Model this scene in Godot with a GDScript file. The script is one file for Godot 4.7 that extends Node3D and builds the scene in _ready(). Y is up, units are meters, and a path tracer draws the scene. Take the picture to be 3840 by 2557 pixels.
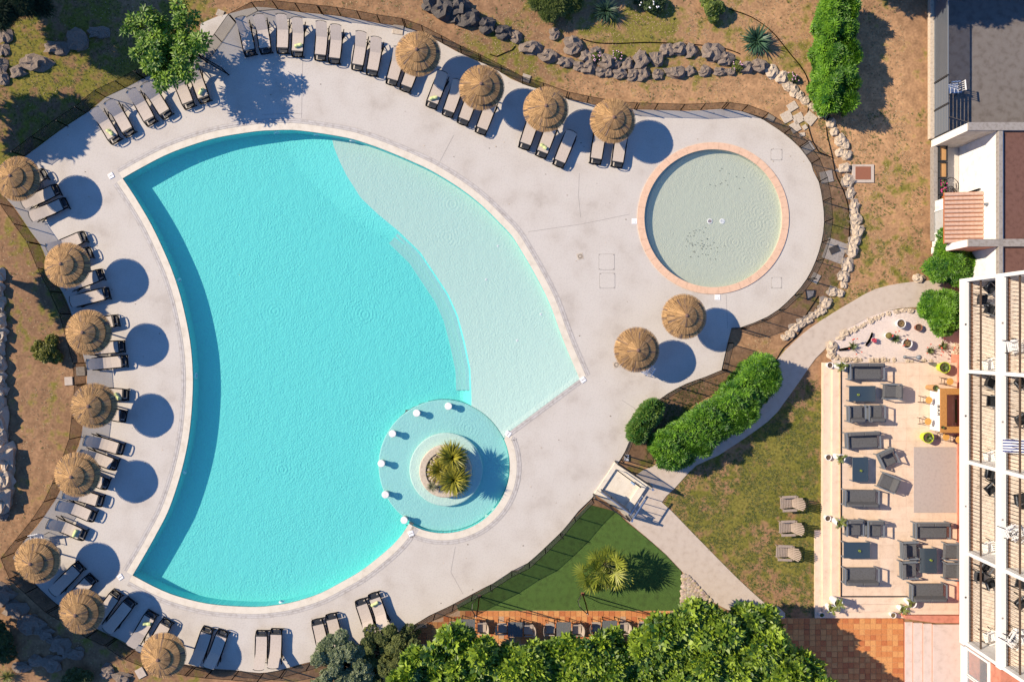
extends Node3D
# A hotel pool garden seen from straight above. Plan: x to the right, z towards the bottom of the photograph, y up, metres. The pool deck is y = 0.

var M := {}
var taken := {}
var rng := RandomNumberGenerator.new()

const ORD := ["zeroth", "first", "second", "third", "fourth", "fifth", "sixth", "seventh", "eighth", "ninth", "tenth", "eleventh", "twelfth", "thirteenth", "fourteenth", "fifteenth", "sixteenth", "seventeenth", "eighteenth", "nineteenth", "twentieth"]
const TENS := {20: "twenty", 30: "thirty", 40: "forty"}

func nth(n: int) -> String:
	if n <= 20:
		return ORD[n]
	if n == 30 or n == 40:
		return "thirtieth" if n == 30 else "fortieth"
	return TENS[n - n % 10] + "-" + ORD[n % 10]


# ---------------------------------------------------------------- mesh collecting
class Mb:
	var v := PackedVector3Array()
	var n := PackedVector3Array()
	var c := PackedColorArray()
	var uv := PackedVector2Array()
	var col := Color(1, 1, 1)
	var t := Transform3D()

	func put(p: Vector3, m: Vector3) -> void:
		v.append(t * p)
		n.append((t.basis * m).normalized())
		c.append(col)
		uv.append(Vector2(p.x, p.z))

	# corners run counter-clockwise as seen from outside
	func tri(a: Vector3, b: Vector3, d: Vector3) -> void:
		var m := (b - a).cross(d - a)
		if m.length_squared() < 1e-14:
			return
		put(a, m); put(d, m); put(b, m)

	func quad(a: Vector3, b: Vector3, d: Vector3, e: Vector3) -> void:
		tri(a, b, d); tri(a, d, e)

	func smooth_quad(a: Vector3, b: Vector3, d: Vector3, e: Vector3, na: Vector3, nb: Vector3, nd: Vector3, ne: Vector3) -> void:
		put(a, na); put(d, nd); put(b, nb)
		put(a, na); put(e, ne); put(d, nd)

	func obox(o: Vector3, x: Vector3, y: Vector3, z: Vector3) -> void:  # centre and half axes
		if x.cross(y).dot(z) < 0:
			z = -z
		quad(o - x - y + z, o + x - y + z, o + x + y + z, o - x + y + z)
		quad(o + x - y - z, o - x - y - z, o - x + y - z, o + x + y - z)
		quad(o + x - y + z, o + x - y - z, o + x + y - z, o + x + y + z)
		quad(o - x - y - z, o - x - y + z, o - x + y + z, o - x + y - z)
		quad(o - x + y + z, o + x + y + z, o + x + y - z, o - x + y - z)
		quad(o - x - y - z, o + x - y - z, o + x - y + z, o - x - y + z)

	func box(o: Vector3, s: Vector3) -> void:
		obox(o, Vector3(s.x / 2, 0, 0), Vector3(0, s.y / 2, 0), Vector3(0, 0, s.z / 2))

	# a box with its upper edges cut at 45 degrees
	func soft_box(o: Vector3, s: Vector3, k: float) -> void:
		var h := s / 2
		var lo := [Vector3(-h.x, -h.y, -h.z), Vector3(h.x, -h.y, -h.z), Vector3(h.x, -h.y, h.z), Vector3(-h.x, -h.y, h.z)]
		var mid := [Vector3(-h.x, h.y - k, -h.z), Vector3(h.x, h.y - k, -h.z), Vector3(h.x, h.y - k, h.z), Vector3(-h.x, h.y - k, h.z)]
		var up := [Vector3(-h.x + k, h.y, -h.z + k), Vector3(h.x - k, h.y, -h.z + k), Vector3(h.x - k, h.y, h.z - k), Vector3(-h.x + k, h.y, h.z - k)]
		for i in 4:
			var j := (i + 1) % 4
			quad(o + lo[j], o + lo[i], o + mid[i], o + mid[j])
			quad(o + mid[j], o + mid[i], o + up[i], o + up[j])
		quad(o + up[3], o + up[2], o + up[1], o + up[0])
		quad(o + lo[0], o + lo[1], o + lo[2], o + lo[3])

	func bar(a: Vector3, b: Vector3, w: float, h: float) -> void:
		var d := (b - a)
		var up := Vector3.UP if absf(d.normalized().y) < 0.95 else Vector3.RIGHT
		var side := d.cross(up).normalized()
		var top := side.cross(d).normalized()
		obox((a + b) / 2, d / 2, top * h / 2, side * w / 2)

	func tube(pts: Array, radii: Variant, sides := 6) -> void:
		var rings := []
		var nrm := []
		for i in pts.size():
			var d: Vector3 = (pts[mini(i + 1, pts.size() - 1)] - pts[maxi(i - 1, 0)]).normalized()
			var up := Vector3.UP if absf(d.y) < 0.95 else Vector3.RIGHT
			var s := d.cross(up).normalized()
			var u := s.cross(d).normalized()
			var r: float = radii[i] if radii is Array else radii
			var ring := []
			var nr := []
			for k in sides:
				var a := TAU * k / sides
				var m := s * cos(a) + u * sin(a)
				nr.append(m)
				ring.append(pts[i] + m * r)
			rings.append(ring); nrm.append(nr)
		for i in pts.size() - 1:
			for k in sides:
				var j := (k + 1) % sides
				smooth_quad(rings[i][k], rings[i][j], rings[i + 1][j], rings[i + 1][k], nrm[i][k], nrm[i][j], nrm[i + 1][j], nrm[i + 1][k])
		for k in range(1, sides - 1):
			tri(rings[0][0], rings[0][k + 1], rings[0][k])
			tri(rings[-1][0], rings[-1][k], rings[-1][k + 1])

	func lathe(profile: Array, seg := 24, o := Vector3.ZERO) -> void:  # profile of (radius, height), from bottom outside to top
		for i in profile.size() - 1:
			var p: Vector2 = profile[i]
			var q: Vector2 = profile[i + 1]
			var m := Vector2(q.y - p.y, p.x - q.x).normalized()
			for k in seg:
				var a := TAU * k / seg
				var b := TAU * (k + 1) / seg
				var ca := Vector3(cos(a), 0, sin(a))
				var cb := Vector3(cos(b), 0, sin(b))
				var up := Vector3.UP
				smooth_quad(o + cb * p.x + up * p.y, o + ca * p.x + up * p.y, o + ca * q.x + up * q.y, o + cb * q.x + up * q.y, cb * m.x + up * m.y, ca * m.x + up * m.y, ca * m.x + up * m.y, cb * m.x + up * m.y)

	func sheet(poly: Array, y: float) -> void:  # a flat polygon of Vector2(x, z) facing up
		var p := PackedVector2Array(poly)
		var idx := Geometry2D.triangulate_polygon(p)
		for i in range(0, idx.size(), 3):
			var a := p[idx[i]]
			var b := p[idx[i + 1]]
			var d := p[idx[i + 2]]
			if (b - a).cross(d - a) > 0:
				var s := b
				b = d
				d = s
			tri(Vector3(a.x, y, a.y), Vector3(b.x, y, b.y), Vector3(d.x, y, d.y))

	func prism(poly: Array, y0: float, y1: float) -> void:
		sheet(poly, y1)
		skirt(poly, y0, y1, true)

	func skirt(line: Array, y0: float, y1: float, closed := false) -> void:  # faces away from the inside of the polygon
		var turn := Geometry2D.is_polygon_clockwise(PackedVector2Array(line)) if closed else false
		for i in line.size() - (0 if closed else 1):
			var a: Vector2 = line[i]
			var b: Vector2 = line[(i + 1) % line.size()]
			if turn:
				var s := a
				a = b
				b = s
			quad(Vector3(b.x, y0, b.y), Vector3(a.x, y0, a.y), Vector3(a.x, y1, a.y), Vector3(b.x, y1, b.y))

	# a band beside a line, from offset d0 to d1 to its left, with vertical faces down to y0
	func ribbon(line: Array, d0: float, d1: float, y: float, y0: float, from := 0, to := -1) -> void:
		var e := []
		for i in line.size():
			var d: Vector2 = (line[mini(i + 1, line.size() - 1)] - line[maxi(i - 1, 0)]).normalized()
			var s := Vector2(d.y, -d.x)
			e.append([line[i] + s * d0, line[i] + s * d1])
		for i in range(from, (line.size() if to < 0 else to) - 1):
			var a: Vector2 = e[i][0]
			var b: Vector2 = e[i][1]
			var c2: Vector2 = e[i + 1][1]
			var d2: Vector2 = e[i + 1][0]
			var q := [Vector3(a.x, y, a.y), Vector3(b.x, y, b.y), Vector3(c2.x, y, c2.y), Vector3(d2.x, y, d2.y)]
			if (q[1] - q[0]).cross(q[2] - q[0]).y < 0:
				q.reverse()
			quad(q[0], q[1], q[2], q[3])
			if y0 < y:
				for k in 4:
					var f: Vector3 = q[k]
					var g: Vector3 = q[(k + 1) % 4]
					quad(Vector3(f.x, y0, f.z), Vector3(g.x, y0, g.z), g, f)

	func ellipsoid(o: Vector3, r: Vector3, seg := 10, rows := 6, lumps: FastNoiseLite = null, amount := 0.0) -> void:
		var grid := []
		for i in rows + 1:
			var row := []
			for k in seg:
				var th := PI * i / rows
				var ph := TAU * k / seg
				var d := Vector3(sin(th) * cos(ph), cos(th), sin(th) * sin(ph))
				var s := 1.0
				if lumps:
					s += amount * lumps.get_noise_3dv(d * 10.0)
				row.append(o + d * r * s)
			grid.append(row)
		for i in rows:
			for k in seg:
				var j := (k + 1) % seg
				if lumps:
					quad(grid[i + 1][j], grid[i + 1][k], grid[i][k], grid[i][j])
				else:
					smooth_quad(grid[i + 1][j], grid[i + 1][k], grid[i][k], grid[i][j], (grid[i + 1][j] - o) / r, (grid[i + 1][k] - o) / r, (grid[i][k] - o) / r, (grid[i][j] - o) / r)

	func done() -> ArrayMesh:
		var a := []
		a.resize(Mesh.ARRAY_MAX)
		a[Mesh.ARRAY_VERTEX] = v
		a[Mesh.ARRAY_NORMAL] = n
		a[Mesh.ARRAY_COLOR] = c
		a[Mesh.ARRAY_TEX_UV] = uv
		var m := ArrayMesh.new()
		m.add_surface_from_arrays(Mesh.PRIMITIVE_TRIANGLES, a)
		return m


# ---------------------------------------------------------------- naming and adding
func numbered(called: String) -> String:
	var k: int = taken.get(called, -1) + 1
	taken[called] = k
	return called if k == 0 else "%s_%03d" % [called, k]

func tag(o: Node3D, label: String, category: String, group := "") -> Node3D:
	o.set_meta("label", label)
	o.set_meta("category", category)
	if group:
		o.set_meta("group", group)
	return o

func thing(called: String, label: String, category: String, at := Vector3.ZERO, turn := 0.0, group := "") -> Node3D:
	var o := Node3D.new()
	o.name = numbered(called)
	add_child(o)
	o.position = at
	o.rotation.y = turn
	return tag(o, label, category, group)

func part(parent: Node3D, called: String, shape: Variant, m: Material, at := Vector3.ZERO) -> MeshInstance3D:
	var o := MeshInstance3D.new()
	o.name = called
	o.mesh = shape.done() if shape is Mb else shape
	o.material_override = m
	o.position = at
	parent.add_child(o, true)
	return o

func single(called: String, shape: Variant, m: Material, label: String, category: String, group := "", at := Vector3.ZERO) -> MeshInstance3D:
	var o := part(self, numbered(called), shape, m, at)
	tag(o, label, category, group)
	return o

func struct(called: String, shape: Variant, m: Material) -> MeshInstance3D:
	var o := part(self, numbered(called), shape, m)
	o.set_meta("kind", "structure")
	return o

func copy(o: Node3D, label: String, at: Vector3, turn: float, group := "") -> Node3D:
	var r: Node3D = o.duplicate()
	r.name = numbered(str(o.name).get_slice("_0", 0))
	add_child(r)
	r.position = at
	r.rotation.y = turn
	r.set_meta("label", label)
	if group:
		r.set_meta("group", group)
	return r

func scatter(parent: Node3D, called: String, shape: Variant, m: Material, places: Array, tints: Array, stuff := false) -> MultiMeshInstance3D:
	var mm := MultiMesh.new()
	mm.transform_format = MultiMesh.TRANSFORM_3D
	mm.use_colors = true
	mm.mesh = shape.done() if shape is Mb else shape
	mm.instance_count = places.size()
	for i in places.size():
		mm.set_instance_transform(i, places[i])
		mm.set_instance_color(i, tints[i])
	var o := MultiMeshInstance3D.new()
	o.name = called
	o.multimesh = mm
	o.material_override = m
	parent.add_child(o, true)
	if stuff:
		o.set_meta("kind", "stuff")
	return o


# ---------------------------------------------------------------- lines and polygons
func smooth(pts: Array, step := 0.35) -> Array:  # Catmull-Rom through the points
	var out := []
	for i in pts.size() - 1:
		var p0: Vector2 = pts[maxi(i - 1, 0)]
		var p1: Vector2 = pts[i]
		var p2: Vector2 = pts[i + 1]
		var p3: Vector2 = pts[mini(i + 2, pts.size() - 1)]
		var k := maxi(1, int(p1.distance_to(p2) / step))
		for j in k:
			out.append(p1.cubic_interpolate(p2, p0, p3, float(j) / k))
	out.append(pts[-1])
	return out

func arc(o: Vector2, r: float, a0: float, a1: float, n: int) -> Array:
	var out := []
	for i in n + 1:
		out.append(o + Vector2.from_angle(lerpf(a0, a1, float(i) / n)) * r)
	return out

func rect(x0: float, z0: float, x1: float, z1: float) -> Array:
	return [Vector2(x0, z0), Vector2(x1, z0), Vector2(x1, z1), Vector2(x0, z1)]

func minus(outer: Array, hole: Array) -> Array:  # polygons of outer without hole, none of them with a hole
	var xs := hole.map(func(p): return p.x)
	var cut: float = (xs.min() + xs.max()) / 2
	var out := []
	for half in [rect(-200, -200, cut, 200), rect(cut, -200, 200, 200)]:
		for a in Geometry2D.intersect_polygons(PackedVector2Array(outer), PackedVector2Array(half)):
			for b in Geometry2D.clip_polygons(a, PackedVector2Array(hole)):
				out.append(Array(b))
	return out

func inside(p: Vector2, polys: Array) -> bool:
	for q in polys:
		if Geometry2D.is_point_in_polygon(p, q):
			return true
	return false

func at3(p: Vector2, y := 0.0) -> Vector3:
	return Vector3(p.x, y, p.y)


# ---------------------------------------------------------------- textures and materials
func lin(r: float, g: float, b: float) -> Color:
	return Color(r, g, b).linear_to_srgb()

func noise(seed_: int, freq: float, kind := FastNoiseLite.TYPE_SIMPLEX_SMOOTH, oct := 4) -> FastNoiseLite:
	var f := FastNoiseLite.new()
	f.seed = seed_
	f.noise_type = kind
	f.frequency = freq
	f.fractal_octaves = oct
	return f

func ramp_tex(f: FastNoiseLite, stops: Array, size := 512) -> NoiseTexture2D:  # stops of [position, linear colour]
	var g := Gradient.new()
	g.offsets = PackedFloat32Array(stops.map(func(s): return s[0]))
	g.colors = PackedColorArray(stops.map(func(s): return s[1].linear_to_srgb()))
	var t := NoiseTexture2D.new()
	t.width = size
	t.height = size
	t.seamless = true
	t.noise = f
	t.color_ramp = g
	return t

func height_tex(f: FastNoiseLite, size := 512) -> NoiseTexture2D:
	var t := NoiseTexture2D.new()
	t.width = size
	t.height = size
	t.seamless = true
	t.noise = f
	return t

func mat(called: String, c: Color, rough := 0.8, metal := 0.0, vcol := false) -> StandardMaterial3D:
	var m := StandardMaterial3D.new()
	m.resource_name = called
	m.albedo_color = c.linear_to_srgb() if not vcol else Color(1, 1, 1)
	m.roughness = rough
	m.metallic = metal
	m.vertex_color_use_as_albedo = vcol
	M[called] = m
	return m

# colour c times a fine and a coarse pattern; each pattern repeats after so many metres
func rich(called: String, c: Color, fine: Texture2D, fine_m: float, coarse: Texture2D = null, coarse_m := 10.0, bump: Texture2D = null, bump_cm := 0.0, rough := 0.85, vcol := false) -> StandardMaterial3D:
	var m := mat(called, c, rough, 0.0, vcol)
	m.albedo_texture = fine
	m.uv1_triplanar = true
	m.uv1_world_triplanar = true
	m.uv1_scale = Vector3.ONE / fine_m
	if coarse:
		m.detail_enabled = true
		m.detail_albedo = coarse
		m.detail_blend_mode = BaseMaterial3D.BLEND_MODE_MUL
		m.detail_uv_layer = BaseMaterial3D.DETAIL_UV_2
		m.uv2_triplanar = true
		m.uv2_world_triplanar = true
		m.uv2_scale = Vector3.ONE / coarse_m
	if bump:
		m.heightmap_enabled = true
		m.heightmap_texture = bump
		m.heightmap_scale = bump_cm
	return m

func leafy(called: String, shine := 0.5) -> StandardMaterial3D:
	var m := mat(called, Color(1, 1, 1), shine, 0.0, true)
	m.backlight_enabled = true
	m.backlight = Color(0.55, 0.6, 0.3)
	m.cull_mode = BaseMaterial3D.CULL_DISABLED
	return m


# ---------------------------------------------------------------- the scene
const EYE := 41.5

func _ready() -> void:
	var cam := Camera3D.new()
	cam.name = "camera"
	add_child(cam)
	cam.position = Vector3(0, EYE, 0)
	cam.rotation_degrees = Vector3(-90, 0, 0)
	cam.fov = 46.35
	cam.near = 0.1
	cam.far = 400.0
	cam.current = true

	var sky_mat := ProceduralSkyMaterial.new()
	sky_mat.sky_top_color = lin(0.10, 0.27, 0.72)
	sky_mat.sky_horizon_color = lin(0.42, 0.62, 0.95)
	sky_mat.sky_curve = 0.12
	sky_mat.ground_horizon_color = lin(0.42, 0.62, 0.95)
	sky_mat.ground_bottom_color = lin(0.2, 0.17, 0.13)
	sky_mat.sun_angle_max = 8.0
	var sky := Sky.new()
	sky.sky_material = sky_mat
	var env := Environment.new()
	env.background_mode = Environment.BG_SKY
	env.sky = sky
	env.background_energy_multiplier = 0.54
	env.tonemap_mode = Environment.TONE_MAPPER_LINEAR
	env.tonemap_exposure = 1.5
	env.sdfgi_enabled = true
	env.ssao_enabled = true
	env.ssil_enabled = true
	env.volumetric_fog_enabled = true
	env.volumetric_fog_density = 0.0
	var world := WorldEnvironment.new()
	world.environment = env
	add_child(world)

	var sun := DirectionalLight3D.new()
	sun.name = "sun"
	add_child(sun)
	sun.look_at_from_position(Vector3.ZERO, Vector3(1.328, -1.0, 0.395))
	sun.light_energy = 1.5
	sun.light_color = Color(1.0, 0.93, 0.83)
	sun.light_angular_distance = 0.5
	sun.shadow_enabled = true

	rng.seed = 7
	materials()
	outlines()
	ground()
	deck()
	pool()
	wading_pool()
	paths_and_beds()
	fences()
	terrace()
	hotel()
	annex()
	loungers()
	parasols()
	foot_bath()
	terrace_furniture()
	cafe_strip()
	garden_things()
	rocks()
	plants()
	trees()
	small_details()


func materials() -> void:
	var fine := ramp_tex(noise(1, 0.03, FastNoiseLite.TYPE_SIMPLEX_SMOOTH, 5), [[0.0, Color(0.86, 0.86, 0.86)], [0.5, Color(0.98, 0.98, 0.98)], [1.0, Color(1, 1, 1)]])
	var grain := ramp_tex(noise(2, 0.12, FastNoiseLite.TYPE_SIMPLEX_SMOOTH, 3), [[0.0, Color(0.7, 0.7, 0.7)], [0.5, Color(0.92, 0.92, 0.92)], [1.0, Color(1, 1, 1)]])
	var stains := ramp_tex(noise(3, 0.011, FastNoiseLite.TYPE_SIMPLEX_SMOOTH, 5), [[0.0, Color(0.8, 0.77, 0.745)], [0.3, Color(0.93, 0.915, 0.9)], [0.6, Color(0.98, 0.975, 0.97)], [1.0, Color(1, 1, 1)]], 1024)
	var dirt := ramp_tex(noise(4, 0.02, FastNoiseLite.TYPE_SIMPLEX_SMOOTH, 5), [[0.0, Color(0.62, 0.58, 0.55)], [0.5, Color(0.9, 0.88, 0.86)], [1.0, Color(1, 1, 1)]])
	var wood := ramp_tex(noise(5, 0.03, FastNoiseLite.TYPE_SIMPLEX_SMOOTH, 4), [[0.0, Color(0.62, 0.58, 0.52)], [0.5, Color(0.9, 0.88, 0.85)], [1.0, Color(1, 1, 1)]])
	var weave := ramp_tex(noise(6, 0.25, FastNoiseLite.TYPE_CELLULAR, 2), [[0.0, Color(0.75, 0.75, 0.75)], [1.0, Color(1, 1, 1)]], 256)
	var lumps := height_tex(noise(7, 0.06, FastNoiseLite.TYPE_SIMPLEX_SMOOTH, 4))
	M.fine_tex = fine
	M.grain_tex = grain
	M.lumps_tex = lumps
	rich("deck_concrete", Color(0.57, 0.53, 0.478), fine, 1.7, stains, 21.0, lumps, 0.3, 0.9)
	rich("coping_stone", Color(0.72, 0.66, 0.55), fine, 1.1, stains, 6.0, lumps, 0.2, 0.85)
	rich("grate_plastic", Color(0.6, 0.57, 0.54), grain, 0.5, dirt, 3.0, null, 0, 0.7)
	rich("pool_liner", Color(0.13, 0.67, 0.635), fine, 3.0, null, 1, null, 0, 0.8)
	rich("beach_liner", Color(0.455, 0.625, 0.555), fine, 3.0, null, 1, null, 0, 0.8)
	mat("spa_liner", Color(0.28, 0.58, 0.555), 0.8)
	mat("wading_liner", Color(0.47, 0.5, 0.4), 0.8)
	rich("peach_tile", Color(0.74, 0.5, 0.345), fine, 0.9, stains, 3.0, null, 0, 0.7)
	rich("path_concrete", Color(0.58, 0.495, 0.415), grain, 0.6, stains, 5.0, lumps, 0.4, 0.95)
	rich("asphalt", Color(0.21, 0.19, 0.175), grain, 0.4, dirt, 5.0, lumps, 0.6, 0.95)
	rich("turf", Color(0.085, 0.17, 0.027), grain, 0.35, dirt, 4.0, lumps, 1.5, 0.9)
	rich("terracotta", Color(0.6, 0.235, 0.075), fine, 0.5, dirt, 0.9, null, 0, 0.75)
	rich("terracotta_pale", Color(0.68, 0.33, 0.115), fine, 0.5, dirt, 0.9, null, 0, 0.75)
	rich("terracotta_dark", Color(0.52, 0.17, 0.055), fine, 0.5, dirt, 0.9, null, 0, 0.75)
	rich("terracotta_grey", Color(0.52, 0.36, 0.24), fine, 0.5, dirt, 0.9, null, 0, 0.8)
	rich("grout", Color(0.68, 0.47, 0.3), grain, 0.4, dirt, 2.0, null, 0, 0.95)
	rich("terrace_paving", Color(0.74, 0.575, 0.44), fine, 1.3, stains, 6.0, null, 0, 0.8)
	rich("terrace_paving_b", Color(0.715, 0.55, 0.415), fine, 1.3, stains, 6.0, null, 0, 0.8)
	rich("salmon_render", Color(0.62, 0.25, 0.17), fine, 1.0, dirt, 4.0, null, 0, 0.9)
	rich("white_render", Color(0.79, 0.785, 0.765), fine, 1.5, stains, 6.0, null, 0, 0.9)
	rich("cream_render", Color(0.6, 0.53, 0.45), fine, 1.0, dirt, 4.0, null, 0, 0.9)
	rich("coping_grey", Color(0.36, 0.335, 0.31), grain, 0.7, dirt, 2.0, null, 0, 0.9)
	rich("roof_gravel", Color(0.21, 0.105, 0.08), grain, 0.25, dirt, 3.0, lumps, 1.0, 0.95)
	rich("balcony_tile", Color(0.8, 0.7, 0.6), fine, 0.8, dirt, 3.0, null, 0, 0.7)
	rich("brown_tile", Color(0.28, 0.15, 0.09), fine, 0.4, null, 1, null, 0, 0.6)
	rich("clay_tile", Color(0.62, 0.42, 0.32), fine, 0.4, dirt, 1.5, null, 0, 0.85)
	rich("mat_grey", Color(0.5, 0.43, 0.395), weave, 0.25, fine, 3.0, null, 0, 0.95)
	rich("white_gravel", Color(0.84, 0.72, 0.65), grain, 0.25, fine, 2.0, lumps, 1.2, 0.95)
	rich("sling", Color(0.63, 0.545, 0.465), weave, 0.12, stains, 1.2, null, 0, 0.85)
	rich("cushion", Color(0.125, 0.13, 0.14), weave, 0.12, dirt, 1.2, null, 0, 0.95)
	rich("bar_wood", Color(0.55, 0.28, 0.085), wood, 0.5, dirt, 1.0, null, 0, 0.6)
	rich("grey_wood", Color(0.42, 0.35, 0.3), wood, 0.3, dirt, 0.8, null, 0, 0.85)
	rich("dark_wood", Color(0.09, 0.06, 0.045), wood, 0.4, null, 1, null, 0, 0.7)
	rich("beige_plastic", Color(0.42, 0.35, 0.29), fine, 0.5, null, 1, null, 0, 0.6)
	rich("slate_top", Color(0.16, 0.18, 0.2), wood, 0.4, dirt, 0.8, null, 0, 0.5)
	rich("rock_dark", Color(0.16, 0.145, 0.135), grain, 0.35, dirt, 0.6, lumps, 3.0, 0.95)
	rich("rock_brown", Color(0.36, 0.29, 0.235), grain, 0.35, dirt, 0.6, lumps, 3.0, 0.95)
	rich("rock_cream", Color(0.72, 0.6, 0.46), grain, 0.35, dirt, 0.6, lumps, 2.0, 0.95)
	rich("bark", Color(0.16, 0.12, 0.09), wood, 0.3, null, 1, lumps, 2.0, 0.95)
	rich("dirt_fill", Color(0.14, 0.09, 0.06), grain, 0.2, null, 1, lumps, 3.0, 1.0)
	rich("sandstone_slab", Color(0.6, 0.52, 0.42), fine, 0.8, dirt, 1.5, null, 0, 0.9)
	rich("step_stone", Color(0.64, 0.55, 0.5), fine, 0.7, stains, 5.0, null, 0, 0.9)
	mat("rust_cap", Color(0.17, 0.1, 0.075), 0.8)
	mat("navy_cloth", Color(0.03, 0.05, 0.2), 0.9)
	mat("pink_petal", Color(0.7, 0.4, 0.55), 0.8)
	mat("baluster_paint", Color(0.5, 0.44, 0.38), 0.6)
	mat("charcoal", Color(0.022, 0.025, 0.03), 0.5)
	mat("frame_grey", Color(0.15, 0.17, 0.195), 0.45)
	mat("glass_top", Color(0.035, 0.055, 0.075), 0.12)
	mat("white_paint", Color(0.8, 0.79, 0.77), 0.6)
	mat("white_plastic", Color(0.8, 0.8, 0.8), 0.4)
	mat("blue_plastic", Color(0.3, 0.42, 0.6), 0.4)
	mat("steel", Color(0.55, 0.57, 0.6), 0.3, 0.9)
	mat("black_metal", Color(0.015, 0.015, 0.017), 0.5)
	mat("rust_wire", Color(0.22, 0.08, 0.04), 0.6)
	mat("towel", Color(0.62, 0.68, 0.3), 0.95)
	mat("lime_pot", Color(0.5, 0.62, 0.04), 0.45)
	mat("basket", Color(0.45, 0.25, 0.1), 0.9)
	mat("hose_orange", Color(0.55, 0.2, 0.1), 0.6)
	mat("orange_box", Color(0.75, 0.2, 0.04), 0.5)
	mat("black_hose", Color(0.02, 0.018, 0.016), 0.6)
	mat("rust_plate", Color(0.26, 0.1, 0.055), 0.8)
	mat("seat_wood", Color(0.6, 0.32, 0.08), 0.5)
	mat("green_mat", Color(0.1, 0.17, 0.05), 0.95)
	mat("tinted", Color(1, 1, 1), 0.9, 0.0, true)
	mat("tinted_shiny", Color(1, 1, 1), 0.5, 0.0, true)
	leafy("leaf", 0.5)
	leafy("leaf_dull", 0.7)
	var thatch := mat("thatch", Color(1, 1, 1), 0.85, 0.0, true)
	thatch.albedo_texture = grain
	thatch.uv1_triplanar = true
	thatch.uv1_scale = Vector3.ONE * 4.0
	var net := mat("fence_net", Color(0.02, 0.02, 0.022), 0.9)
	net.transparency = BaseMaterial3D.TRANSPARENCY_ALPHA
	net.albedo_color.a = 0.5
	var pane := mat("window_glass", Color(0.3, 0.36, 0.4), 0.08)
	pane.transparency = BaseMaterial3D.TRANSPARENCY_ALPHA
	pane.albedo_color.a = 0.35


# ---------------------------------------------------------------- plan outlines
var deck_line := []
var fence_runs := []
var pool_top := []
var pool_left := []
var pool_bottom := []
var pool_spa := []
var pool_beach := []
var pool_outline := []
const SPA := Vector2(-3.58, 6.55)
const SPA_R := 3.47
const WADE := Vector2(10.49, -6.39)
const WADE_R := 3.60

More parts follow.
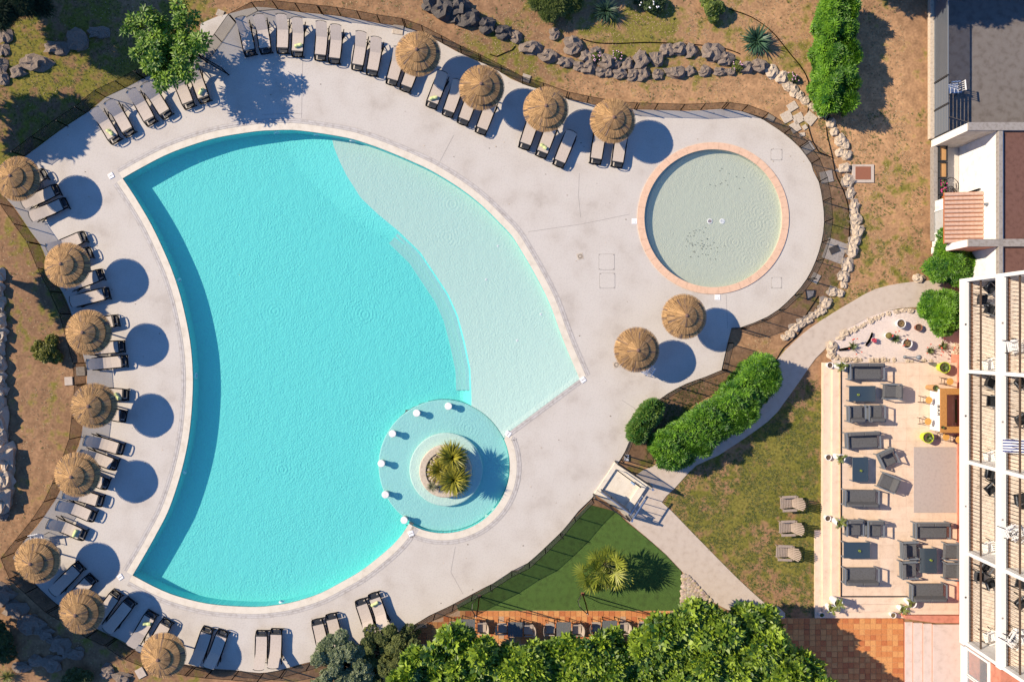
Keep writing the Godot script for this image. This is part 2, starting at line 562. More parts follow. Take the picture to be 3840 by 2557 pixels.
func outlines() -> void:
	deck_line = smooth([Vector2(-25.42, -9.59), Vector2(-23.61, -10.95), Vector2(-22.76, -11.52), Vector2(-21.96, -12.03), Vector2(-21.22, -12.69), Vector2(-20.18, -13.18), Vector2(-19.24, -13.68), Vector2(-17.60, -14.41), Vector2(-16.80, -14.98), Vector2(-16.29, -15.89), Vector2(-16.26, -16.54), Vector2(-15.39, -16.91), Vector2(-14.48, -17.13), Vector2(-13.33, -17.41), Vector2(-12.20, -17.30), Vector2(-11.04, -17.13), Vector2(-9.93, -17.03), Vector2(-8.91, -16.91), Vector2(-7.89, -16.74), Vector2(-6.87, -16.54), Vector2(-5.91, -16.42), Vector2(-4.94, -16.14), Vector2(-3.92, -15.66), Vector2(-2.96, -15.12), Vector2(-2.00, -14.67), Vector2(-1.09, -14.30), Vector2(-0.04, -13.65), Vector2(0.85, -13.28), Vector2(1.98, -12.97), Vector2(2.83, -12.63), Vector2(3.91, -12.40), Vector2(4.88, -12.20), Vector2(5.73, -12.09), Vector2(7.06, -12.05), Vector2(8.11, -12.02), Vector2(9.13, -11.99), Vector2(10.20, -12.04), Vector2(11.31, -12.09), Vector2(12.33, -11.86), Vector2(13.29, -11.44), Vector2(13.33, -11.41), Vector2(14.18, -10.81), Vector2(14.98, -10.10), Vector2(15.60, -9.25), Vector2(15.71, -8.87), Vector2(16.00, -8.30), Vector2(16.20, -7.28), Vector2(16.28, -6.20), Vector2(16.14, -5.15), Vector2(15.83, -4.16), Vector2(15.37, -3.23), Vector2(14.72, -2.41), Vector2(13.90, -1.64), Vector2(13.33, -1.27), Vector2(12.64, -0.96), Vector2(11.90, -0.70), Vector2(11.45, -0.68)], 0.5)
	deck_line += [Vector2(11.25, 0.08), Vector2(10.94, 1.44)]
	deck_line += smooth([Vector2(10.94, 1.51), Vector2(10.09, 1.86), Vector2(9.07, 2.23), Vector2(8.13, 2.73), Vector2(7.60, 3.11), Vector2(7.03, 3.51), Vector2(6.69, 3.93), Vector2(6.29, 4.56), Vector2(6.16, 5.24), Vector2(5.67, 6.14), Vector2(5.44, 6.48), Vector2(4.48, 7.73), Vector2(4.17, 8.18), Vector2(3.46, 8.86), Vector2(2.78, 9.72), Vector2(1.98, 10.51), Vector2(1.19, 11.25), Vector2(0.34, 11.93), Vector2(-0.01, 11.96), Vector2(-0.52, 12.38), Vector2(-1.43, 12.84), Vector2(-2.39, 13.35), Vector2(-3.36, 13.86), Vector2(-4.32, 14.31), Vector2(-5.28, 14.88), Vector2(-6.30, 15.27), Vector2(-7.38, 15.67), Vector2(-8.06, 15.81), Vector2(-9.08, 16.29), Vector2(-10.16, 16.63), Vector2(-11.12, 16.86), Vector2(-12.20, 17.17), Vector2(-13.33, 17.31), Vector2(-14.25, 17.17), Vector2(-15.90, 17.04), Vector2(-16.97, 16.86), Vector2(-18.28, 16.61), Vector2(-19.41, 16.29), Vector2(-20.15, 15.73), Vector2(-20.71, 15.44), Vector2(-21.62, 15.02), Vector2(-22.70, 14.31), Vector2(-23.95, 13.57), Vector2(-24.40, 13.18), Vector2(-24.74, 12.78), Vector2(-25.53, 12.04), Vector2(-26.04, 11.31), Vector2(-25.53, 10.51), Vector2(-25.25, 10.17), Vector2(-24.80, 9.69), Vector2(-24.23, 8.87), Vector2(-23.58, 7.84), Vector2(-22.70, 5.69), Vector2(-22.59, 5.46), Vector2(-22.41, 4.56), Vector2(-22.19, 2.23), Vector2(-22.16, 1.61), Vector2(-23.04, -1.61), Vector2(-23.32, -2.29), Vector2(-23.95, -3.43), Vector2(-24.40, -4.56), Vector2(-24.63, -5.07), Vector2(-25.14, -5.75), Vector2(-25.99, -7.00), Vector2(-26.84, -7.90), Vector2(-27.01, -8.31), Vector2(-26.39, -8.87)], 0.5)
	pool_top = smooth([Vector2(-20.32, -8.47), Vector2(-19.64, -8.87), Vector2(-18.16, -9.65), Vector2(-16.86, -10.16), Vector2(-15.33, -10.61), Vector2(-13.34, -10.93), Vector2(-12.48, -10.98), Vector2(-11.46, -11.00), Vector2(-10.27, -10.87), Vector2(-9.02, -10.67), Vector2(-8.23, -10.50), Vector2(-7.10, -10.13), Vector2(-5.96, -9.68), Vector2(-5.11, -9.31), Vector2(-4.26, -8.91), Vector2(-3.13, -8.24), Vector2(-2.28, -7.65), Vector2(-1.43, -6.94), Vector2(-0.58, -6.09), Vector2(0.00, -5.47), Vector2(0.57, -4.56), Vector2(1.13, -3.60), Vector2(1.70, -2.52), Vector2(2.10, -1.61), Vector2(2.44, -0.65), Vector2(2.83, 0.36), Vector2(3.17, 1.15), Vector2(3.53, 1.98)])
	pool_beach = [Vector2(3.53, 1.98), Vector2(-0.29, 4.84)]
	var a0 := (pool_beach[1] - SPA as Vector2).angle()
	var corner: Vector2 = [Vector2(-5.37, 9.52)][0]
	pool_spa = [pool_beach[1]] + arc(SPA, SPA_R, a0 + 0.06, (corner - SPA).angle() - 0.06, 44)
	pool_bottom = smooth([Vector2(-5.37, 9.52), Vector2(-5.74, 10.09), Vector2(-6.30, 10.71), Vector2(-7.10, 11.39), Vector2(-7.89, 11.99), Vector2(-8.80, 12.52), Vector2(-9.93, 13.12), Vector2(-10.78, 13.43), Vector2(-11.63, 13.66), Vector2(-12.48, 13.79), Vector2(-13.34, 13.86), Vector2(-14.76, 13.81), Vector2(-15.90, 13.69), Vector2(-16.80, 13.49), Vector2(-17.82, 13.18), Vector2(-18.73, 12.78), Vector2(-19.80, 12.21)])
	pool_left = smooth([Vector2(-19.80, 12.21), Vector2(-19.13, 11.08), Vector2(-18.50, 9.95), Vector2(-17.96, 8.90), Vector2(-17.48, 7.56), Vector2(-17.09, 6.14), Vector2(-16.83, 4.73), Vector2(-16.69, 3.20), Vector2(-16.66, 1.72), Vector2(-16.80, 0.02), Vector2(-17.20, -1.95), Vector2(-17.65, -3.43), Vector2(-18.16, -4.67), Vector2(-18.84, -6.09), Vector2(-19.64, -7.45), Vector2(-20.32, -8.47)])
	pool_outline = []
	for l in [pool_top, pool_beach, pool_spa, pool_bottom, pool_left]:
		pool_outline += l.slice(0, l.size() - 1)


# ---------------------------------------------------------------- ground
var lawn_line := []
var path_line := []
var turf_line := []
var patio_line := []
var keep_clear := []
var bed_line := []

func ground() -> void:
	path_line = smooth([Vector2(23.54, -3.20), Vector2(21.84, -3.15), Vector2(20.42, -3.03), Vector2(19.00, -2.72), Vector2(17.87, -2.12), Vector2(16.73, -1.44), Vector2(15.60, -0.70), Vector2(14.75, 0.02), Vector2(13.79, 1.04), Vector2(13.16, 2.18), Vector2(12.41, 3.54), Vector2(11.22, 4.33), Vector2(9.64, 5.12), Vector2(8.50, 5.75), Vector2(7.37, 6.54), Vector2(6.41, 7.05), Vector2(5.67, 8.90), Vector2(5.95, 9.32), Vector2(7.09, 10.29), Vector2(8.05, 11.14), Vector2(8.90, 12.04), Vector2(10.43, 13.57), Vector2(13.33, 14.82), Vector2(14.24, 14.48), Vector2(14.27, 14.20), Vector2(13.90, 13.86), Vector2(13.33, 13.74), Vector2(13.27, 13.74), Vector2(11.90, 12.50), Vector2(9.92, 10.51), Vector2(8.33, 8.87), Vector2(7.82, 8.41), Vector2(8.50, 7.67), Vector2(9.64, 6.48), Vector2(10.77, 5.97), Vector2(13.33, 4.22), Vector2(14.18, 3.25), Vector2(15.20, 1.83), Vector2(15.83, 0.93), Vector2(16.51, 0.25), Vector2(16.96, -0.14), Vector2(17.64, -0.70), Vector2(18.72, -1.27), Vector2(19.63, -1.58), Vector2(20.70, -1.75), Vector2(21.84, -1.75), Vector2(24.10, -1.73), Vector2(24.10, -3.20)], 0.5)
	lawn_line = [Vector2(15.83, 0.96), Vector2(16.28, 0.93), Vector2(16.25, 8.90), Vector2(16.17, 9.86), Vector2(15.80, 9.89), Vector2(15.77, 14.31), Vector2(15.20, 14.28), Vector2(14.24, 14.20), Vector2(13.90, 13.86), Vector2(13.33, 13.74), Vector2(13.27, 13.74), Vector2(11.90, 12.50), Vector2(9.92, 10.51), Vector2(8.33, 8.87), Vector2(7.82, 8.41), Vector2(8.50, 7.67), Vector2(9.64, 6.48), Vector2(10.77, 5.97), Vector2(13.33, 4.22), Vector2(14.18, 3.25), Vector2(15.20, 1.83)]
	turf_line = [Vector2(3.97, 8.52), Vector2(5.44, 8.90), Vector2(5.90, 9.38), Vector2(7.09, 10.34), Vector2(8.05, 11.19), Vector2(8.84, 12.04), Vector2(8.79, 14.06), Vector2(0.00, 14.06), Vector2(-2.79, 14.06), Vector2(-2.90, 13.80), Vector2(-1.43, 12.92), Vector2(-0.01, 12.04), Vector2(0.34, 11.99), Vector2(1.19, 11.31), Vector2(1.98, 10.57), Vector2(2.78, 9.78), Vector2(3.63, 8.92)]
	patio_line = [Vector2(11.92, 14.45), Vector2(20.46, 14.45), Vector2(20.46, 18.51), Vector2(-0.27, 18.51), Vector2(-8.78, 18.51), Vector2(-5.40, 15.05), Vector2(-3.30, 14.31), Vector2(-2.79, 14.06), Vector2(0.00, 14.07), Vector2(8.84, 14.07), Vector2(9.64, 14.31)]
	bed_line = [Vector2(16.96, -0.14), Vector2(17.64, -0.70), Vector2(18.72, -1.27), Vector2(19.63, -1.58), Vector2(20.70, -1.67), Vector2(21.84, -1.50), Vector2(23.54, -0.48), Vector2(23.54, 0.02), Vector2(23.37, 1.13), Vector2(16.73, 1.13), Vector2(16.42, 0.36)]
	keep_clear = [PackedVector2Array(deck_line), PackedVector2Array(path_line), PackedVector2Array(turf_line), PackedVector2Array(patio_line), PackedVector2Array(bed_line), PackedVector2Array(rect(16.2, 1.0, 30, 30)), PackedVector2Array(rect(21.7, -30, 60, 60))]
	# the soil's and the grass's own colours, 5 cm to a texel, over 64 x 46 m
	var w := 1280
	var h := 920
	var blobs := Image.create(128, 92, false, Image.FORMAT_RGF)
	# each: centre x, z, half widths, how green, how pale
	var spots := [[-22.0, -14.5, 7.0, 4.0, 0.62, 0.3], [-24.0, -10.0, 5.0, 3.0, 0.55, 0.1], [-17.0, -16.5, 4.0, 2.0, 0.5, 0.5], [1.5, -15.5, 4.0, 2.5, 0.5, 0.35], [7.0, -15.0, 5.0, 3.5, 0.5, 0.75], [13.5, -16.0, 4.0, 3.0, 0.35, 0.85], [4.0, -11.5, 10.0, 2.0, 0.12, 0.8], [13.0, -11.5, 5.0, 2.5, 0.15, 0.85], [18.6, -12.0, 3.0, 6.0, 0.05, 0.95], [19.6, -5.5, 1.5, 3.0, 0.72, 0.75], [18.5, -3.0, 2.6, 3.0, 0.5, 0.8], [20.0, -8.0, 2.0, 2.0, 0.3, 0.85], [17.0, -4.0, 1.0, 5.0, 0.3, 0.6], [12.5, 7.5, 6.0, 5.0, 0.6, 0.6], [15.2, 8.0, 1.4, 6.0, 0.8, 0.6], [12.5, 8.0, 1.8, 1.5, 0.8, 0.6], [10.5, 8.5, 2.0, 2.0, 0.66, 0.6], [-25.5, 3.0, 2.5, 6.0, 0.15, 0.35], [-25.0, -3.0, 2.0, 4.0, 0.35, 0.2], [-24.0, 9.0, 3.0, 4.0, 0.08, 0.4], [-9.0, -17.5, 7.0, 1.2, 0.02, 0.45], [-20.0, 16.5, 6.0, 2.5, 0.2, 0.3], [11.0, 1.0, 4.0, 1.5, 0.1, 0.6]]
	for j in 92:
		for i in 128:
			var x := (i + 0.5) / 128.0 * 64.0 - 32.0
			var z := (j + 0.5) / 92.0 * 46.0 - 23.0
			var green := 0.12
			var pale := 0.4
			for s in spots:
				var d := Vector2((x - s[0]) / s[2], (z - s[1]) / s[3]).length()
				var k := smoothstep(1.35, 0.5, d)
				green = lerpf(green, s[4], k)
				pale = lerpf(pale, s[5], k)
			blobs.set_pixel(i, j, Color(green, pale, 0))
	blobs.resize(w, h, Image.INTERPOLATE_CUBIC)
	var f1 := noise(21, 0.012, FastNoiseLite.TYPE_SIMPLEX_SMOOTH, 5).get_image(w, h).get_data()
	var f2 := noise(22, 0.07, FastNoiseLite.TYPE_SIMPLEX_SMOOTH, 4).get_image(w, h).get_data()
	var f3 := noise(23, 0.3, FastNoiseLite.TYPE_SIMPLEX_SMOOTH, 2).get_image(w, h).get_data()
	var gp := blobs.get_data().to_float32_array()
	var bytes := PackedByteArray()
	bytes.resize(w * h * 3)
	for i in w * h:
		var a := f1[i] / 255.0
		var b := f2[i] / 255.0
		var d := f3[i] / 255.0
		var g := clampf((gp[i * 2] * 1.25 - 0.62 + (a - 0.5) * 1.1 + (b - 0.5) * 1.2) * 2.2 + 0.5, 0.0, 1.0)
		var p := gp[i * 2 + 1]
		var s := 0.72 + 0.28 * b + 0.22 * (d - 0.5)
		var r := lerpf(0.58, 0.82, p) * s
		var gg := lerpf(0.455, 0.645, p) * s
		var bb := lerpf(0.355, 0.475, p) * s
		var t := 0.75 + 0.4 * d
		r = lerpf(r, lerpf(0.38, 0.53, a) * t, g)
		gg = lerpf(gg, lerpf(0.4, 0.49, a) * t, g)
		bb = lerpf(bb, lerpf(0.16, 0.26, a) * t, g)
		bytes[i * 3] = int(clampf(r, 0, 1) * 255)
		bytes[i * 3 + 1] = int(clampf(gg, 0, 1) * 255)
		bytes[i * 3 + 2] = int(clampf(bb, 0, 1) * 255)
	var soil := mat("soil", Color(1, 1, 1), 1.0)
	soil.albedo_texture = ImageTexture.create_from_image(Image.create_from_data(w, h, false, Image.FORMAT_RGB8, bytes))
	soil.texture_repeat = false
	soil.uv1_scale = Vector3(1.0 / 64.0, 1.0 / 46.0, 1)
	soil.uv1_offset = Vector3(0.5, 0.5, 0)
	soil.specular_mode = BaseMaterial3D.SPECULAR_DISABLED
	var b := Mb.new()
	var hole: Array = Array(Geometry2D.offset_polygon(PackedVector2Array(deck_line), -0.15)[0])
	for p in minus(rect(-90, -90, 90, 90), hole):
		b.sheet(p, -0.06)
	struct("ground", b, soil)


# ---------------------------------------------------------------- deck
func deck() -> void:
	var b := Mb.new()
	var opening: Array = Array(Geometry2D.offset_polygon(PackedVector2Array(pool_outline), 0.02)[0])
	var wade := arc(WADE, WADE_R + 0.05, 0, TAU * 71.0 / 72.0, 71)
	for p in minus(deck_line, opening):
		var q := [p]
		if Geometry2D.is_point_in_polygon(WADE - Vector2(0, 4.2), PackedVector2Array(p)) or Geometry2D.is_point_in_polygon(WADE - Vector2(4.2, 0), PackedVector2Array(p)):
			q = minus(p, wade)
		for r in q:
			b.sheet(r, 0.0)
	b.skirt(deck_line, -0.4, 0.0, true)
	var d := struct("pool_deck", b, M.deck_concrete)
	for e in [[Vector2(-10.92, -14.81), Vector2(-10.98, -11.61)], [Vector2(-3.04, -10.73), Vector2(-3.75, -9.37)], [Vector2(3.51, -8.75), Vector2(3.47, -7.56), Vector2(3.58, -6.43)], [Vector2(0.85, -5.69), Vector2(3.63, -6.09), Vector2(6.12, -6.60)], [Vector2(5.73, 3.08), Vector2(6.75, 3.73)], [Vector2(11.17, -2.41), Vector2(11.25, -0.65)], [Vector2(-2.96, 10.74), Vector2(-3.19, 12.04), Vector2(-2.56, 13.18)], [Vector2(-13.05, -11.80), Vector2(-10.95, -11.86)]]:
		var j := Mb.new()
		j.ribbon(e, -0.008, 0.008, 0.0035, 0.0035)
		part(d, "joint_line", j, M.coping_grey)
	# stone coping, then the white overflow grating along the water
	for run in [[pool_top, 1], [pool_left, 1], [pool_bottom, 1], [pool_spa, 1]]:
		var line: Array = run[0]
		var cop := Mb.new()
		cop.ribbon(line, 0.0, 0.36, 0.006, -0.1)
		struct("pool_coping", cop, M.coping_stone)
	for line in [pool_top, pool_left, pool_bottom, pool_spa, pool_beach]:
		var off := 0.0 if line == pool_beach else 0.36
		var pts: Array = line if line != pool_beach else smooth(line, 0.3)
		var trench: MeshInstance3D = null
		var base := Mb.new()
		base.ribbon(pts, off + 0.004, off + 0.24, 0.004, 0.004)
		trench = struct("overflow_channel", base, M.coping_grey)
		var k := 0
		while k < pts.size() - 1:
			var e := mini(k + 7, pts.size())
			var g := Mb.new()
			g.ribbon(pts, off + 0.012, off + 0.105, 0.012, 0.012, k, e)
			g.ribbon(pts, off + 0.12, off + 0.228, 0.012, 0.012, k, e)
			part(trench, "grate", g, M.grate_plastic)
			k = e - 1
	var corners := [Vector2(-20.91, -8.61), Vector2(3.70, 2.02), Vector2(-0.20, 4.84), Vector2(-5.27, 10.03), Vector2(-20.43, 12.30)]
	var names := ["white square drain box at the sharp upper left pool corner", "white square drain box at the tip of the sandy beach corner", "white square drain box between beach and spa circle", "white square drain box at the lower notch of the spa", "white square drain box at the lower left pool corner"]
	for i in 5:
		var q := Mb.new()
		q.soft_box(Vector3.ZERO, Vector3(0.28, 0.04, 0.28), 0.01)
		var o := thing("drain_box", names[i], "drain", at3(corners[i], 0.012), [0.5, 0.6, 0.95, 0.35, 0.6][i], "corner drain boxes of the pool")
		part(o, "lid", q, M.white_plastic)
		var s := Mb.new()
		s.box(Vector3(0, 0.021, 0), Vector3(0.2, 0.004, 0.03))
		part(o, "finger_slot", s, M.coping_grey)


# ---------------------------------------------------------------- pool
var shelf_line := []

func floor_y(p: Vector2) -> float:
	var a: Vector2 = pool_beach[0]
	var b: Vector2 = pool_beach[1]
	var nrm := Vector2((b - a).y, -(b - a).x).normalized()
	if nrm.dot(SPA - a) < 0 and nrm.dot(Vector2(-5, -5) - a) < 0:
		nrm = -nrm
	var far := absf(nrm.dot(p - a))
	var shelf := 0.72 * (1.0 - exp(-far / 7.0))
	var best := 1e9
	var side := 1.0
	for i in shelf_line.size() - 1:
		var q := Geometry2D.get_closest_point_to_segment(p, shelf_line[i], shelf_line[i + 1])
		var d := q.distance_to(p)
		if d < best:
			best = d
			side = signf((shelf_line[i + 1] - shelf_line[i] as Vector2).cross(p - shelf_line[i]))
	var wide := lerpf(2.6, 0.55, clampf((p.y + 10.5) / 5.5, 0, 1))
	var deep := 0.86
	var k := clampf(best / wide, 0, 1) if side > 0 else 0.0
	return -(0.005 + lerpf(shelf, deep, k))

func left_of_shelf(p: Vector2) -> bool:
	var best := 1e9
	var side := 1.0
	for i in shelf_line.size() - 1:
		var d := Geometry2D.get_closest_point_to_segment(p, shelf_line[i], shelf_line[i + 1]).distance_to(p)
		if d < best:
			best = d
			side = (shelf_line[i + 1] - shelf_line[i] as Vector2).cross(p - shelf_line[i])
	return side > 0

func pool() -> void:
	var ripples := ripple_height(Rect2(-21, -12, 26, 27), [Vector2(-10.43, -10.96), Vector2(-3.18, -7.43), Vector2(-3.45, -5.75), Vector2(-12.63, -1.97), Vector2(-7.87, -1.79), Vector2(-7.08, 4.55), Vector2(-12.22, 6.14), Vector2(-3.45, 9.42), Vector2(-2.32, 3.98)])
	for m in [M.pool_liner, M.beach_liner, M.spa_liner]:
		m.albedo_texture = null
		m.uv1_triplanar = false
		m.uv1_world_triplanar = false
		lay_ripples(m, ripples, Rect2(-21, -12, 26, 27), 6.5 if m == M.pool_liner else 3.6)  # water's ripple shading is put into the floor relief; the lining itself is smooth
	shelf_line = smooth([Vector2(-9.79, -11.78), Vector2(-9.44, -10.26), Vector2(-8.75, -8.73), Vector2(-7.99, -7.55), Vector2(-7.08, -6.69), Vector2(-5.97, -5.78), Vector2(-4.83, -4.67), Vector2(-3.99, -3.42), Vector2(-3.36, -2.47), Vector2(-2.85, -1.33), Vector2(-2.49, 0.02), Vector2(-2.19, 1.44), Vector2(-2.14, 2.58), Vector2(-2.11, 3.65), Vector2(-2.11, 5.02), Vector2(-2.29, 6.69)], 0.8)
	var x0 := -20.8
	var z0 := -11.3
	var s := 0.17
	var nx := int(25.0 / s)
	var nz := int(25.8 / s)
	# grid points close to the shelf edge are moved onto it, so that the two linings meet in a clean line
	var grid := []
	for j in nz + 1:
		for i in nx + 1:
			var p := Vector2(x0 + i * s, z0 + j * s)
			var best := s * 0.55
			var on := p
			if p.x > -9.9 and p.x < -1.0:
				for k in shelf_line.size() - 1:
					var q := Geometry2D.get_closest_point_to_segment(p, shelf_line[k], shelf_line[k + 1])
					if q.distance_to(p) < best:
						best = q.distance_to(p)
						on = q
			if absf(p.distance_to(SPA) - SPA_R) < s * 0.55:
				on = SPA + (p - SPA).normalized() * SPA_R
			grid.append(at3(on, floor_y(on)))
	var deep := Mb.new()
	var beach := Mb.new()
	var own := PackedVector2Array(pool_outline)
	var poly := Geometry2D.offset_polygon(PackedVector2Array(pool_outline), 0.35)[0]
	for j in nz:
		for i in nx:
			var q := []
			for e in [[0, 0], [0, 1], [1, 1], [1, 0]]:
				q.append(grid[(j + e[1]) * (nx + 1) + i + e[0]])
			for tr in [[q[0], q[1], q[2]], [q[0], q[2], q[3]]]:
				var c: Vector3 = (tr[0] + tr[1] + tr[2]) / 3.0
				var m := Vector2(c.x, c.z)
				if not Geometry2D.is_point_in_polygon(m, poly) or m.distance_to(SPA) < SPA_R - 0.01 or (m.distance_to(SPA) < SPA_R + 0.6 and not Geometry2D.is_point_in_polygon(m, own)):
					continue
				(deep if m.x < -9.9 or left_of_shelf(m) else beach).tri(tr[0], tr[1], tr[2])
	var basin := struct("pool_floor", deep, M.pool_liner)
	part(basin, "beach_floor", beach, M.beach_liner)
	# three steps from the beach shelf down into the deep part
	var edge := shelf_line.filter(func(p): return p.y > -6.3 and p.distance_to(SPA) > SPA_R - 0.05)
	for n in 3:
		var st := Mb.new()
		for i in edge.size() - 1:
			var q := []
			for e in [[i, 0], [i, 1], [i + 1, 1], [i + 1, 0]]:
				var j: int = e[0]
				var d: Vector2 = (edge[mini(j + 1, edge.size() - 1)] - edge[maxi(j - 1, 0)]).normalized()
				var p: Vector2 = edge[j]
				var top := floor_y(p)
				q.append(at3(p + Vector2(-d.y, d.x) * (0.02 + 0.27 * (n + e[1])), lerpf(top, -0.865, [0.16, 0.52, 0.84][n])))
			st.quad(q[0], q[3], q[2], q[1])
			st.quad(q[1], q[2], q[2] - Vector3(0, 0.35, 0), q[1] - Vector3(0, 0.35, 0))
			st.quad(q[3], q[0], q[0] + Vector3(0, 0.04, 0), q[3] + Vector3(0, 0.04, 0))
		part(basin, "pool_step", st, M.spa_liner)
	var wall := Mb.new()
	for l in [pool_top, pool_left, pool_bottom, pool_spa]:
		wall.skirt(l, -1.3, -0.001)
		var r: Array = l.duplicate()
	part(basin, "basin_wall", wall, M.pool_liner)
	# round spa shelf, bench ring, planter island
	var c := at3(SPA)
	var plat := Mb.new()
	plat.lathe([Vector2(SPA_R - 0.02, -1.3), Vector2(SPA_R - 0.02, -0.40), Vector2(SPA_R - 0.06, -0.37), Vector2(0.0, -0.37)], 72, c)
	part(basin, "spa_floor", plat, M.spa_liner)
	var isl := Vector3(-3.45, 0, 6.72)
	var bench := Mb.new()
	bench.lathe([Vector2(1.92, -0.4), Vector2(1.92, -0.13), Vector2(1.87, -0.1), Vector2(0.0, -0.1)], 60, isl)
	part(basin, "bench_ring", bench, M.beach_liner)
	var pl := thing("island_planter", "round cream planter island in the spa with pebbles and spiky palms", "planter", Vector3(-3.45, -0.11, 6.75))
	var rim := Mb.new()
	rim.lathe([Vector2(1.36, 0.0), Vector2(1.36, 0.40), Vector2(1.32, 0.44), Vector2(1.03, 0.44), Vector2(1.0, 0.41), Vector2(1.0, 0.3)], 60)
	part(pl, "rim", rim, M.sandstone_slab)
	var earth := Mb.new()
	earth.lathe([Vector2(1.01, 0.31), Vector2(0.5, 0.36), Vector2(0, 0.38)], 24)
	part(pl, "soil", earth, M.dirt_fill)
	var peb := []
	var tint := []
	for i in 260:
		var a := rng.randf() * TAU
		var r := sqrt(rng.randf()) * 0.97
		var k := rng.randf_range(0.035, 0.085)
		peb.append(Transform3D(Basis(Vector3.UP, rng.randf() * TAU).scaled(Vector3(k * 1.3, k * 0.7, k)), Vector3(cos(a) * r, 0.34, sin(a) * r)))
		var g := rng.randf_range(0.3, 0.62)
		tint.append(Color(g, g * 0.82, g * 0.62))
	var ball := Mb.new()
	ball.ellipsoid(Vector3.ZERO, Vector3.ONE, 8, 5)
	scatter(pl, "pebbles", ball, M.tinted, peb, tint, true)
	# submerged stools round the spa
	var stools := [Vector2(-3.31, 3.39), Vector2(-4.96, 3.75), Vector2(-6.22, 4.82), Vector2(-6.80, 6.37), Vector2(-6.59, 7.99), Vector2(-5.61, 9.32)]
	for i in stools.size():
		var o := thing("bar_stool", "round white concrete stool in the pool, %s round the spa from the beach" % nth(i + 1), "stool", at3(stools[i], -0.38), 0, "stools standing in the pool")
		var st := Mb.new()
		st.lathe([Vector2(0.14, 0.0), Vector2(0.14, 0.44)], 24)
		part(o, "stem", st, M.sandstone_slab)
		var se := Mb.new()
		se.lathe([Vector2(0.14, 0.43), Vector2(0.19, 0.44), Vector2(0.19, 0.49), Vector2(0.175, 0.51), Vector2(0, 0.51)], 24)
		part(o, "seat", se, M.white_render)
	# round lamps in the walls
	var lamps := [Vector2(-17.45, -3.19), Vector2(-16.55, 1.83), Vector2(-17.23, 6.85), Vector2(-12.38, -10.97), Vector2(-10.29, -10.89), Vector2(-8.40, -10.55), Vector2(-12.11, 13.73)]
	var word := ["upper left", "middle left", "lower left", "far upper left", "upper middle", "upper right", "bottom"]
	for i in lamps.size():
		var p: Vector2 = lamps[i]
		var near := Vector2.ZERO
		var best := 1e9
		for k in pool_outline.size():
			var e: Vector2 = Geometry2D.get_closest_point_to_segment(p, pool_outline[k], pool_outline[(k + 1) % pool_outline.size()])
			if e.distance_to(p) < best:
				best = e.distance_to(p)
				near = e
		var inw: Vector2 = (Vector2(-9, 1.5) - near).normalized()
		var o := thing("wall_lamp", "round white unlit lamp under water in the %s pool wall" % word[i], "pool lamp", at3(near, -0.42), 0, "lamps in the pool walls")
		o.rotation.y = atan2(inw.x, inw.y)
		var ring := Mb.new()
		ring.t = Transform3D(Basis(Vector3.RIGHT, PI / 2), Vector3.ZERO)
		ring.lathe([Vector2(0.17, -0.06), Vector2(0.17, 0.03), Vector2(0.12, 0.05), Vector2(0.12, 0.03)], 20)
		part(o, "rim", ring, M.white_plastic)
		var gl := Mb.new()
		gl.t = ring.t
		gl.lathe([Vector2(0.12, 0.03), Vector2(0.0, 0.045)], 20)
		part(o, "lens", gl, M.blue_plastic)
	var jets := [Vector2(-0.74, -5.01), Vector2(-1.36, -3.24), Vector2(1.52, -1.41), Vector2(0.27, -0.02)]
	for i in jets.size():
		var o := thing("floor_inlet", "small white round water inlet in the beach floor, %s from the top" % nth(i + 1), "inlet", at3(jets[i], floor_y(jets[i]) + 0.002), 0, "water inlets of the beach")
		var e := Mb.new()
		e.lathe([Vector2(0.06, 0.0), Vector2(0.06, 0.012), Vector2(0.0, 0.02)], 16)
		part(o, "plate", e, M.white_plastic)
		var g := Mb.new()
		g.lathe([Vector2(0.02, 0.017), Vector2(0.02, 0.026), Vector2(0.0, 0.026)], 10)
		part(o, "nozzle", g, M.coping_grey)
	# the water: a rippled surface over a thin cyan haze; the linings carry the water's blue-green
	var b := Mb.new()
	b.sheet(pool_outline, -0.03)
	struct("pool_water", b, water_skin(ripples))
	var body := FogVolume.new()
	body.name = "pool_water_body"
	body.shape = RenderingServer.FOG_VOLUME_SHAPE_BOX
	body.size = Vector3(25.6, 1.56, 26.4)
	body.position = Vector3(-8.3, -0.035 - 0.78, 1.4)
	var fog := FogMaterial.new()
	fog.albedo = lin(0.05, 0.9, 0.92)
	fog.density = 0.12
	body.material = fog
	body.set_meta("kind", "structure")
	add_child(body)


func water_skin(ripples: Texture2D) -> StandardMaterial3D:
	var m := mat("water_skin", Color(0.2, 0.75, 0.8), 0.06)
	m.transparency = BaseMaterial3D.TRANSPARENCY_ALPHA
	m.albedo_color.a = 0.03
	lay_ripples(m, ripples, Rect2(-21, -12, 26, 27), 3.0)
	return m

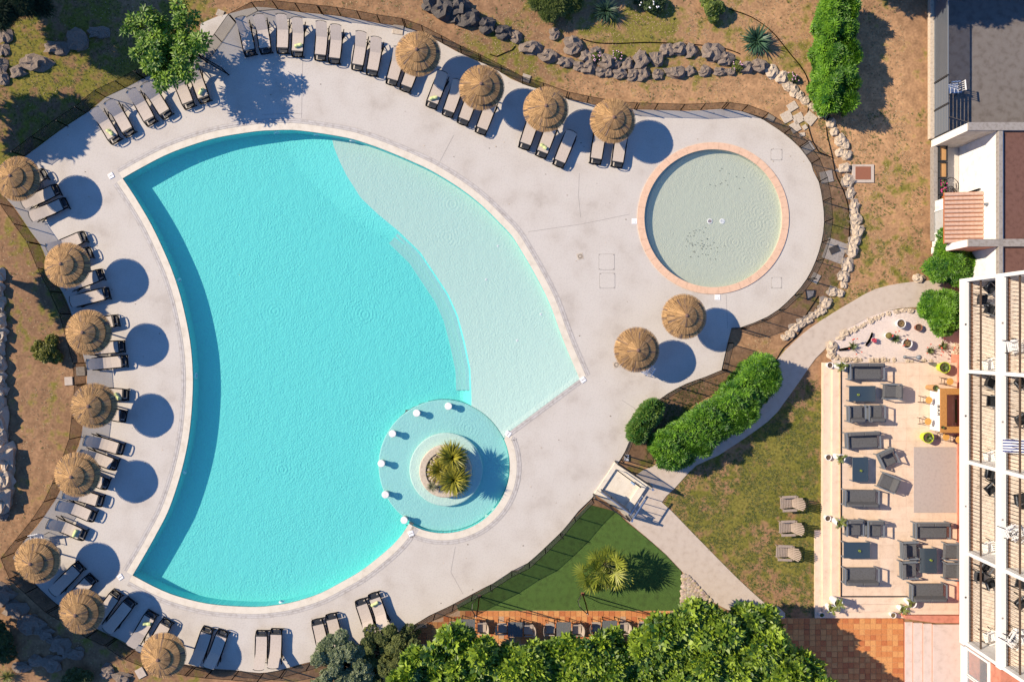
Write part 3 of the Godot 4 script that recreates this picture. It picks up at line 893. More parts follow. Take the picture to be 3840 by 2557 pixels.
func ripple_height(area: Rect2, rings: Array, n := 1400) -> ImageTexture:
	var f := noise(31, 0.15, FastNoiseLite.TYPE_SIMPLEX_SMOOTH, 2)
	f.domain_warp_enabled = true
	f.domain_warp_amplitude = 26.0
	f.domain_warp_frequency = 0.006
	var a := f.get_image(n, n).get_data()
	var patch := noise(32, 0.006, FastNoiseLite.TYPE_SIMPLEX_SMOOTH, 3).get_image(n, n).get_data()
	var broad := noise(33, 0.03, FastNoiseLite.TYPE_SIMPLEX_SMOOTH, 2).get_image(n, n).get_data()
	var hgt := PackedByteArray()
	hgt.resize(n * n)
	for i in n * n:
		var k := 0.45 + 0.55 * patch[i] / 255.0
		hgt[i] = int(clampf(128.0 + (a[i] - 128) * 0.55 * k + (broad[i] - 128) * 0.25, 0, 255))
	var per := n / area.size.x
	for r in rings:
		var q: Vector2 = (r - area.position) * per
		var far := int(1.7 * per)
		for j in range(-far, far):
			for i in range(-far, far):
				var d := Vector2(i, j).length() / per
				var x := int(q.x) + i
				var y := int(q.y) + j
				if d < 1.7 and x >= 0 and y >= 0 and x < n and y < n:
					var amp := 45.0 * exp(-d * 2.2) * smoothstep(0.0, 0.1, d)
					hgt[y * n + x] = int(clampf(hgt[y * n + x] + amp * sin(d * 34.0), 0, 255))
	return ImageTexture.create_from_image(Image.create_from_data(n, n, false, Image.FORMAT_L8, hgt))

func lay_ripples(m: StandardMaterial3D, tex: Texture2D, area: Rect2, cm: float) -> void:
	m.heightmap_enabled = true
	m.heightmap_texture = tex
	m.heightmap_scale = cm
	m.texture_repeat = false
	m.uv1_scale = Vector3(1.0 / area.size.x, 1.0 / area.size.y, 1)
	m.uv1_offset = Vector3(-area.position.x / area.size.x, -area.position.y / area.size.y, 0)

func water_surface(called: String, film: float, tint: Color, area: Rect2, rings: Array, cm: float) -> StandardMaterial3D:
	var m := mat(called, tint, 0.06)
	m.transparency = BaseMaterial3D.TRANSPARENCY_ALPHA
	m.albedo_color.a = film
	lay_ripples(m, ripple_height(area, rings, 640), area, cm)
	return m


func wading_pool() -> void:
	var o := thing("wading_pool", "round shallow wading pool with peach tiled rim", "pool", at3(WADE))
	var fl := Mb.new()
	fl.lathe([Vector2(WADE_R + 0.05, -0.31), Vector2(0, -0.33)], 72)
	part(o, "basin_floor", fl, M.wading_liner)
	var wave_at := [Vector2(2.4, -2.3), Vector2(2.9, -1.2), Vector2(2.2, 0.3), Vector2(2.8, 1.3), Vector2(1.9, 2.2), Vector2(3.0, 0.2), Vector2(1.2, 1.2), Vector2(2.5, -0.4)]
	lay_ripples(M.wading_liner, ripple_height(Rect2(-3.8, -3.8, 7.6, 7.6), wave_at, 640), Rect2(-3.8, -3.8, 7.6, 7.6), 4.0)  # relief added to the floor for the light and shade of the waves above
	var w := Mb.new()
	for i in 72:
		var a := Vector2.from_angle(TAU * i / 72) * (WADE_R + 0.005)
		var b := Vector2.from_angle(TAU * (i + 1) / 72) * (WADE_R + 0.005)
		w.quad(at3(a, -0.4), at3(b, -0.4), at3(b, 0.03), at3(a, 0.03))
	part(o, "basin_wall", w, M.wading_liner)
	var bed := Mb.new()
	for i in 72:
		var a := Vector2.from_angle(TAU * i / 72)
		var b := Vector2.from_angle(TAU * (i + 1) / 72)
		var r0 := WADE_R + 0.006
		var r1 := WADE_R + 0.345
		bed.quad(at3(a * r0, 0.03), at3(b * r0, 0.03), at3(b * r1, 0.03), at3(a * r1, 0.03))
		bed.quad(at3(a * r1, -0.02), at3(a * r1, 0.03), at3(b * r1, 0.03), at3(b * r1, -0.02))
	for i in 0:
		pass
	part(o, "mortar_bed", bed, M.grout)
	var n := 42
	for i in n:
		var t := Mb.new()
		var a0 := TAU * (i + 0.007) / n
		var a1 := TAU * (i + 0.993) / n
		for k in 3:
			var u := Vector2.from_angle(lerpf(a0, a1, k / 3.0))
			var v := Vector2.from_angle(lerpf(a0, a1, (k + 1) / 3.0))
			var r0 := WADE_R - 0.01
			var r1 := WADE_R + 0.35
			t.quad(at3(v * r0, 0.05), at3(u * r0, 0.05), at3(u * r1, 0.045), at3(v * r1, 0.045))
			t.quad(at3(v * r1, 0.045), at3(u * r1, 0.045), at3(u * r1, 0.0), at3(v * r1, 0.0))
			t.quad(at3(u * r0, 0.05), at3(v * r0, 0.05), at3(v * r0, 0.0), at3(u * r0, 0.0))
		part(o, "tile", t, M.peach_tile)
	var drains := [Vector2(10.40, -6.29), Vector2(11.05, -6.29)]
	for i in 2:
		var d := thing("floor_drain", ["round steel floor drain full of leaves in the wading pool", "pale round floor inlet beside the leafy drain in the wading pool"][i], "drain", at3(drains[i], -0.325))
		var e := Mb.new()
		e.lathe([Vector2(0.14, 0), Vector2(0.14, 0.02), Vector2(0.1, 0.03), Vector2(0.1, 0.012), Vector2(0, 0.012)], 20)
		part(d, "rim", e, M.white_plastic)
		var g := Mb.new()
		for k in 5:
			g.box(Vector3(-0.07 + k * 0.035, 0.022, 0), Vector3(0.012, 0.01, 0.15))
		part(d, "grille", g, M.rust_plate if i == 0 else M.white_plastic)
	var b := Mb.new()
	b.t = Transform3D(Basis(), Vector3.ZERO)
	b.sheet(arc(WADE, WADE_R, 0, TAU * 71.0 / 72.0, 71), -0.05)
	struct("wading_water", b, water_surface("wading_skin", 0.06, Color(0.55, 0.62, 0.55), Rect2(WADE.x - 3.8, WADE.y - 3.8, 7.6, 7.6), [Vector2(12.20, -9.82), Vector2(13.22, -8.53), Vector2(13.56, -7.85), Vector2(12.99, -5.69), Vector2(13.28, -5.35), Vector2(12.48, -6.88)], 1.2))
	var body := FogVolume.new()
	body.name = "wading_water_body"
	body.shape = RenderingServer.FOG_VOLUME_SHAPE_BOX
	body.size = Vector3(7.6, 0.5, 7.6)
	body.position = Vector3(WADE.x, -0.305, WADE.y)
	var fog := FogMaterial.new()
	fog.albedo = lin(0.3, 0.85, 0.8)
	fog.density = 0.18
	body.material = fog
	body.set_meta("kind", "structure")
	add_child(body)
	var bits := []
	var tint := []
	var spots := [[Vector2(9.75, -5.18)][0], [Vector2(11.05, -8.30)][0], [Vector2(10.20, -4.73)][0]]
	for i in 60:
		var p: Vector2 = spots[[0, 0, 0, 1, 2][i % 5]] + Vector2(rng.randfn(0, 0.5), rng.randfn(0, 0.36))
		if p.distance_to(WADE) < 3.4:
			bits.append(Transform3D(Basis(Vector3.UP, rng.randf() * TAU).scaled(Vector3(0.035, 0.01, 0.018)), at3(p, -0.3)))
			tint.append(Color(0.05, 0.04, 0.025))
	var leaf := Mb.new()
	leaf.ellipsoid(Vector3.ZERO, Vector3.ONE, 6, 4)
	var mm := scatter(self, "leaf_litter", leaf, M.tinted, bits, tint, true)
	tag(mm, "dark leaf bits lying on the wading pool floor", "leaves")


# ---------------------------------------------------------------- paths, turf, tiles, gravel
func paths_and_beds() -> void:
	var b := Mb.new()
	b.prism(path_line, -0.2, -0.025)
	struct("footpath", b, M.path_concrete)
	b = Mb.new()
	b.prism(turf_line, -0.2, -0.018)
	struct("artificial_turf", b, M.turf)
	b = Mb.new()
	b.prism(bed_line, -0.2, -0.012)
	struct("white_gravel_bed", b, M.white_gravel)
	b = Mb.new()
	b.sheet(rect(21.95, -60, 60, -10.45), -0.03)
	struct("asphalt_yard", b, M.asphalt)
	b = Mb.new()
	b.sheet(patio_line, -0.05)
	var patio := struct("tiled_patio", b, M.grout)
	# terracotta tiles: the photograph's two open areas, tile by tile
	var size := 0.289
	var t := Mb.new()
	t.soft_box(Vector3.ZERO, Vector3(size - 0.016, 0.03, size - 0.016), 0.005)
	var tile := t.done()
	var mats := [M.terracotta, M.terracotta, M.terracotta_pale, M.terracotta_dark, M.terracotta, M.terracotta_pale]
	var clear := PackedVector2Array(patio_line)
	var a: Vector2 = [Vector2(8.84, 14.07)][0]
	var n := 0
	for j in 7:
		for i in 48:
			var p := a + Vector2(-(i + 0.5) * size, (j + 0.5) * size + 0.01)
			if n < 290 and Geometry2D.is_point_in_polygon(p - Vector2(0.1, 0.1), clear) and Geometry2D.is_point_in_polygon(p + Vector2(-0.1, 0.1), clear):
				var m: Material = mats[rng.randi() % mats.size()] if rng.randf() > 0.04 else M.terracotta_grey
				part(patio, "tile", tile, m, at3(p, -0.04 + rng.randf_range(-0.002, 0.002)))
				n += 1
	var yard := struct("tiled_court", court(), M.grout)
	a = [Vector2(20.45, 14.46)][0]
	for j in 13:
		for i in 23:
			var p := a + Vector2(-(i + 0.5) * size, (j + 0.5) * size)
			var m: Material = mats[rng.randi() % mats.size()] if rng.randf() > 0.05 else M.terracotta_pale
			part(yard, "tile", tile, m, at3(p, -0.036 + rng.randf_range(-0.002, 0.002)))

func court() -> Mb:
	var b := Mb.new()
	b.sheet([Vector2(14.24, 14.45), Vector2(20.46, 14.45), Vector2(20.46, 18.51), Vector2(9.93, 18.51), Vector2(11.63, 15.67)], -0.047)
	return b


# ---------------------------------------------------------------- pool fence
func fence(line: Array, label: String) -> void:
	var pts := smooth(line, 0.3)
	var o := thing("pool_fence", label, "fence", at3(pts[0], -0.02), 0, "black mesh fence round the deck")
	var org: Vector2 = pts[0]
	var h := 1.12
	var spots := [pts[0]]
	var run := 0.0
	for i in range(1, pts.size()):
		run += pts[i].distance_to(pts[i - 1])
		if run > 1.02 or i == pts.size() - 1:
			spots.append(pts[i])
			run = 0.0
	var post := Mb.new()
	post.tube([Vector3(0, 0, 0), Vector3(0, h, 0)], 0.024, 6)
	var pm := post.done()
	for i in spots.size():
		var p: Vector2 = spots[i] - org
		part(o, "post", pm, M.black_metal, at3(p))
		if i % 4 == 2:
			part(o, "post", pm, M.black_metal, at3(p + Vector2(0.09, 0.05)))
		if i + 1 < spots.size():
			var q: Vector2 = spots[i + 1] - org
			var net := Mb.new()
			net.quad(at3(p, 0.03), at3(q, 0.03), at3(q, h - 0.02), at3(p, h - 0.02))
			part(o, "net_panel", net, M.fence_net)
			var wire := Mb.new()
			wire.tube([at3(p, h - 0.01), at3(q, h - 0.01)], 0.012, 5)
			part(o, "rail", wire, M.black_metal)
			wire = Mb.new()
			wire.tube([at3(p, 0.04), at3(q, 0.04)], 0.01, 5)
			part(o, "rail", wire, M.black_metal)

func fences() -> void:
	fence([Vector2(-25.45, -9.62), Vector2(-23.61, -10.98), Vector2(-22.76, -11.55), Vector2(-21.96, -12.06), Vector2(-21.22, -12.72), Vector2(-20.18, -13.20), Vector2(-19.24, -13.70), Vector2(-17.60, -14.41), Vector2(-16.63, -14.92)], "black mesh pool fence at the upper left between grass and loungers")
	fence([Vector2(-15.92, -14.50), Vector2(-15.33, -15.26), Vector2(-14.76, -16.17), Vector2(-14.42, -16.59), Vector2(-12.99, -17.30), Vector2(-12.20, -17.28), Vector2(-11.04, -17.16), Vector2(-9.93, -17.05), Vector2(-8.91, -16.93), Vector2(-7.89, -16.76), Vector2(-6.87, -16.56), Vector2(-5.91, -16.44), Vector2(-4.94, -16.17), Vector2(-3.92, -15.68), Vector2(-2.96, -15.15), Vector2(-2.00, -14.70), Vector2(-1.09, -14.32), Vector2(-0.04, -13.68), Vector2(0.85, -13.30), Vector2(1.98, -12.98), Vector2(2.83, -12.65), Vector2(3.91, -12.42)], "black mesh pool fence along the top behind the long lounger row")
	fence([Vector2(3.91, -12.42), Vector2(4.88, -12.22), Vector2(5.73, -12.11), Vector2(7.06, -12.07), Vector2(8.11, -12.04), Vector2(9.13, -12.01), Vector2(10.20, -12.07), Vector2(11.31, -12.11), Vector2(12.33, -11.88), Vector2(13.29, -11.46), Vector2(13.36, -11.41), Vector2(14.21, -10.82), Vector2(15.01, -10.12), Vector2(15.63, -9.25)], "black mesh pool fence above the wading pool")
	fence([Vector2(15.63, -9.25), Vector2(15.74, -8.87), Vector2(16.03, -8.30), Vector2(16.22, -7.28), Vector2(16.31, -6.20), Vector2(16.17, -5.15), Vector2(15.86, -4.16), Vector2(15.40, -3.21), Vector2(14.75, -2.38), Vector2(13.92, -1.61), Vector2(13.36, -1.24), Vector2(12.64, -0.93), Vector2(11.90, -0.68), Vector2(11.46, -0.65)], "black mesh pool fence curving round the right of the wading pool")
	fence([Vector2(11.28, 0.11), Vector2(11.11, 0.76), Vector2(10.97, 1.47)], "short straight mesh fence beside the two lower right parasols")
	fence([Vector2(10.97, 1.53), Vector2(10.09, 1.89), Vector2(9.07, 2.26), Vector2(8.13, 2.75), Vector2(7.60, 3.14), Vector2(7.03, 3.54), Vector2(6.71, 3.96), Vector2(6.32, 4.58), Vector2(6.18, 5.26), Vector2(5.69, 6.17)], "black mesh pool fence bending behind the two oleander hedges")
	fence([Vector2(4.17, 8.22), Vector2(3.47, 8.89), Vector2(2.78, 9.75), Vector2(1.98, 10.54), Vector2(1.19, 11.28), Vector2(0.34, 11.96), Vector2(-0.01, 11.99), Vector2(-0.52, 12.41), Vector2(-1.43, 12.86), Vector2(-2.39, 13.37), Vector2(-3.36, 13.89), Vector2(-4.32, 14.34), Vector2(-5.28, 14.91)], "black mesh pool fence along the artificial turf triangle")
	fence([Vector2(-5.28, 14.91), Vector2(-6.30, 15.30), Vector2(-7.38, 15.70), Vector2(-8.06, 15.85), Vector2(-9.08, 16.33), Vector2(-10.16, 16.67), Vector2(-11.12, 16.90), Vector2(-12.20, 17.20), Vector2(-13.33, 17.34), Vector2(-14.25, 17.20), Vector2(-15.90, 17.08), Vector2(-16.97, 16.90), Vector2(-18.28, 16.65), Vector2(-19.41, 16.33), Vector2(-20.15, 15.76), Vector2(-20.71, 15.48), Vector2(-21.62, 15.06)], "black mesh pool fence along the bottom behind the lower loungers")
	fence([Vector2(-21.62, 15.06), Vector2(-22.70, 14.34), Vector2(-23.95, 13.61), Vector2(-24.40, 13.21), Vector2(-24.74, 12.81), Vector2(-25.53, 12.07), Vector2(-26.07, 11.32), Vector2(-25.56, 10.50), Vector2(-25.27, 10.15), Vector2(-24.82, 9.67), Vector2(-24.25, 8.85), Vector2(-23.61, 7.83), Vector2(-22.73, 5.68), Vector2(-22.61, 5.45), Vector2(-22.44, 4.56), Vector2(-22.22, 2.23)], "black mesh pool fence at the lower left between boulders and loungers")
	fence([Vector2(-22.22, 2.23), Vector2(-22.19, 1.61), Vector2(-23.07, -1.60), Vector2(-23.36, -2.27), Vector2(-23.98, -3.40), Vector2(-24.43, -4.54), Vector2(-24.66, -5.05), Vector2(-25.17, -5.73), Vector2(-26.02, -6.97), Vector2(-26.78, -7.85)], "black mesh pool fence at the left edge beside the bare soil")


# ---------------------------------------------------------------- terrace with steps
const TERRACE_Y := 0.54

func terrace() -> void:
	var l0 := Mb.new()
	l0.prism([Vector2(15.78, 9.85), Vector2(16.25, 9.85), Vector2(16.25, 13.94), Vector2(20.43, 13.94), Vector2(20.43, 14.41), Vector2(15.78, 14.41)], -0.1, 0.09)
	struct("terrace_step", l0, M.terrace_paving)
	var l1 := Mb.new()
	l1.prism([Vector2(16.16, 1.12), Vector2(23.20, 1.12), Vector2(23.20, 14.20), Vector2(20.35, 14.20), Vector2(20.35, 14.03), Vector2(16.12, 14.03)], -0.1, 0.24)
	struct("terrace_step", l1, M.terrace_paving)
	var l2 := Mb.new()
	l2.prism([Vector2(16.58, 1.12), Vector2(23.12, 1.12), Vector2(23.12, 14.12), Vector2(20.40, 14.12), Vector2(20.40, 13.59), Vector2(16.52, 13.59)], 0.0, 0.39)
	struct("terrace_step", l2, M.terrace_paving)
	var a: Vector2 = [Vector2(16.92, 1.12)][0]
	var b: Vector2 = [Vector2(23.01, 13.17)][0]
	var c: Vector2 = [Vector2(23.01, 14.07)][0]
	var base := Mb.new()
	base.prism([a, Vector2(b.x, a.y), c, Vector2(c.x - 2.6, c.y), Vector2(c.x - 2.6, b.y), Vector2(a.x, b.y)], 0.1, TERRACE_Y - 0.02)
	var top := struct("terrace_floor", base, M.grout)
	var nx := 9
	var nz := 18
	var w := (b.x - a.x) / nx
	var d := (b.y - a.y) / nz
	for j in nz + 1:
		for i in nx:
			if j >= nz and i < 5:
				continue
			var s := Mb.new()
			s.box(Vector3(a.x + (i + 0.5) * w, TERRACE_Y - 0.012, a.y + (j + 0.5) * d), Vector3(w - 0.006, 0.024, d - 0.006))
			part(top, "paving_slab", s, M.terrace_paving if rng.randf() < 0.6 else M.terrace_paving_b)
	var last := Mb.new()
	last.box(Vector3(b.x - 1.3, TERRACE_Y - 0.012, b.y + d + (c.y - b.y - d) / 2), Vector3(2.6, 0.024, c.y - b.y - d - 0.004))
	part(top, "paving_slab", last, M.terrace_paving)
	var edge := Mb.new()
	edge.box(Vector3(a.x + 0.03, TERRACE_Y + 0.008, (a.y + b.y) / 2), Vector3(0.07, 0.016, b.y - a.y))
	edge.box(Vector3((a.x + b.x) / 2 - 1.3, TERRACE_Y + 0.008, b.y - 0.03), Vector3(b.x - a.x - 2.7, 0.016, 0.06))
	part(top, "drain_slot", edge, M.black_metal)
	# salmon plinth of the hotel and the ramp wall at the stairs
	var s := Mb.new()
	s.box(Vector3(23.2, 0.33, 7.0), Vector3(0.6, 0.66, 12.6))
	struct("hotel_plinth", s, M.salmon_render)
	var ramp := Mb.new()
	var q := [Vector2(20.24, 14.11), Vector2(20.24, 14.28), Vector2(21.74, 14.49), Vector2(23.25, 14.51), Vector2(23.25, 14.13)]
	ramp.prism(q, -0.1, 0.56)
	single("ramp_wall", ramp, M.salmon_render, "low salmon wall between terrace and grey stairs", "wall")
	var st := thing("outdoor_stairs", "wide pale grey stairs with salmon risers at the lower right corner", "stairs", at3([Vector2(20.48, 14.54)][0], -0.05))
	var org: Vector2 = [Vector2(20.48, 14.54)][0]
	var xs := [Vector2(20.49, 14.57), Vector2(20.87, 14.57), Vector2(21.33, 14.57), Vector2(21.75, 14.57)]
	for k in 4:
		var x0: float = xs[k].x
		var x1: float = xs[k + 1].x if k < 3 else 24.5
		var tread := Mb.new()
		tread.box(Vector3((x0 + x1) / 2 - org.x, 0.05 + 0.12 * k, 3.1), Vector3(x1 - x0, 0.1, 6.0))
		part(st, "tread", tread, M.step_stone)
		var rise := Mb.new()
		rise.box(Vector3(x0 - org.x + 0.012, 0.012 + 0.12 * k, 3.1), Vector3(0.03, 0.1, 6.0))
		part(st, "riser", rise, M.salmon_render)


# ---------------------------------------------------------------- hotel with balconies
const FRONT := 21.85
const BAYS := [-3.0, 1.42, 5.79, 10.19, 14.58]

func hotel() -> void:
	var o := thing("hotel_building", "white balcony front of the hotel along the right edge", "building", Vector3(FRONT, 0, -3.0))
	var z1 := 21.0
	var wall := Mb.new()
	wall.box(Vector3(7.0, 4.4, (z1 + 1.0) / 2 + 1.0), Vector3(9.6, 8.8, z1 + 1.0))
	part(o, "wall", wall, M.white_render)
	var ground_wall := Mb.new()
	ground_wall.box(Vector3(1.9, 1.4, 11.0), Vector3(0.4, 2.8, 22.0))
	part(o, "lower_wall", ground_wall, M.salmon_render)
	for level in 3:
		var y := 2.9 * (level + 1)
		var len := (BAYS[4] + 3.0 + 0.1) if level < 2 else 22.0
		var slab := Mb.new()
		slab.box(Vector3(1.2, y - 0.12, len / 2), Vector3(2.0, 0.2, len))
		part(o, "balcony_slab", slab, M.white_render)
		var beam := Mb.new()
		beam.soft_box(Vector3(0.13, y - 0.06, len / 2), Vector3(0.26, 0.36, len + 0.02), 0.01)
		part(o, "edge_beam", beam, M.white_paint)
		if level == 2:
			continue
		var fl := Mb.new()
		fl.box(Vector3(1.25, y - 0.005, len / 2), Vector3(1.86, 0.03, len - 0.04))
		part(o, "balcony_floor", fl, M.balcony_tile)
		var bt := Mb.new()
		bt.box(Vector3.ZERO, Vector3(0.13, 0.02, 0.155))
		var bm := bt.done()
		var bar := Mb.new()
		bar.tube([Vector3.ZERO, Vector3(0, 0.95, 0)], 0.009, 5)
		var rm := bar.done()
		var count := 0
		for bay in 4:
			var za: float = BAYS[bay] + 3.0 + 0.12
			var zb: float = BAYS[bay + 1] + 3.0 - 0.02
			var k := 0
			while za + 0.1 + k * 0.172 < zb:
				part(o, "edge_tile", bm, M.brown_tile, Vector3(0.44, y + 0.014, za + 0.09 + k * 0.172))
				part(o, "baluster", rm, M.baluster_paint, Vector3(0.31, y + 0.02, za + 0.05 + k * 0.172))
				k += 1
			var rail := Mb.new()
			rail.bar(Vector3(0.31, y + 1.0, za), Vector3(0.31, y + 1.0, zb), 0.075, 0.05)
			part(o, "handrail", rail, M.dark_wood)
			var low := Mb.new()
			low.bar(Vector3(0.31, y + 0.1, za), Vector3(0.31, y + 0.1, zb), 0.03, 0.02)
			part(o, "bottom_rail", low, M.frame_grey)
			var door := Mb.new()
			door.box(Vector3(2.16, y + 1.1, (za + zb) / 2), Vector3(0.06, 2.15, 2.2))
			var dr := part(o, "balcony_door", door, M.window_glass)
			var fr := Mb.new()
			for zz in [-1.12, 0.0, 1.12]:
				fr.box(Vector3(2.12, y + 1.1, (za + zb) / 2 + zz), Vector3(0.1, 2.2, 0.07))
			part(dr, "frame", fr, M.white_paint)
		for bay in 5:
			var p := Mb.new()
			p.box(Vector3(1.12, y + 1.32, BAYS[bay] + 3.05), Vector3(2.0, 2.6, 0.16))
			part(o, "partition", p, M.white_render)
			var hook := Mb.new()
			hook.box(Vector3(0.1, y + 0.09, BAYS[bay] + 3.0 + 2.2), Vector3(0.09, 0.06, 0.08))
			part(o, "drain_spout", hook, M.coping_grey)
	# glazed veranda past the last balcony
	var z0: float = BAYS[4] + 3.2
	var sill := Mb.new()
	sill.box(Vector3(0.12, 2.9, z0 + 2.0), Vector3(0.24, 0.3, 4.0))
	part(o, "veranda_sill", sill, M.white_paint)
	for k in 3:
		var g := Mb.new()
		g.box(Vector3(0.12, 3.95, z0 + 0.65 + k * 1.3), Vector3(0.03, 1.75, 1.16))
		var w := part(o, "window", g, M.window_glass)
		var fr := Mb.new()
		for e in [[-0.62, 3.95, 0.09, 1.9], [0.62, 3.95, 0.09, 1.9]]:
			fr.box(Vector3(0.12, e[1], z0 + 0.65 + k * 1.3 + e[0]), Vector3(0.1, e[3], e[2]))
		fr.box(Vector3(0.12, 4.87, z0 + 0.65 + k * 1.3), Vector3(0.1, 0.1, 1.15))
		fr.box(Vector3(0.12, 3.08, z0 + 0.65 + k * 1.3), Vector3(0.1, 0.08, 1.15))
		part(w, "frame", fr, M.white_paint)
	var up := Mb.new()
	up.box(Vector3(0.6, 5.3, z0 + 2.0), Vector3(0.9, 0.76, 4.0))
	part(o, "veranda_fascia", up, M.salmon_render)


# ---------------------------------------------------------------- white annex with gravel roof, wing walls, lean-to, yard fence
func annex() -> void:
	var o := thing("annex_building", "white annex with brown gravel roof at the upper right", "building", Vector3(23.33, 0, -10.45))
	var len := 7.6
	var wall := Mb.new()
	wall.box(Vector3(6, 1.6, len / 2), Vector3(12, 3.2, len))
	part(o, "wall", wall, M.white_render)
	var roof := Mb.new()
	roof.box(Vector3(6.2, 3.22, len / 2), Vector3(11.7, 0.06, len - 0.1))
	part(o, "gravel_roof", roof, M.roof_gravel)
	var par := Mb.new()
	par.soft_box(Vector3(0.08, 3.3, len / 2 + 0.2), Vector3(0.2, 0.24, len - 0.4), 0.01)
	part(o, "parapet", par, M.coping_grey)
	for e in [[0.0, "white_render", 0.36], [5.58, "salmon_render", 0.34]]:
		var w := Mb.new()
		w.box(Vector3(5.2 - 1.46 - 0.0, 1.66, e[0] + e[2] / 2), Vector3(10.4, 3.32, e[2]))
		var wing := part(o, "wing_wall", w, M.white_render if e[1] == "white_render" else M.white_render)
		var top := Mb.new()
		top.box(Vector3(3.74, 3.37, e[0] + e[2] / 2), Vector3(10.42, 0.1, e[2] + 0.02))
		part(wing, "coping", top, M.coping_grey)
		var face := Mb.new()
		face.box(Vector3(-0.73, 1.64, e[0] + e[2] + 0.006), Vector3(1.46, 3.28, 0.012))
		part(wing, "render_face", face, M.cream_render if e[0] < 1 else M.salmon_render)
	var pipe := Mb.new()
	pipe.tube([Vector3(-0.06, 0.0, 2.9), Vector3(-0.06, 1.9, 2.9), Vector3(-0.02, 2.0, 2.9)], 0.05, 8)
	part(o, "drain_pipe", pipe, M.white_plastic)
	var box := Mb.new()
	box.box(Vector3(-0.1, 0.95, 3.5), Vector3(0.2, 0.36, 0.24))
	part(o, "orange_meter_box", box, M.orange_box)
	var lamp := Mb.new()
	lamp.box(Vector3(-0.08, 2.5, 3.75), Vector3(0.16, 0.14, 0.12))
	part(o, "wall_light", lamp, M.frame_grey)
	# courtyard floor and low wall
	var yard := Mb.new()
	yard.sheet(rect(21.95, -10.1, 23.33, -3.2), -0.02)
	struct("annex_courtyard", yard, M.deck_concrete)
	var low := Mb.new()
	low.box(Vector3(21.95, 0.1, -7.65), Vector3(0.2, 0.4, 4.9))
	single("low_wall", low, M.coping_grey, "low grey wall in front of the planter boxes by the annex", "wall")
	# lean-to with clay tile roof
	var z0: float = [Vector2(21.38, -7.39)][0].y
	var z1: float = [Vector2(21.38, -4.85)][0].y
	var r := thing("lean_to_shed", "small white lean-to with ribbed clay tile roof against the annex", "shed", Vector3(21.5, 0, z0))
	var wl := Mb.new()
	wl.box(Vector3(1.12, 0.85, (z1 - z0) / 2 + 0.05), Vector3(1.4, 1.7, z1 - z0 - 0.2))
	part(r, "wall", wl, M.white_render)
	var win := Mb.new()
	win.box(Vector3(0.41, 0.75, (z1 - z0) / 2), Vector3(0.04, 0.95, 1.1))
	var wn := part(r, "window", win, M.window_glass)
	var wf := Mb.new()
	for zz in [-0.58, 0.58]:
		wf.box(Vector3(0.4, 0.75, (z1 - z0) / 2 + zz), Vector3(0.06, 1.05, 0.06))
	part(wn, "frame", wf, M.white_paint)
	var n := 12
	var pitch := (z1 - z0) / n
	var rt := Mb.new()
	var half := []
	for k in 9:
		var a := PI * k / 8.0
		half.append(Vector2(-cos(a) * pitch * 0.42, sin(a) * 0.075))
	for course in 4:
		var xa := course * 0.455
		var xb := xa + 0.5
		var ya := 1.86 + xa * 0.15 + 0.03
		var yb := 1.86 + xb * 0.15
		var ct := Mb.new()
		for k in 8:
			var p: Vector2 = half[k]
			var q: Vector2 = half[k + 1]
			ct.quad(Vector3(xa, ya + p.y, p.x), Vector3(xa, ya + q.y, q.x), Vector3(xb, yb + q.y, q.x), Vector3(xb, yb + p.y, p.x))
		var cm := ct.done()
		for i in n:
			part(r, "roof_tile", cm, M.clay_tile, Vector3(0, 0, (i + 0.5) * pitch))
	var deckr := Mb.new()
	deckr.obox(Vector3(0.92, 1.97, (z1 - z0) / 2), Vector3(0.91, 0.137, 0), Vector3(-0.003, 0.02, 0), Vector3(0, 0, (z1 - z0) / 2))
	part(r, "roof_base", deckr, M.terracotta_dark)
	# yard fence: upright bars above, level slats below
	var f := thing("yard_fence", "dark grey slatted metal fence between garden and asphalt yard", "fence", Vector3(FRONT, 0, -10.5))
	var base := Mb.new()
	base.box(Vector3(0, 0.06, -10), Vector3(0.26, 0.3, 20))
	part(f, "footing", base, M.sandstone_slab)
	var bars := Mb.new()
	bars.box(Vector3.ZERO, Vector3(0.02, 1.3, 0.034))
	var bm := bars.done()
	for i in 150:
		part(f, "bar", bm, M.frame_grey, Vector3(0.08, 0.86, -2.95 - i * 0.06))
	for y in [0.25, 1.5]:
		var rail := Mb.new()
		rail.box(Vector3(0.08, y, -7.5), Vector3(0.04, 0.05, 9.4))
		part(f, "rail", rail, M.frame_grey)
	var slat := Mb.new()
	slat.box(Vector3.ZERO, Vector3(0.03, 0.1, 1.3))
	var sm := slat.done()
	for pnl in 2:
		for i in 9:
			part(f, "slat", sm, M.frame_grey, Vector3(0.08, 0.28 + i * 0.148, -0.72 - pnl * 1.42))
	for zz in [0.0, -1.42, -2.86]:
		var post := Mb.new()
		post.box(Vector3(0.08, 0.78, zz), Vector3(0.07, 1.56, 0.07))
		part(f, "post", post, M.charcoal)
	var back := Mb.new()
	back.box(Vector3(26, 0.9, -18.6), Vector3(9, 1.8, 0.3))
	single("yard_wall", back, M.coping_grey, "grey wall along the top edge of the asphalt yard", "wall")


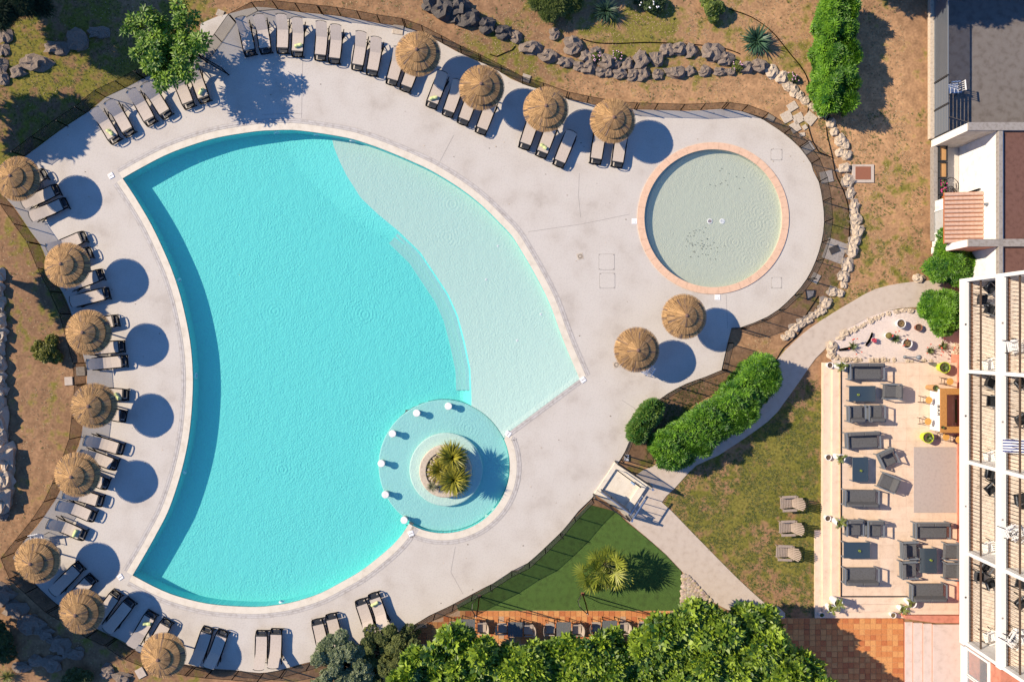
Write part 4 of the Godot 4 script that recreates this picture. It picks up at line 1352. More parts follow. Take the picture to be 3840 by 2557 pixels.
# ---------------------------------------------------------------- sun loungers
func make_lounger(label: String, rise: float) -> Node3D:
	var o := thing("sun_lounger", label, "sun lounger", Vector3.ZERO, 0, "sun loungers round the pool")
	# sling: seat, then the tilted back
	var line := [Vector2(0.30, 0.345), Vector2(0.5, 0.33), Vector2(0.8, 0.322), Vector2(1.05, 0.335), Vector2(1.2, 0.36)]
	for i in range(1, 5):
		line.append(Vector2(1.2, 0.36) + Vector2(cos(rise), sin(rise)) * 0.19 * i + Vector2(0, 0.012 * sin(i * PI / 4)))
	var seat := Mb.new()
	var back := Mb.new()
	for i in line.size() - 1:
		var p: Vector2 = line[i]
		var q: Vector2 = line[i + 1]
		var b := seat if i < 4 else back
		var n := Vector2(-(q - p).y, (q - p).x).normalized() * 0.012
		b.quad(Vector3(p.x, p.y, 0.285), Vector3(q.x, q.y, 0.285), Vector3(q.x, q.y, -0.285), Vector3(p.x, p.y, -0.285))
		b.quad(Vector3(p.x - n.x, p.y - n.y, -0.285), Vector3(q.x - n.x, q.y - n.y, -0.285), Vector3(q.x - n.x, q.y - n.y, 0.285), Vector3(p.x - n.x, p.y - n.y, 0.285))
		for s in [-0.285, 0.285]:
			b.quad(Vector3(p.x, p.y, s), Vector3(q.x, q.y, s), Vector3(q.x - n.x, q.y - n.y, s), Vector3(p.x - n.x, p.y - n.y, s))
	part(o, "seat_sling", seat, M.sling)
	part(o, "back_sling", back, M.sling)
	var top: Vector2 = line[-1]
	var lip := Mb.new()
	lip.tube([Vector3(top.x - 0.02, top.y, 0.29), Vector3(top.x + 0.025, top.y + 0.012, 0.15), Vector3(top.x + 0.035, top.y + 0.016, 0), Vector3(top.x + 0.025, top.y + 0.012, -0.15), Vector3(top.x - 0.02, top.y, -0.29)], 0.014, 6)
	part(o, "head_bar", lip, M.white_plastic)
	for s in [-1, 1]:
		var r := Mb.new()
		r.tube([Vector3(0.04, 0.30, s * 0.27), Vector3(0.3, 0.33, s * 0.305), Vector3(0.8, 0.305, s * 0.315), Vector3(1.2, 0.32, s * 0.315), Vector3(1.55, 0.30, s * 0.31), Vector3(1.86, 0.2, s * 0.30)], [0.026, 0.03, 0.032, 0.034, 0.03, 0.022], 6)
		part(o, "side_rail", r, M.charcoal)
		var l := Mb.new()
		l.tube([Vector3(0.14, 0.31, s * 0.285), Vector3(0.06, 0.16, s * 0.3), Vector3(0.08, 0.0, s * 0.31)], [0.03, 0.026, 0.022], 6)
		part(o, "leg", l, M.charcoal)
		var h := Mb.new()
		h.tube([Vector3(1.25, 0.31, s * 0.315), Vector3(1.5, 0.14, s * 0.33), Vector3(1.72, 0.0, s * 0.33)], [0.03, 0.026, 0.022], 6)
		part(o, "leg", h, M.charcoal)
		var strut := Mb.new()
		var e := Vector2(1.2, 0.36) + Vector2(cos(rise), sin(rise)) * 0.4
		strut.tube([Vector3(e.x, e.y - 0.02, s * 0.27), Vector3(e.x + 0.16, 0.26, s * 0.3)], 0.014, 5)
		part(o, "back_strut", strut, M.frame_grey)
	var foot := Mb.new()
	foot.tube([Vector3(0.05, 0.30, 0.27), Vector3(0.0, 0.30, 0.16), Vector3(-0.015, 0.30, 0), Vector3(0.0, 0.30, -0.16), Vector3(0.05, 0.30, -0.27)], 0.026, 6)
	foot.bar(Vector3(0.27, 0.325, -0.3), Vector3(0.27, 0.325, 0.3), 0.07, 0.03)
	foot.bar(Vector3(0.07, 0.07, -0.31), Vector3(0.07, 0.07, 0.31), 0.05, 0.03)
	part(o, "foot_frame", foot, M.charcoal)
	var shelf := Mb.new()
	shelf.box(Vector3(0.16, 0.24, 0.07), Vector3(0.19, 0.02, 0.42))
	shelf.box(Vector3(0.16, 0.24, -0.25), Vector3(0.19, 0.02, 0.08))
	part(o, "foot_shelf", shelf, M.charcoal)
	return o

func make_towel() -> Node3D:
	var o := thing("rolled_towel", "", "towel", Vector3.ZERO, 0, "rolled towels laid out on loungers")
	var r := Mb.new()
	r.t = Transform3D(Basis(Vector3(0, 0, 1), PI / 2), Vector3(0, 0.075, 0))
	r.lathe([Vector2(0.0, -0.2), Vector2(0.03, -0.19), Vector2(0.04, -0.2), Vector2(0.075, -0.19), Vector2(0.085, -0.1), Vector2(0.07, -0.02), Vector2(0.07, 0.02), Vector2(0.088, 0.1), Vector2(0.078, 0.19), Vector2(0.04, 0.2), Vector2(0.03, 0.19), Vector2(0.0, 0.2)], 12)
	part(o, "roll", r, M.towel)
	var f := Mb.new()
	f.box(Vector3(0.06, 0.03, 0.085), Vector3(0.24, 0.05, 0.05))
	part(o, "loose_end", f, M.towel)
	return o

func loungers() -> void:
	# foot end and head end of every lounger
	var upper := [Vector2(-20.51, -10.30), Vector2(-21.75, -12.21), Vector2(-19.78, -10.67), Vector2(-20.96, -12.55), Vector2(-18.66, -11.23), Vector2(-19.81, -13.14), Vector2(-17.84, -11.60), Vector2(-19.08, -13.42), Vector2(-16.69, -12.07), Vector2(-17.56, -14.01), Vector2(-15.89, -12.35), Vector2(-16.69, -14.29), Vector2(-13.54, -14.77), Vector2(-14.08, -16.88), Vector2(-12.74, -14.88), Vector2(-13.16, -17.05), Vector2(-11.90, -14.88), Vector2(-11.94, -17.07), Vector2(-11.14, -14.71), Vector2(-11.11, -16.90), Vector2(-9.96, -14.52), Vector2(-9.85, -16.71), Vector2(-9.23, -14.35), Vector2(-9.09, -16.51), Vector2(-8.05, -14.01), Vector2(-7.77, -16.15), Vector2(-7.29, -13.73), Vector2(-6.98, -15.86), Vector2(-6.28, -13.25), Vector2(-5.77, -15.36), Vector2(-5.58, -12.91), Vector2(-4.90, -14.97), Vector2(-4.23, -12.07), Vector2(-3.52, -14.07), Vector2(-3.38, -11.62), Vector2(-2.71, -13.62), Vector2(-2.60, -11.20), Vector2(-1.92, -13.17), Vector2(-1.67, -10.72), Vector2(-0.97, -12.66), Vector2(0.59, -9.93), Vector2(1.26, -11.93), Vector2(1.46, -9.51), Vector2(2.19, -11.48), Vector2(2.36, -9.03), Vector2(3.15, -10.97), Vector2(4.30, -9.15), Vector2(4.67, -11.26), Vector2(5.42, -8.98), Vector2(5.79, -11.09)]
	var left := [Vector2(-24.17, -8.71), Vector2(-26.05, -7.84), Vector2(-23.49, -7.89), Vector2(-25.43, -6.99), Vector2(-23.07, -7.19), Vector2(-25.06, -6.32), Vector2(-22.11, -5.45), Vector2(-23.97, -4.77), Vector2(-21.80, -4.63), Vector2(-23.69, -3.96), Vector2(-21.19, -3.48), Vector2(-23.07, -2.89), Vector2(-20.88, -2.50), Vector2(-23.01, -1.96), Vector2(-20.40, -1.09), Vector2(-22.39, -0.70), Vector2(-20.09, 0.27), Vector2(-22.14, 0.44), Vector2(-19.95, 1.03), Vector2(-22.14, 1.23), Vector2(-19.89, 2.80), Vector2(-21.94, 2.72), Vector2(-20.01, 3.93), Vector2(-22.00, 3.62), Vector2(-20.15, 5.64), Vector2(-22.20, 5.11), Vector2(-20.46, 6.46), Vector2(-22.42, 5.84), Vector2(-20.93, 7.47), Vector2(-22.84, 6.82), Vector2(-21.21, 8.34), Vector2(-23.32, 7.83), Vector2(-21.61, 9.14), Vector2(-23.72, 8.40), Vector2(-22.11, 10.11), Vector2(-24.17, 9.36)]
	var lower := [Vector2(-22.35, 11.60), Vector2(-23.97, 13.23), Vector2(-21.73, 12.23), Vector2(-23.13, 13.74), Vector2(-20.44, 13.01), Vector2(-21.78, 14.86), Vector2(-19.72, 13.43), Vector2(-21.13, 15.20), Vector2(-18.63, 14.05), Vector2(-19.81, 15.93), Vector2(-17.82, 14.46), Vector2(-18.97, 16.33), Vector2(-15.73, 14.84), Vector2(-16.49, 16.83), Vector2(-14.95, 15.00), Vector2(-15.76, 17.03), Vector2(-12.97, 14.98), Vector2(-13.11, 17.08), Vector2(-12.21, 14.89), Vector2(-12.38, 17.00), Vector2(-10.12, 14.39), Vector2(-9.74, 16.49), Vector2(-9.40, 14.11), Vector2(-9.03, 16.16), Vector2(-7.88, 13.37), Vector2(-7.32, 15.31), Vector2(-7.21, 13.04), Vector2(-6.64, 14.95)]
	var low := {26: 1, 27: 1, 31: 1, 43: 1, 44: 1, 45: 1, 46: 1}
	var towels := {0: 0.55, 5: 0.55, 9: 0.55, 16: 0.5, 21: 0.55, 35: 0.5, 42: 0.5, 47: 0.6, 56: 0.55}
	var a := make_lounger("a", deg_to_rad(32))
	var b := make_lounger("b", deg_to_rad(9))
	var used := {}
	var t0 := make_towel()
	var k := 0
	var tn := 0
	for set_ in [[upper, "from the left along the upper deck edge"], [left, "from the top along the left deck edge"], [lower, "from the left along the lower deck edge"]]:
		var pts: Array = set_[0]
		for i in range(0, pts.size(), 2):
			var foot: Vector2 = pts[i]
			var flat := low.has(k)
			var head: Vector2 = pts[i + 1] * ((EYE - (0.4 if flat else 0.72)) / (EYE - 0.35))
			var d := (head - foot).normalized()
			var turn := atan2(-d.y, d.x)
			var label := "%s lounger %s%s" % ["flat grey-beige sling" if flat else "grey-beige sling", nth(i / 2 + 1) + " " + set_[1], ", towel on it" if towels.has(k) else ""]
			var proto := b if flat else a
			var o: Node3D
			if used.has(proto):
				o = copy(proto, label, at3(foot), turn)
			else:
				used[proto] = 1
				o = proto
				o.position = at3(foot)
				o.rotation.y = turn
				o.set_meta("label", label)
			if towels.has(k):
				var p: Vector2 = foot + d * towels[k] + Vector2(-d.y, d.x) * rng.randf_range(-0.08, 0.08)
				var tl: String = "rolled pale yellow towel on the lounger %s %s" % [nth(i / 2 + 1), set_[1]]
				if tn == 0:
					t0.position = at3(p, 0.325)
					t0.rotation.y = turn + rng.randf_range(-0.6, 0.6)
					t0.set_meta("label", tl)
				else:
					copy(t0, tl, at3(p, 0.325), turn + PI / 2 + rng.randf_range(-0.7, 0.7))
				tn += 1
			k += 1


# ---------------------------------------------------------------- thatched parasols
func thatch_ring(r0: float, r1: float, y0: float, slope: float, n: int, seed_: int, tone: float) -> Mb:
	var g := RandomNumberGenerator.new()
	g.seed = seed_
	var b := Mb.new()
	b.col = Color(0.16, 0.1, 0.05)
	b.lathe([Vector2(r1 - 0.05, y0 - slope * (r1 - 0.05) - 0.035), Vector2(r0, y0 - slope * r0 - 0.02)], 40)
	b.lathe([Vector2(r0, y0 - slope * r0 - 0.06), Vector2(r1 - 0.05, y0 - slope * (r1 - 0.05) - 0.075)], 40)
	# the cut butt ends of the reeds under the edge
	b.col = Color(0.09, 0.055, 0.03)
	b.lathe([Vector2(r1 - 0.012, y0 - slope * r1 - 0.075), Vector2(r1 - 0.004, y0 - slope * r1 - 0.02)], 48)
	var clump := 0.5
	for i in n:
		if i % 11 == 0:
			clump = g.randf()
		var a := TAU * (i + g.randf_range(-0.5, 0.5)) / n
		var a2 := a + g.randf_range(-0.03, 0.03)
		var e := r1 + g.randf_range(-0.022, 0.014)
		var s := r0 + g.randf_range(0.0, 0.04)
		var w := 0.5 * TAU * r1 / n * g.randf_range(0.9, 1.7)
		var lift := g.randf_range(0.0, 0.014)
		var d0 := Vector3(cos(a), 0, sin(a))
		var d1 := Vector3(cos(a2), 0, sin(a2))
		var t0 := Vector3(-d0.z, 0, d0.x)
		var t1 := Vector3(-d1.z, 0, d1.x)
		var k := clampf(g.randfn(0.5, 0.26) + (clump - 0.5) * 0.2, 0, 1)
		b.col = (Color(0.15, 0.08, 0.035).lerp(Color(0.92, 0.56, 0.24), k)) * tone
		if clump > 0.86 and g.randf() < 0.6:
			b.col = Color(0.2, 0.14, 0.11)
		var up := Vector3.UP
		var w0 := w * maxf(s / r1, 0.12)
		var mid := (s + e) / 2
		var p0 := d0 * s + up * (y0 - slope * s + lift)
		var pm := (d0 + d1).normalized() * mid + up * (y0 - slope * mid + lift + 0.012)
		var p1 := d1 * e + up * (y0 - slope * e + lift - 0.012)
		var wm := (w0 + w) / 2
		b.quad(p0 - t0 * w0, p0 + t0 * w0, pm + t0 * wm, pm - t0 * wm)
		b.quad(pm - t0 * wm, pm + t0 * wm, p1 + t1 * w * 0.75, p1 - t1 * w * 0.75)
	return b

func parasols() -> void:
	var places := [Vector2(-4.71, -14.37), Vector2(-1.52, -12.68), Vector2(1.69, -11.59), Vector2(5.06, -10.99), Vector2(-24.71, -8.05), Vector2(-22.31, -3.75), Vector2(-21.27, -0.47), Vector2(-21.02, 3.29), Vector2(-21.83, 6.63), Vector2(-23.82, 11.01), Vector2(-21.62, 13.53), Vector2(-17.45, 15.76), Vector2(8.57, -1.15), Vector2(6.26, 0.37)]
	var labels := ["thatched parasol in the upper row, leftmost beside the beige board", "thatched parasol in the upper row, second from the left", "thatched parasol in the upper row, third from the left", "thatched parasol in the upper row, nearest the wading pool", "thatched parasol cut by the left picture edge, top of the left column", "thatched parasol in the left column, second from the top", "thatched parasol in the left column beside the yellow-green shrub", "thatched parasol in the left column, fourth from the top", "thatched parasol with a split upper tier in the left column, fifth from top", "thatched parasol at the lower left over a white plastic chair", "thatched parasol at the lower left mostly in tree shade", "thatched parasol at the bottom left edge, lowest of all", "thatched parasol just below the wading pool, upper of the pair", "thatched parasol below the wading pool, lower of the pair beside a drain"]
	var shade := [1.0, 0.9, 1.07]
	for v in 3:
		var tiers := [thatch_ring(0.72, 1.145, 2.05, 0.35, 800, 50 + v, shade[v]).done(), thatch_ring(0.4, 0.92, 2.165, 0.34, 700, 60 + v, shade[v] * 0.97).done(), thatch_ring(0.03, 0.54, 2.29, 0.4, 460, 70 + v, shade[v] * 1.03).done()]
		var cap := Mb.new()
		cap.lathe([Vector2(0.1, 2.2), Vector2(0.095, 2.27), Vector2(0.05, 2.32), Vector2(0, 2.33)], 12)
		var pole := Mb.new()
		pole.tube([Vector3(0, 0, 0), Vector3(0, 2.2, 0)], 0.04, 8)
		var rib := Mb.new()
		rib.tube([Vector3(0.05, 1.98, 0), Vector3(1.05, 1.6, 0)], 0.018, 5)
		var foot := Mb.new()
		foot.lathe([Vector2(0.28, 0), Vector2(0.28, 0.05), Vector2(0.24, 0.07), Vector2(0.05, 0.08), Vector2(0, 0.08)], 20)
		var first: Node3D = null
		for i in places.size():
			if i % 3 != v:
				continue
			var at := at3(places[i])
			if first == null:
				first = thing("thatched_parasol", labels[i], "parasol", at, rng.randf() * TAU, "thatched parasols on the deck")
				for k in 3:
					part(first, "thatch_tier", tiers[k], M.thatch)
				part(first, "cap", cap, M.rust_cap)
				part(first, "pole", pole, M.dark_wood)
				part(first, "foot", foot, M.coping_grey)
				for k in 8:
					part(first, "rib", rib, M.dark_wood).rotation.y = TAU * k / 8
			else:
				var c := copy(first, labels[i], at, rng.randf() * TAU)
				c.rotation = Vector3(rng.randf_range(-0.05, 0.05), rng.randf() * TAU, rng.randf_range(-0.05, 0.05))


# ---------------------------------------------------------------- chairs of several kinds
# faces +z; parts: seat, backrest, armrests, legs
func chair(called: String, label: String, category: String, at: Vector3, turn: float, group: String, body: Material, frame: Material, w := 0.54, sling := false, sh := 0.43, slatted := false) -> Node3D:
	var o := thing(called, label, category, at, turn, group)
	var hw := w / 2
	var seat := Mb.new()
	if slatted:
		for k in 6:
			seat.box(Vector3(0, sh, -0.2 + k * 0.085), Vector3(w - 0.1, 0.02, 0.06))
	else:
		seat.soft_box(Vector3(0, sh, 0), Vector3(w - 0.08, 0.03, 0.46), 0.012)
	part(o, "seat", seat, body)
	var back := Mb.new()
	if slatted:
		for k in 5:
			var x := -hw + 0.1 + k * (w - 0.2) / 4
			back.bar(Vector3(x, sh + 0.02, -0.23), Vector3(x * 1.1, sh + 0.45, -0.36), 0.06, 0.02)
		back.bar(Vector3(-hw + 0.04, sh + 0.45, -0.36), Vector3(hw - 0.04, sh + 0.45, -0.36), 0.03, 0.07)
	else:
		var prev := []
		for k in 7:
			var x := lerpf(-hw + 0.04, hw - 0.04, k / 6.0)
			var bow := 0.05 * (1.0 - pow(absf(k - 3.0) / 3.0, 2.0))
			prev.append([Vector3(x, sh + 0.02, -0.22 - bow), Vector3(x, sh + 0.42, -0.31 - bow)])
		for k in 6:
			var off := Vector3(0, 0, -0.02)
			back.quad(prev[k][0], prev[k + 1][0], prev[k + 1][1], prev[k][1])
			back.quad(prev[k + 1][0] + off, prev[k][0] + off, prev[k][1] + off, prev[k + 1][1] + off)
			back.quad(prev[k][1], prev[k + 1][1], prev[k + 1][1] + off, prev[k][1] + off)
	part(o, "backrest", back, body)
	for s in [-1, 1]:
		var arm := Mb.new()
		arm.bar(Vector3(s * (hw - 0.02), sh + 0.23, 0.2), Vector3(s * (hw - 0.02), sh + 0.22, -0.27), 0.045, 0.025)
		part(o, "armrest", arm, frame)
		for z in [0.2, -0.2]:
			var leg := Mb.new()
			leg.tube([Vector3(s * (hw - 0.03), sh + (0.22 if z > 0 else 0.0), z), Vector3(s * hw, 0, z * 1.15)], 0.017, 6)
			part(o, "leg", leg, frame)
	return o

func faces_dir(front: Vector2) -> float:  # the turn that points +z along front
	return atan2(front.x, front.y)


# ---------------------------------------------------------------- foot bath with gates
func foot_bath() -> void:
	var o := thing("foot_bath", "cream concrete foot bath basin at the pool entrance", "foot bath", at3([Vector2(5.69, 7.70)][0]), -deg_to_rad(33.6))
	var fl := Mb.new()
	fl.box(Vector3(0, -0.05, 0), Vector3(2.0, 0.06, 1.85))
	part(o, "basin_floor", fl, M.coping_stone)
	var e := [["kerb", Vector3(-0.92, 0.0, 0), Vector3(0.24, 0.2, 1.9)], ["kerb", Vector3(0.86, 0.02, 0), Vector3(0.34, 0.26, 1.9)], ["side_wall", Vector3(0, 0.02, -0.85), Vector3(2.1, 0.24, 0.26)], ["side_wall", Vector3(0, 0.02, 0.86), Vector3(2.1, 0.24, 0.24)]]
	for k in e:
		var b := Mb.new()
		b.soft_box(k[1], k[2] - Vector3(0.005, 0, 0.005), 0.01)
		part(o, k[0], b, M.coping_stone)
	var rail := Mb.new()
	rail.tube([Vector3(-0.75, 0.1, -0.72), Vector3(-0.75, 0.5, -0.72), Vector3(0.7, 0.55, -0.66), Vector3(0.7, 0.1, -0.66)], 0.025, 8)
	part(o, "handrail", rail, M.steel)
	var tap := Mb.new()
	tap.box(Vector3(0.32, 0.18, -0.6), Vector3(0.26, 0.1, 0.1))
	tap.lathe([Vector2(0.035, 0.2), Vector2(0.035, 0.26), Vector2(0, 0.26)], 10, Vector3(0.36, 0, -0.56))
	part(o, "valve_box", tap, M.blue_plastic)
	var wall := thing("entrance_screen", "dark mesh side screen on the hedge side of the foot bath", "fence", o.position, o.rotation.y, "screens of the pool entrance")
	screen(wall, -1.0)
	var wall2 := thing("entrance_screen", "dark mesh side screen on the turf side of the foot bath", "fence", o.position, o.rotation.y, "screens of the pool entrance")
	screen(wall2, 1.0)
	var g := thing("pool_gate", "steel framed gate standing open at the outer end of the foot bath", "gate", o.position, o.rotation.y, "gates of the pool entrance")
	for z in [-0.95, 0.95]:
		var p := Mb.new()
		p.box(Vector3(1.08, 0.65, z), Vector3(0.1, 1.35, 0.1))
		part(g, "post", p, M.steel)
	for y in [0.2, 1.15]:
		var p := Mb.new()
		p.bar(Vector3(1.08, y, -0.35), Vector3(1.1, y, 0.9), 0.05, 0.06)
		part(g, "rail", p, M.steel)
	for k in 4:
		var p := Mb.new()
		p.bar(Vector3(1.085, 0.2, -0.3 + k * 0.38), Vector3(1.085, 1.15, -0.3 + k * 0.38), 0.03, 0.03)
		part(g, "bar", p, M.steel)
	var lk := Mb.new()
	lk.box(Vector3(1.1, 0.75, 0.8), Vector3(0.08, 0.2, 0.2))
	part(g, "lock_case", lk, M.frame_grey)
	var h := thing("pool_gate", "bluish sheet metal gate leaf swung along the turf side of the foot bath", "gate", o.position, o.rotation.y, "gates of the pool entrance")
	var leaf := Mb.new()
	leaf.obox(Vector3(0.0, 0.52, 0.66), Vector3(0.9, 0, 0.04), Vector3(0, 0.48, 0.03), Vector3(0, -0.001, 0.015))
	part(h, "leaf", leaf, M.frame_grey)
	var tr := Mb.new()
	tr.bar(Vector3(-0.95, 1.02, 0.63), Vector3(0.95, 1.02, 0.74), 0.04, 0.04)
	part(h, "top_rail", tr, M.steel)
	var kn := Mb.new()
	kn.ellipsoid(Vector3(-0.3, 0.7, 0.6), Vector3(0.04, 0.04, 0.04), 8, 6)
	part(h, "knob", kn, M.black_metal)

func screen(o: Node3D, s: float) -> void:
	for x in [-1.05, 0.0, 1.0]:
		var p := Mb.new()
		p.box(Vector3(x, 0.6, s * 1.03), Vector3(0.06, 1.25, 0.06))
		part(o, "post", p, M.black_metal)
	var n := Mb.new()
	n.quad(Vector3(-1.05, 0.05, s * 1.03), Vector3(1.0, 0.05, s * 1.03), Vector3(1.0, 1.15, s * 1.03), Vector3(-1.05, 1.15, s * 1.03))
	part(o, "net_panel", n, M.fence_net)
	var r := Mb.new()
	r.bar(Vector3(-1.05, 1.2, s * 1.03), Vector3(1.0, 1.2, s * 1.03), 0.05, 0.04)
	part(o, "rail", r, M.black_metal)


# ---------------------------------------------------------------- lounge furniture on the terrace
func sofa(called: String, label: String, cat: String, p: Vector2, back: Vector2, w: float, n: int) -> void:
	var o := thing(called, label, cat, at3(p, TERRACE_Y), atan2(-back.x, -back.y), "dark grey lounge seats on the terrace")
	var seat := Mb.new()
	seat.soft_box(Vector3(0, 0.33, 0.06), Vector3(w - 0.2, 0.15, 0.68), 0.03)
	part(o, "seat_cushion", seat, M.cushion)
	for k in n:
		var b := Mb.new()
		var cw := (w - 0.2) / n
		b.t = Transform3D(Basis(Vector3.RIGHT, -0.22), Vector3(-(w - 0.2) / 2 + (k + 0.5) * cw, 0.58, -0.31))
		b.soft_box(Vector3.ZERO, Vector3(cw - 0.015, 0.38, 0.15), 0.03)
		part(o, "back_cushion", b, M.cushion)
	for s in [-1, 1]:
		var a := Mb.new()
		var x: float = s * (w / 2 - 0.035)
		a.box(Vector3(x, 0.58, 0.0), Vector3(0.07, 0.035, 0.82))
		a.box(Vector3(x, 0.285, 0.385), Vector3(0.05, 0.57, 0.05))
		a.box(Vector3(x, 0.285, -0.385), Vector3(0.05, 0.57, 0.05))
		part(o, "arm", a, M.frame_grey)
	var f := Mb.new()
	f.box(Vector3(0, 0.22, 0.0), Vector3(w - 0.1, 0.06, 0.76))
	part(o, "seat_frame", f, M.frame_grey)
	for y in [0.45, 0.62]:
		var r := Mb.new()
		r.box(Vector3(0, y, -0.42), Vector3(w - 0.06, 0.05, 0.03))
		part(o, "back_rail", r, M.frame_grey)

func low_table(label: String, p: Vector2, sx: float, sz: float) -> void:
	var o := thing("coffee_table", label, "table", at3(p, TERRACE_Y), 0, "dark glass tables on the terrace")
	var g := Mb.new()
	g.soft_box(Vector3(0, 0.44, 0), Vector3(sx, 0.02, sz), 0.004)
	part(o, "table_top", g, M.glass_top)
	var f := Mb.new()
	f.box(Vector3(0, 0.40, sz / 2 - 0.03), Vector3(sx - 0.02, 0.05, 0.04))
	f.box(Vector3(0, 0.40, -sz / 2 + 0.03), Vector3(sx - 0.02, 0.05, 0.04))
	f.box(Vector3(sx / 2 - 0.03, 0.40, 0), Vector3(0.04, 0.05, sz - 0.1))
	f.box(Vector3(-sx / 2 + 0.03, 0.40, 0), Vector3(0.04, 0.05, sz - 0.1))
	part(o, "apron", f, M.frame_grey)
	for x in [-1, 1]:
		for z in [-1, 1]:
			var l := Mb.new()
			l.box(Vector3(x * (sx / 2 - 0.03), 0.19, z * (sz / 2 - 0.03)), Vector3(0.05, 0.38, 0.05))
			part(o, "leg", l, M.frame_grey)

func pot(label: String, p: Vector2, y: float, r: float, h: float, m: Material, plant: int, called := "plant_pot") -> void:
	var o := thing(called, label, "plant pot", at3(p, y), rng.randf() * TAU, "plant pots about the terrace")
	var b := Mb.new()
	b.lathe([Vector2(0.0, 0.0), Vector2(r * 0.72, 0.0), Vector2(r * 0.95, h * 0.75), Vector2(r, h), Vector2(r * 0.88, h), Vector2(r * 0.86, h - 0.07)], 24)
	part(o, "pot", b, m)
	var s := Mb.new()
	s.lathe([Vector2(r * 0.88, h - 0.06), Vector2(0, h - 0.04)], 16)
	part(o, "soil", s, M.dirt_fill)
	if plant == 0:
		return
	var l := Mb.new()
	if plant == 1:  # arching feathery palm
		for i in 10:
			var a := rng.randf() * TAU
			var len := rng.randf_range(0.25, 0.45)
			frond(l, Vector3(0, h - 0.05, 0), a, len, rng.randf_range(0.5, 1.2), Color(0.12, 0.17, 0.03).lerp(Color(0.22, 0.24, 0.05), rng.randf()))
	elif plant == 2:  # short spiky succulent
		for i in 22:
			var a := TAU * i * 0.381
			blade(l, Vector3(0, h - 0.05, 0), a, r * rng.randf_range(0.5, 1.1) + 0.04, rng.randf_range(0.3, 1.2), 0.02 + r * 0.08, Color(0.08, 0.13, 0.04).lerp(Color(0.15, 0.2, 0.05), rng.randf()))
	elif plant == 3:  # red flowers
		for i in 40:
			var a := rng.randf() * TAU
			var d := sqrt(rng.randf()) * r * 0.9
			l.col = Color(0.5, 0.02, 0.06).lerp(Color(0.6, 0.1, 0.15), rng.randf())
			l.ellipsoid(Vector3(cos(a) * d, h + rng.randf_range(-0.03, 0.06), sin(a) * d), Vector3(0.035, 0.025, 0.035), 6, 4)
	elif plant == 4:  # ball cactus
		l.col = Color(0.18, 0.15, 0.04)
		l.ellipsoid(Vector3(0, h + r * 0.3, 0), Vector3(r * 0.95, r * 0.8, r * 0.95), 16, 8, noise(9, 0.3), 0.1)
	elif plant == 5:  # dry grass
		for i in 40:
			blade(l, Vector3(rng.randf_range(-0.1, 0.1), h - 0.05, rng.randf_range(-0.1, 0.1)), rng.randf() * TAU, rng.randf_range(0.1, 0.25), rng.randf_range(0.2, 1.2), 0.012, Color(0.4, 0.28, 0.12))
	part(o, "foliage", l, M.leaf)

func blade(b: Mb, o: Vector3, a: float, len: float, up: float, w: float, c: Color) -> void:
	# a pointed leaf that rises at angle `up` and bends over
	b.col = c
	var d := Vector3(cos(a), 0, sin(a))
	var s := Vector3(-sin(a), 0, cos(a)) * w / 2
	var p1 := o + (d * cos(up) + Vector3.UP * sin(up)) * len * 0.5
	var p2 := p1 + (d * cos(up - 0.4) + Vector3.UP * sin(up - 0.4)) * len * 0.5
	b.quad(o - s * 0.6, o + s * 0.6, p1 + s, p1 - s)
	b.tri(p1 - s, p1 + s, p2)

func frond(b: Mb, o: Vector3, a: float, len: float, up: float, c: Color) -> void:
	# a feather leaf: leaflets along a bending rib
	var d := Vector3(cos(a), 0, sin(a))
	var side := Vector3(-sin(a), 0, cos(a))
	var p := o
	var ang := up
	var n := 9
	for i in n:
		var q := p + (d * cos(ang) + Vector3.UP * sin(ang)) * len / n
		b.col = c * (0.85 + 0.3 * rng.randf())
		var l := len * 0.3 * sin(PI * (i + 1.5) / (n + 2))
		for s in [-1, 1]:
			b.tri(p, q, q + (side * s * 0.9 + d * 0.5 - Vector3.UP * 0.25).normalized() * l)
		p = q
		ang -= 0.16

func bar_stool(label: String, p: Vector2) -> void:
	var o := thing("wire_stool", label, "bar stool", at3(p, TERRACE_Y), rng.randf() * TAU, "wire bar stools round the wooden bar")
	var s := Mb.new()
	s.lathe([Vector2(0.0, 0.72), Vector2(0.17, 0.72), Vector2(0.18, 0.74), Vector2(0.17, 0.755), Vector2(0, 0.755)], 20)
	part(o, "seat", s, M.seat_wood)
	for k in 4:
		var a := TAU * k / 4 + 0.4
		var l := Mb.new()
		l.tube([Vector3(cos(a) * 0.12, 0.73, sin(a) * 0.12), Vector3(cos(a) * 0.24, 0, sin(a) * 0.24)], 0.012, 5)
		part(o, "leg", l, M.rust_wire)
		var a2 := a + TAU / 4
		var r := Mb.new()
		r.tube([Vector3(cos(a) * 0.21, 0.2, sin(a) * 0.21), Vector3(cos(a2) * 0.21, 0.2, sin(a2) * 0.21)], 0.01, 5)
		part(o, "footrest", r, M.rust_wire)

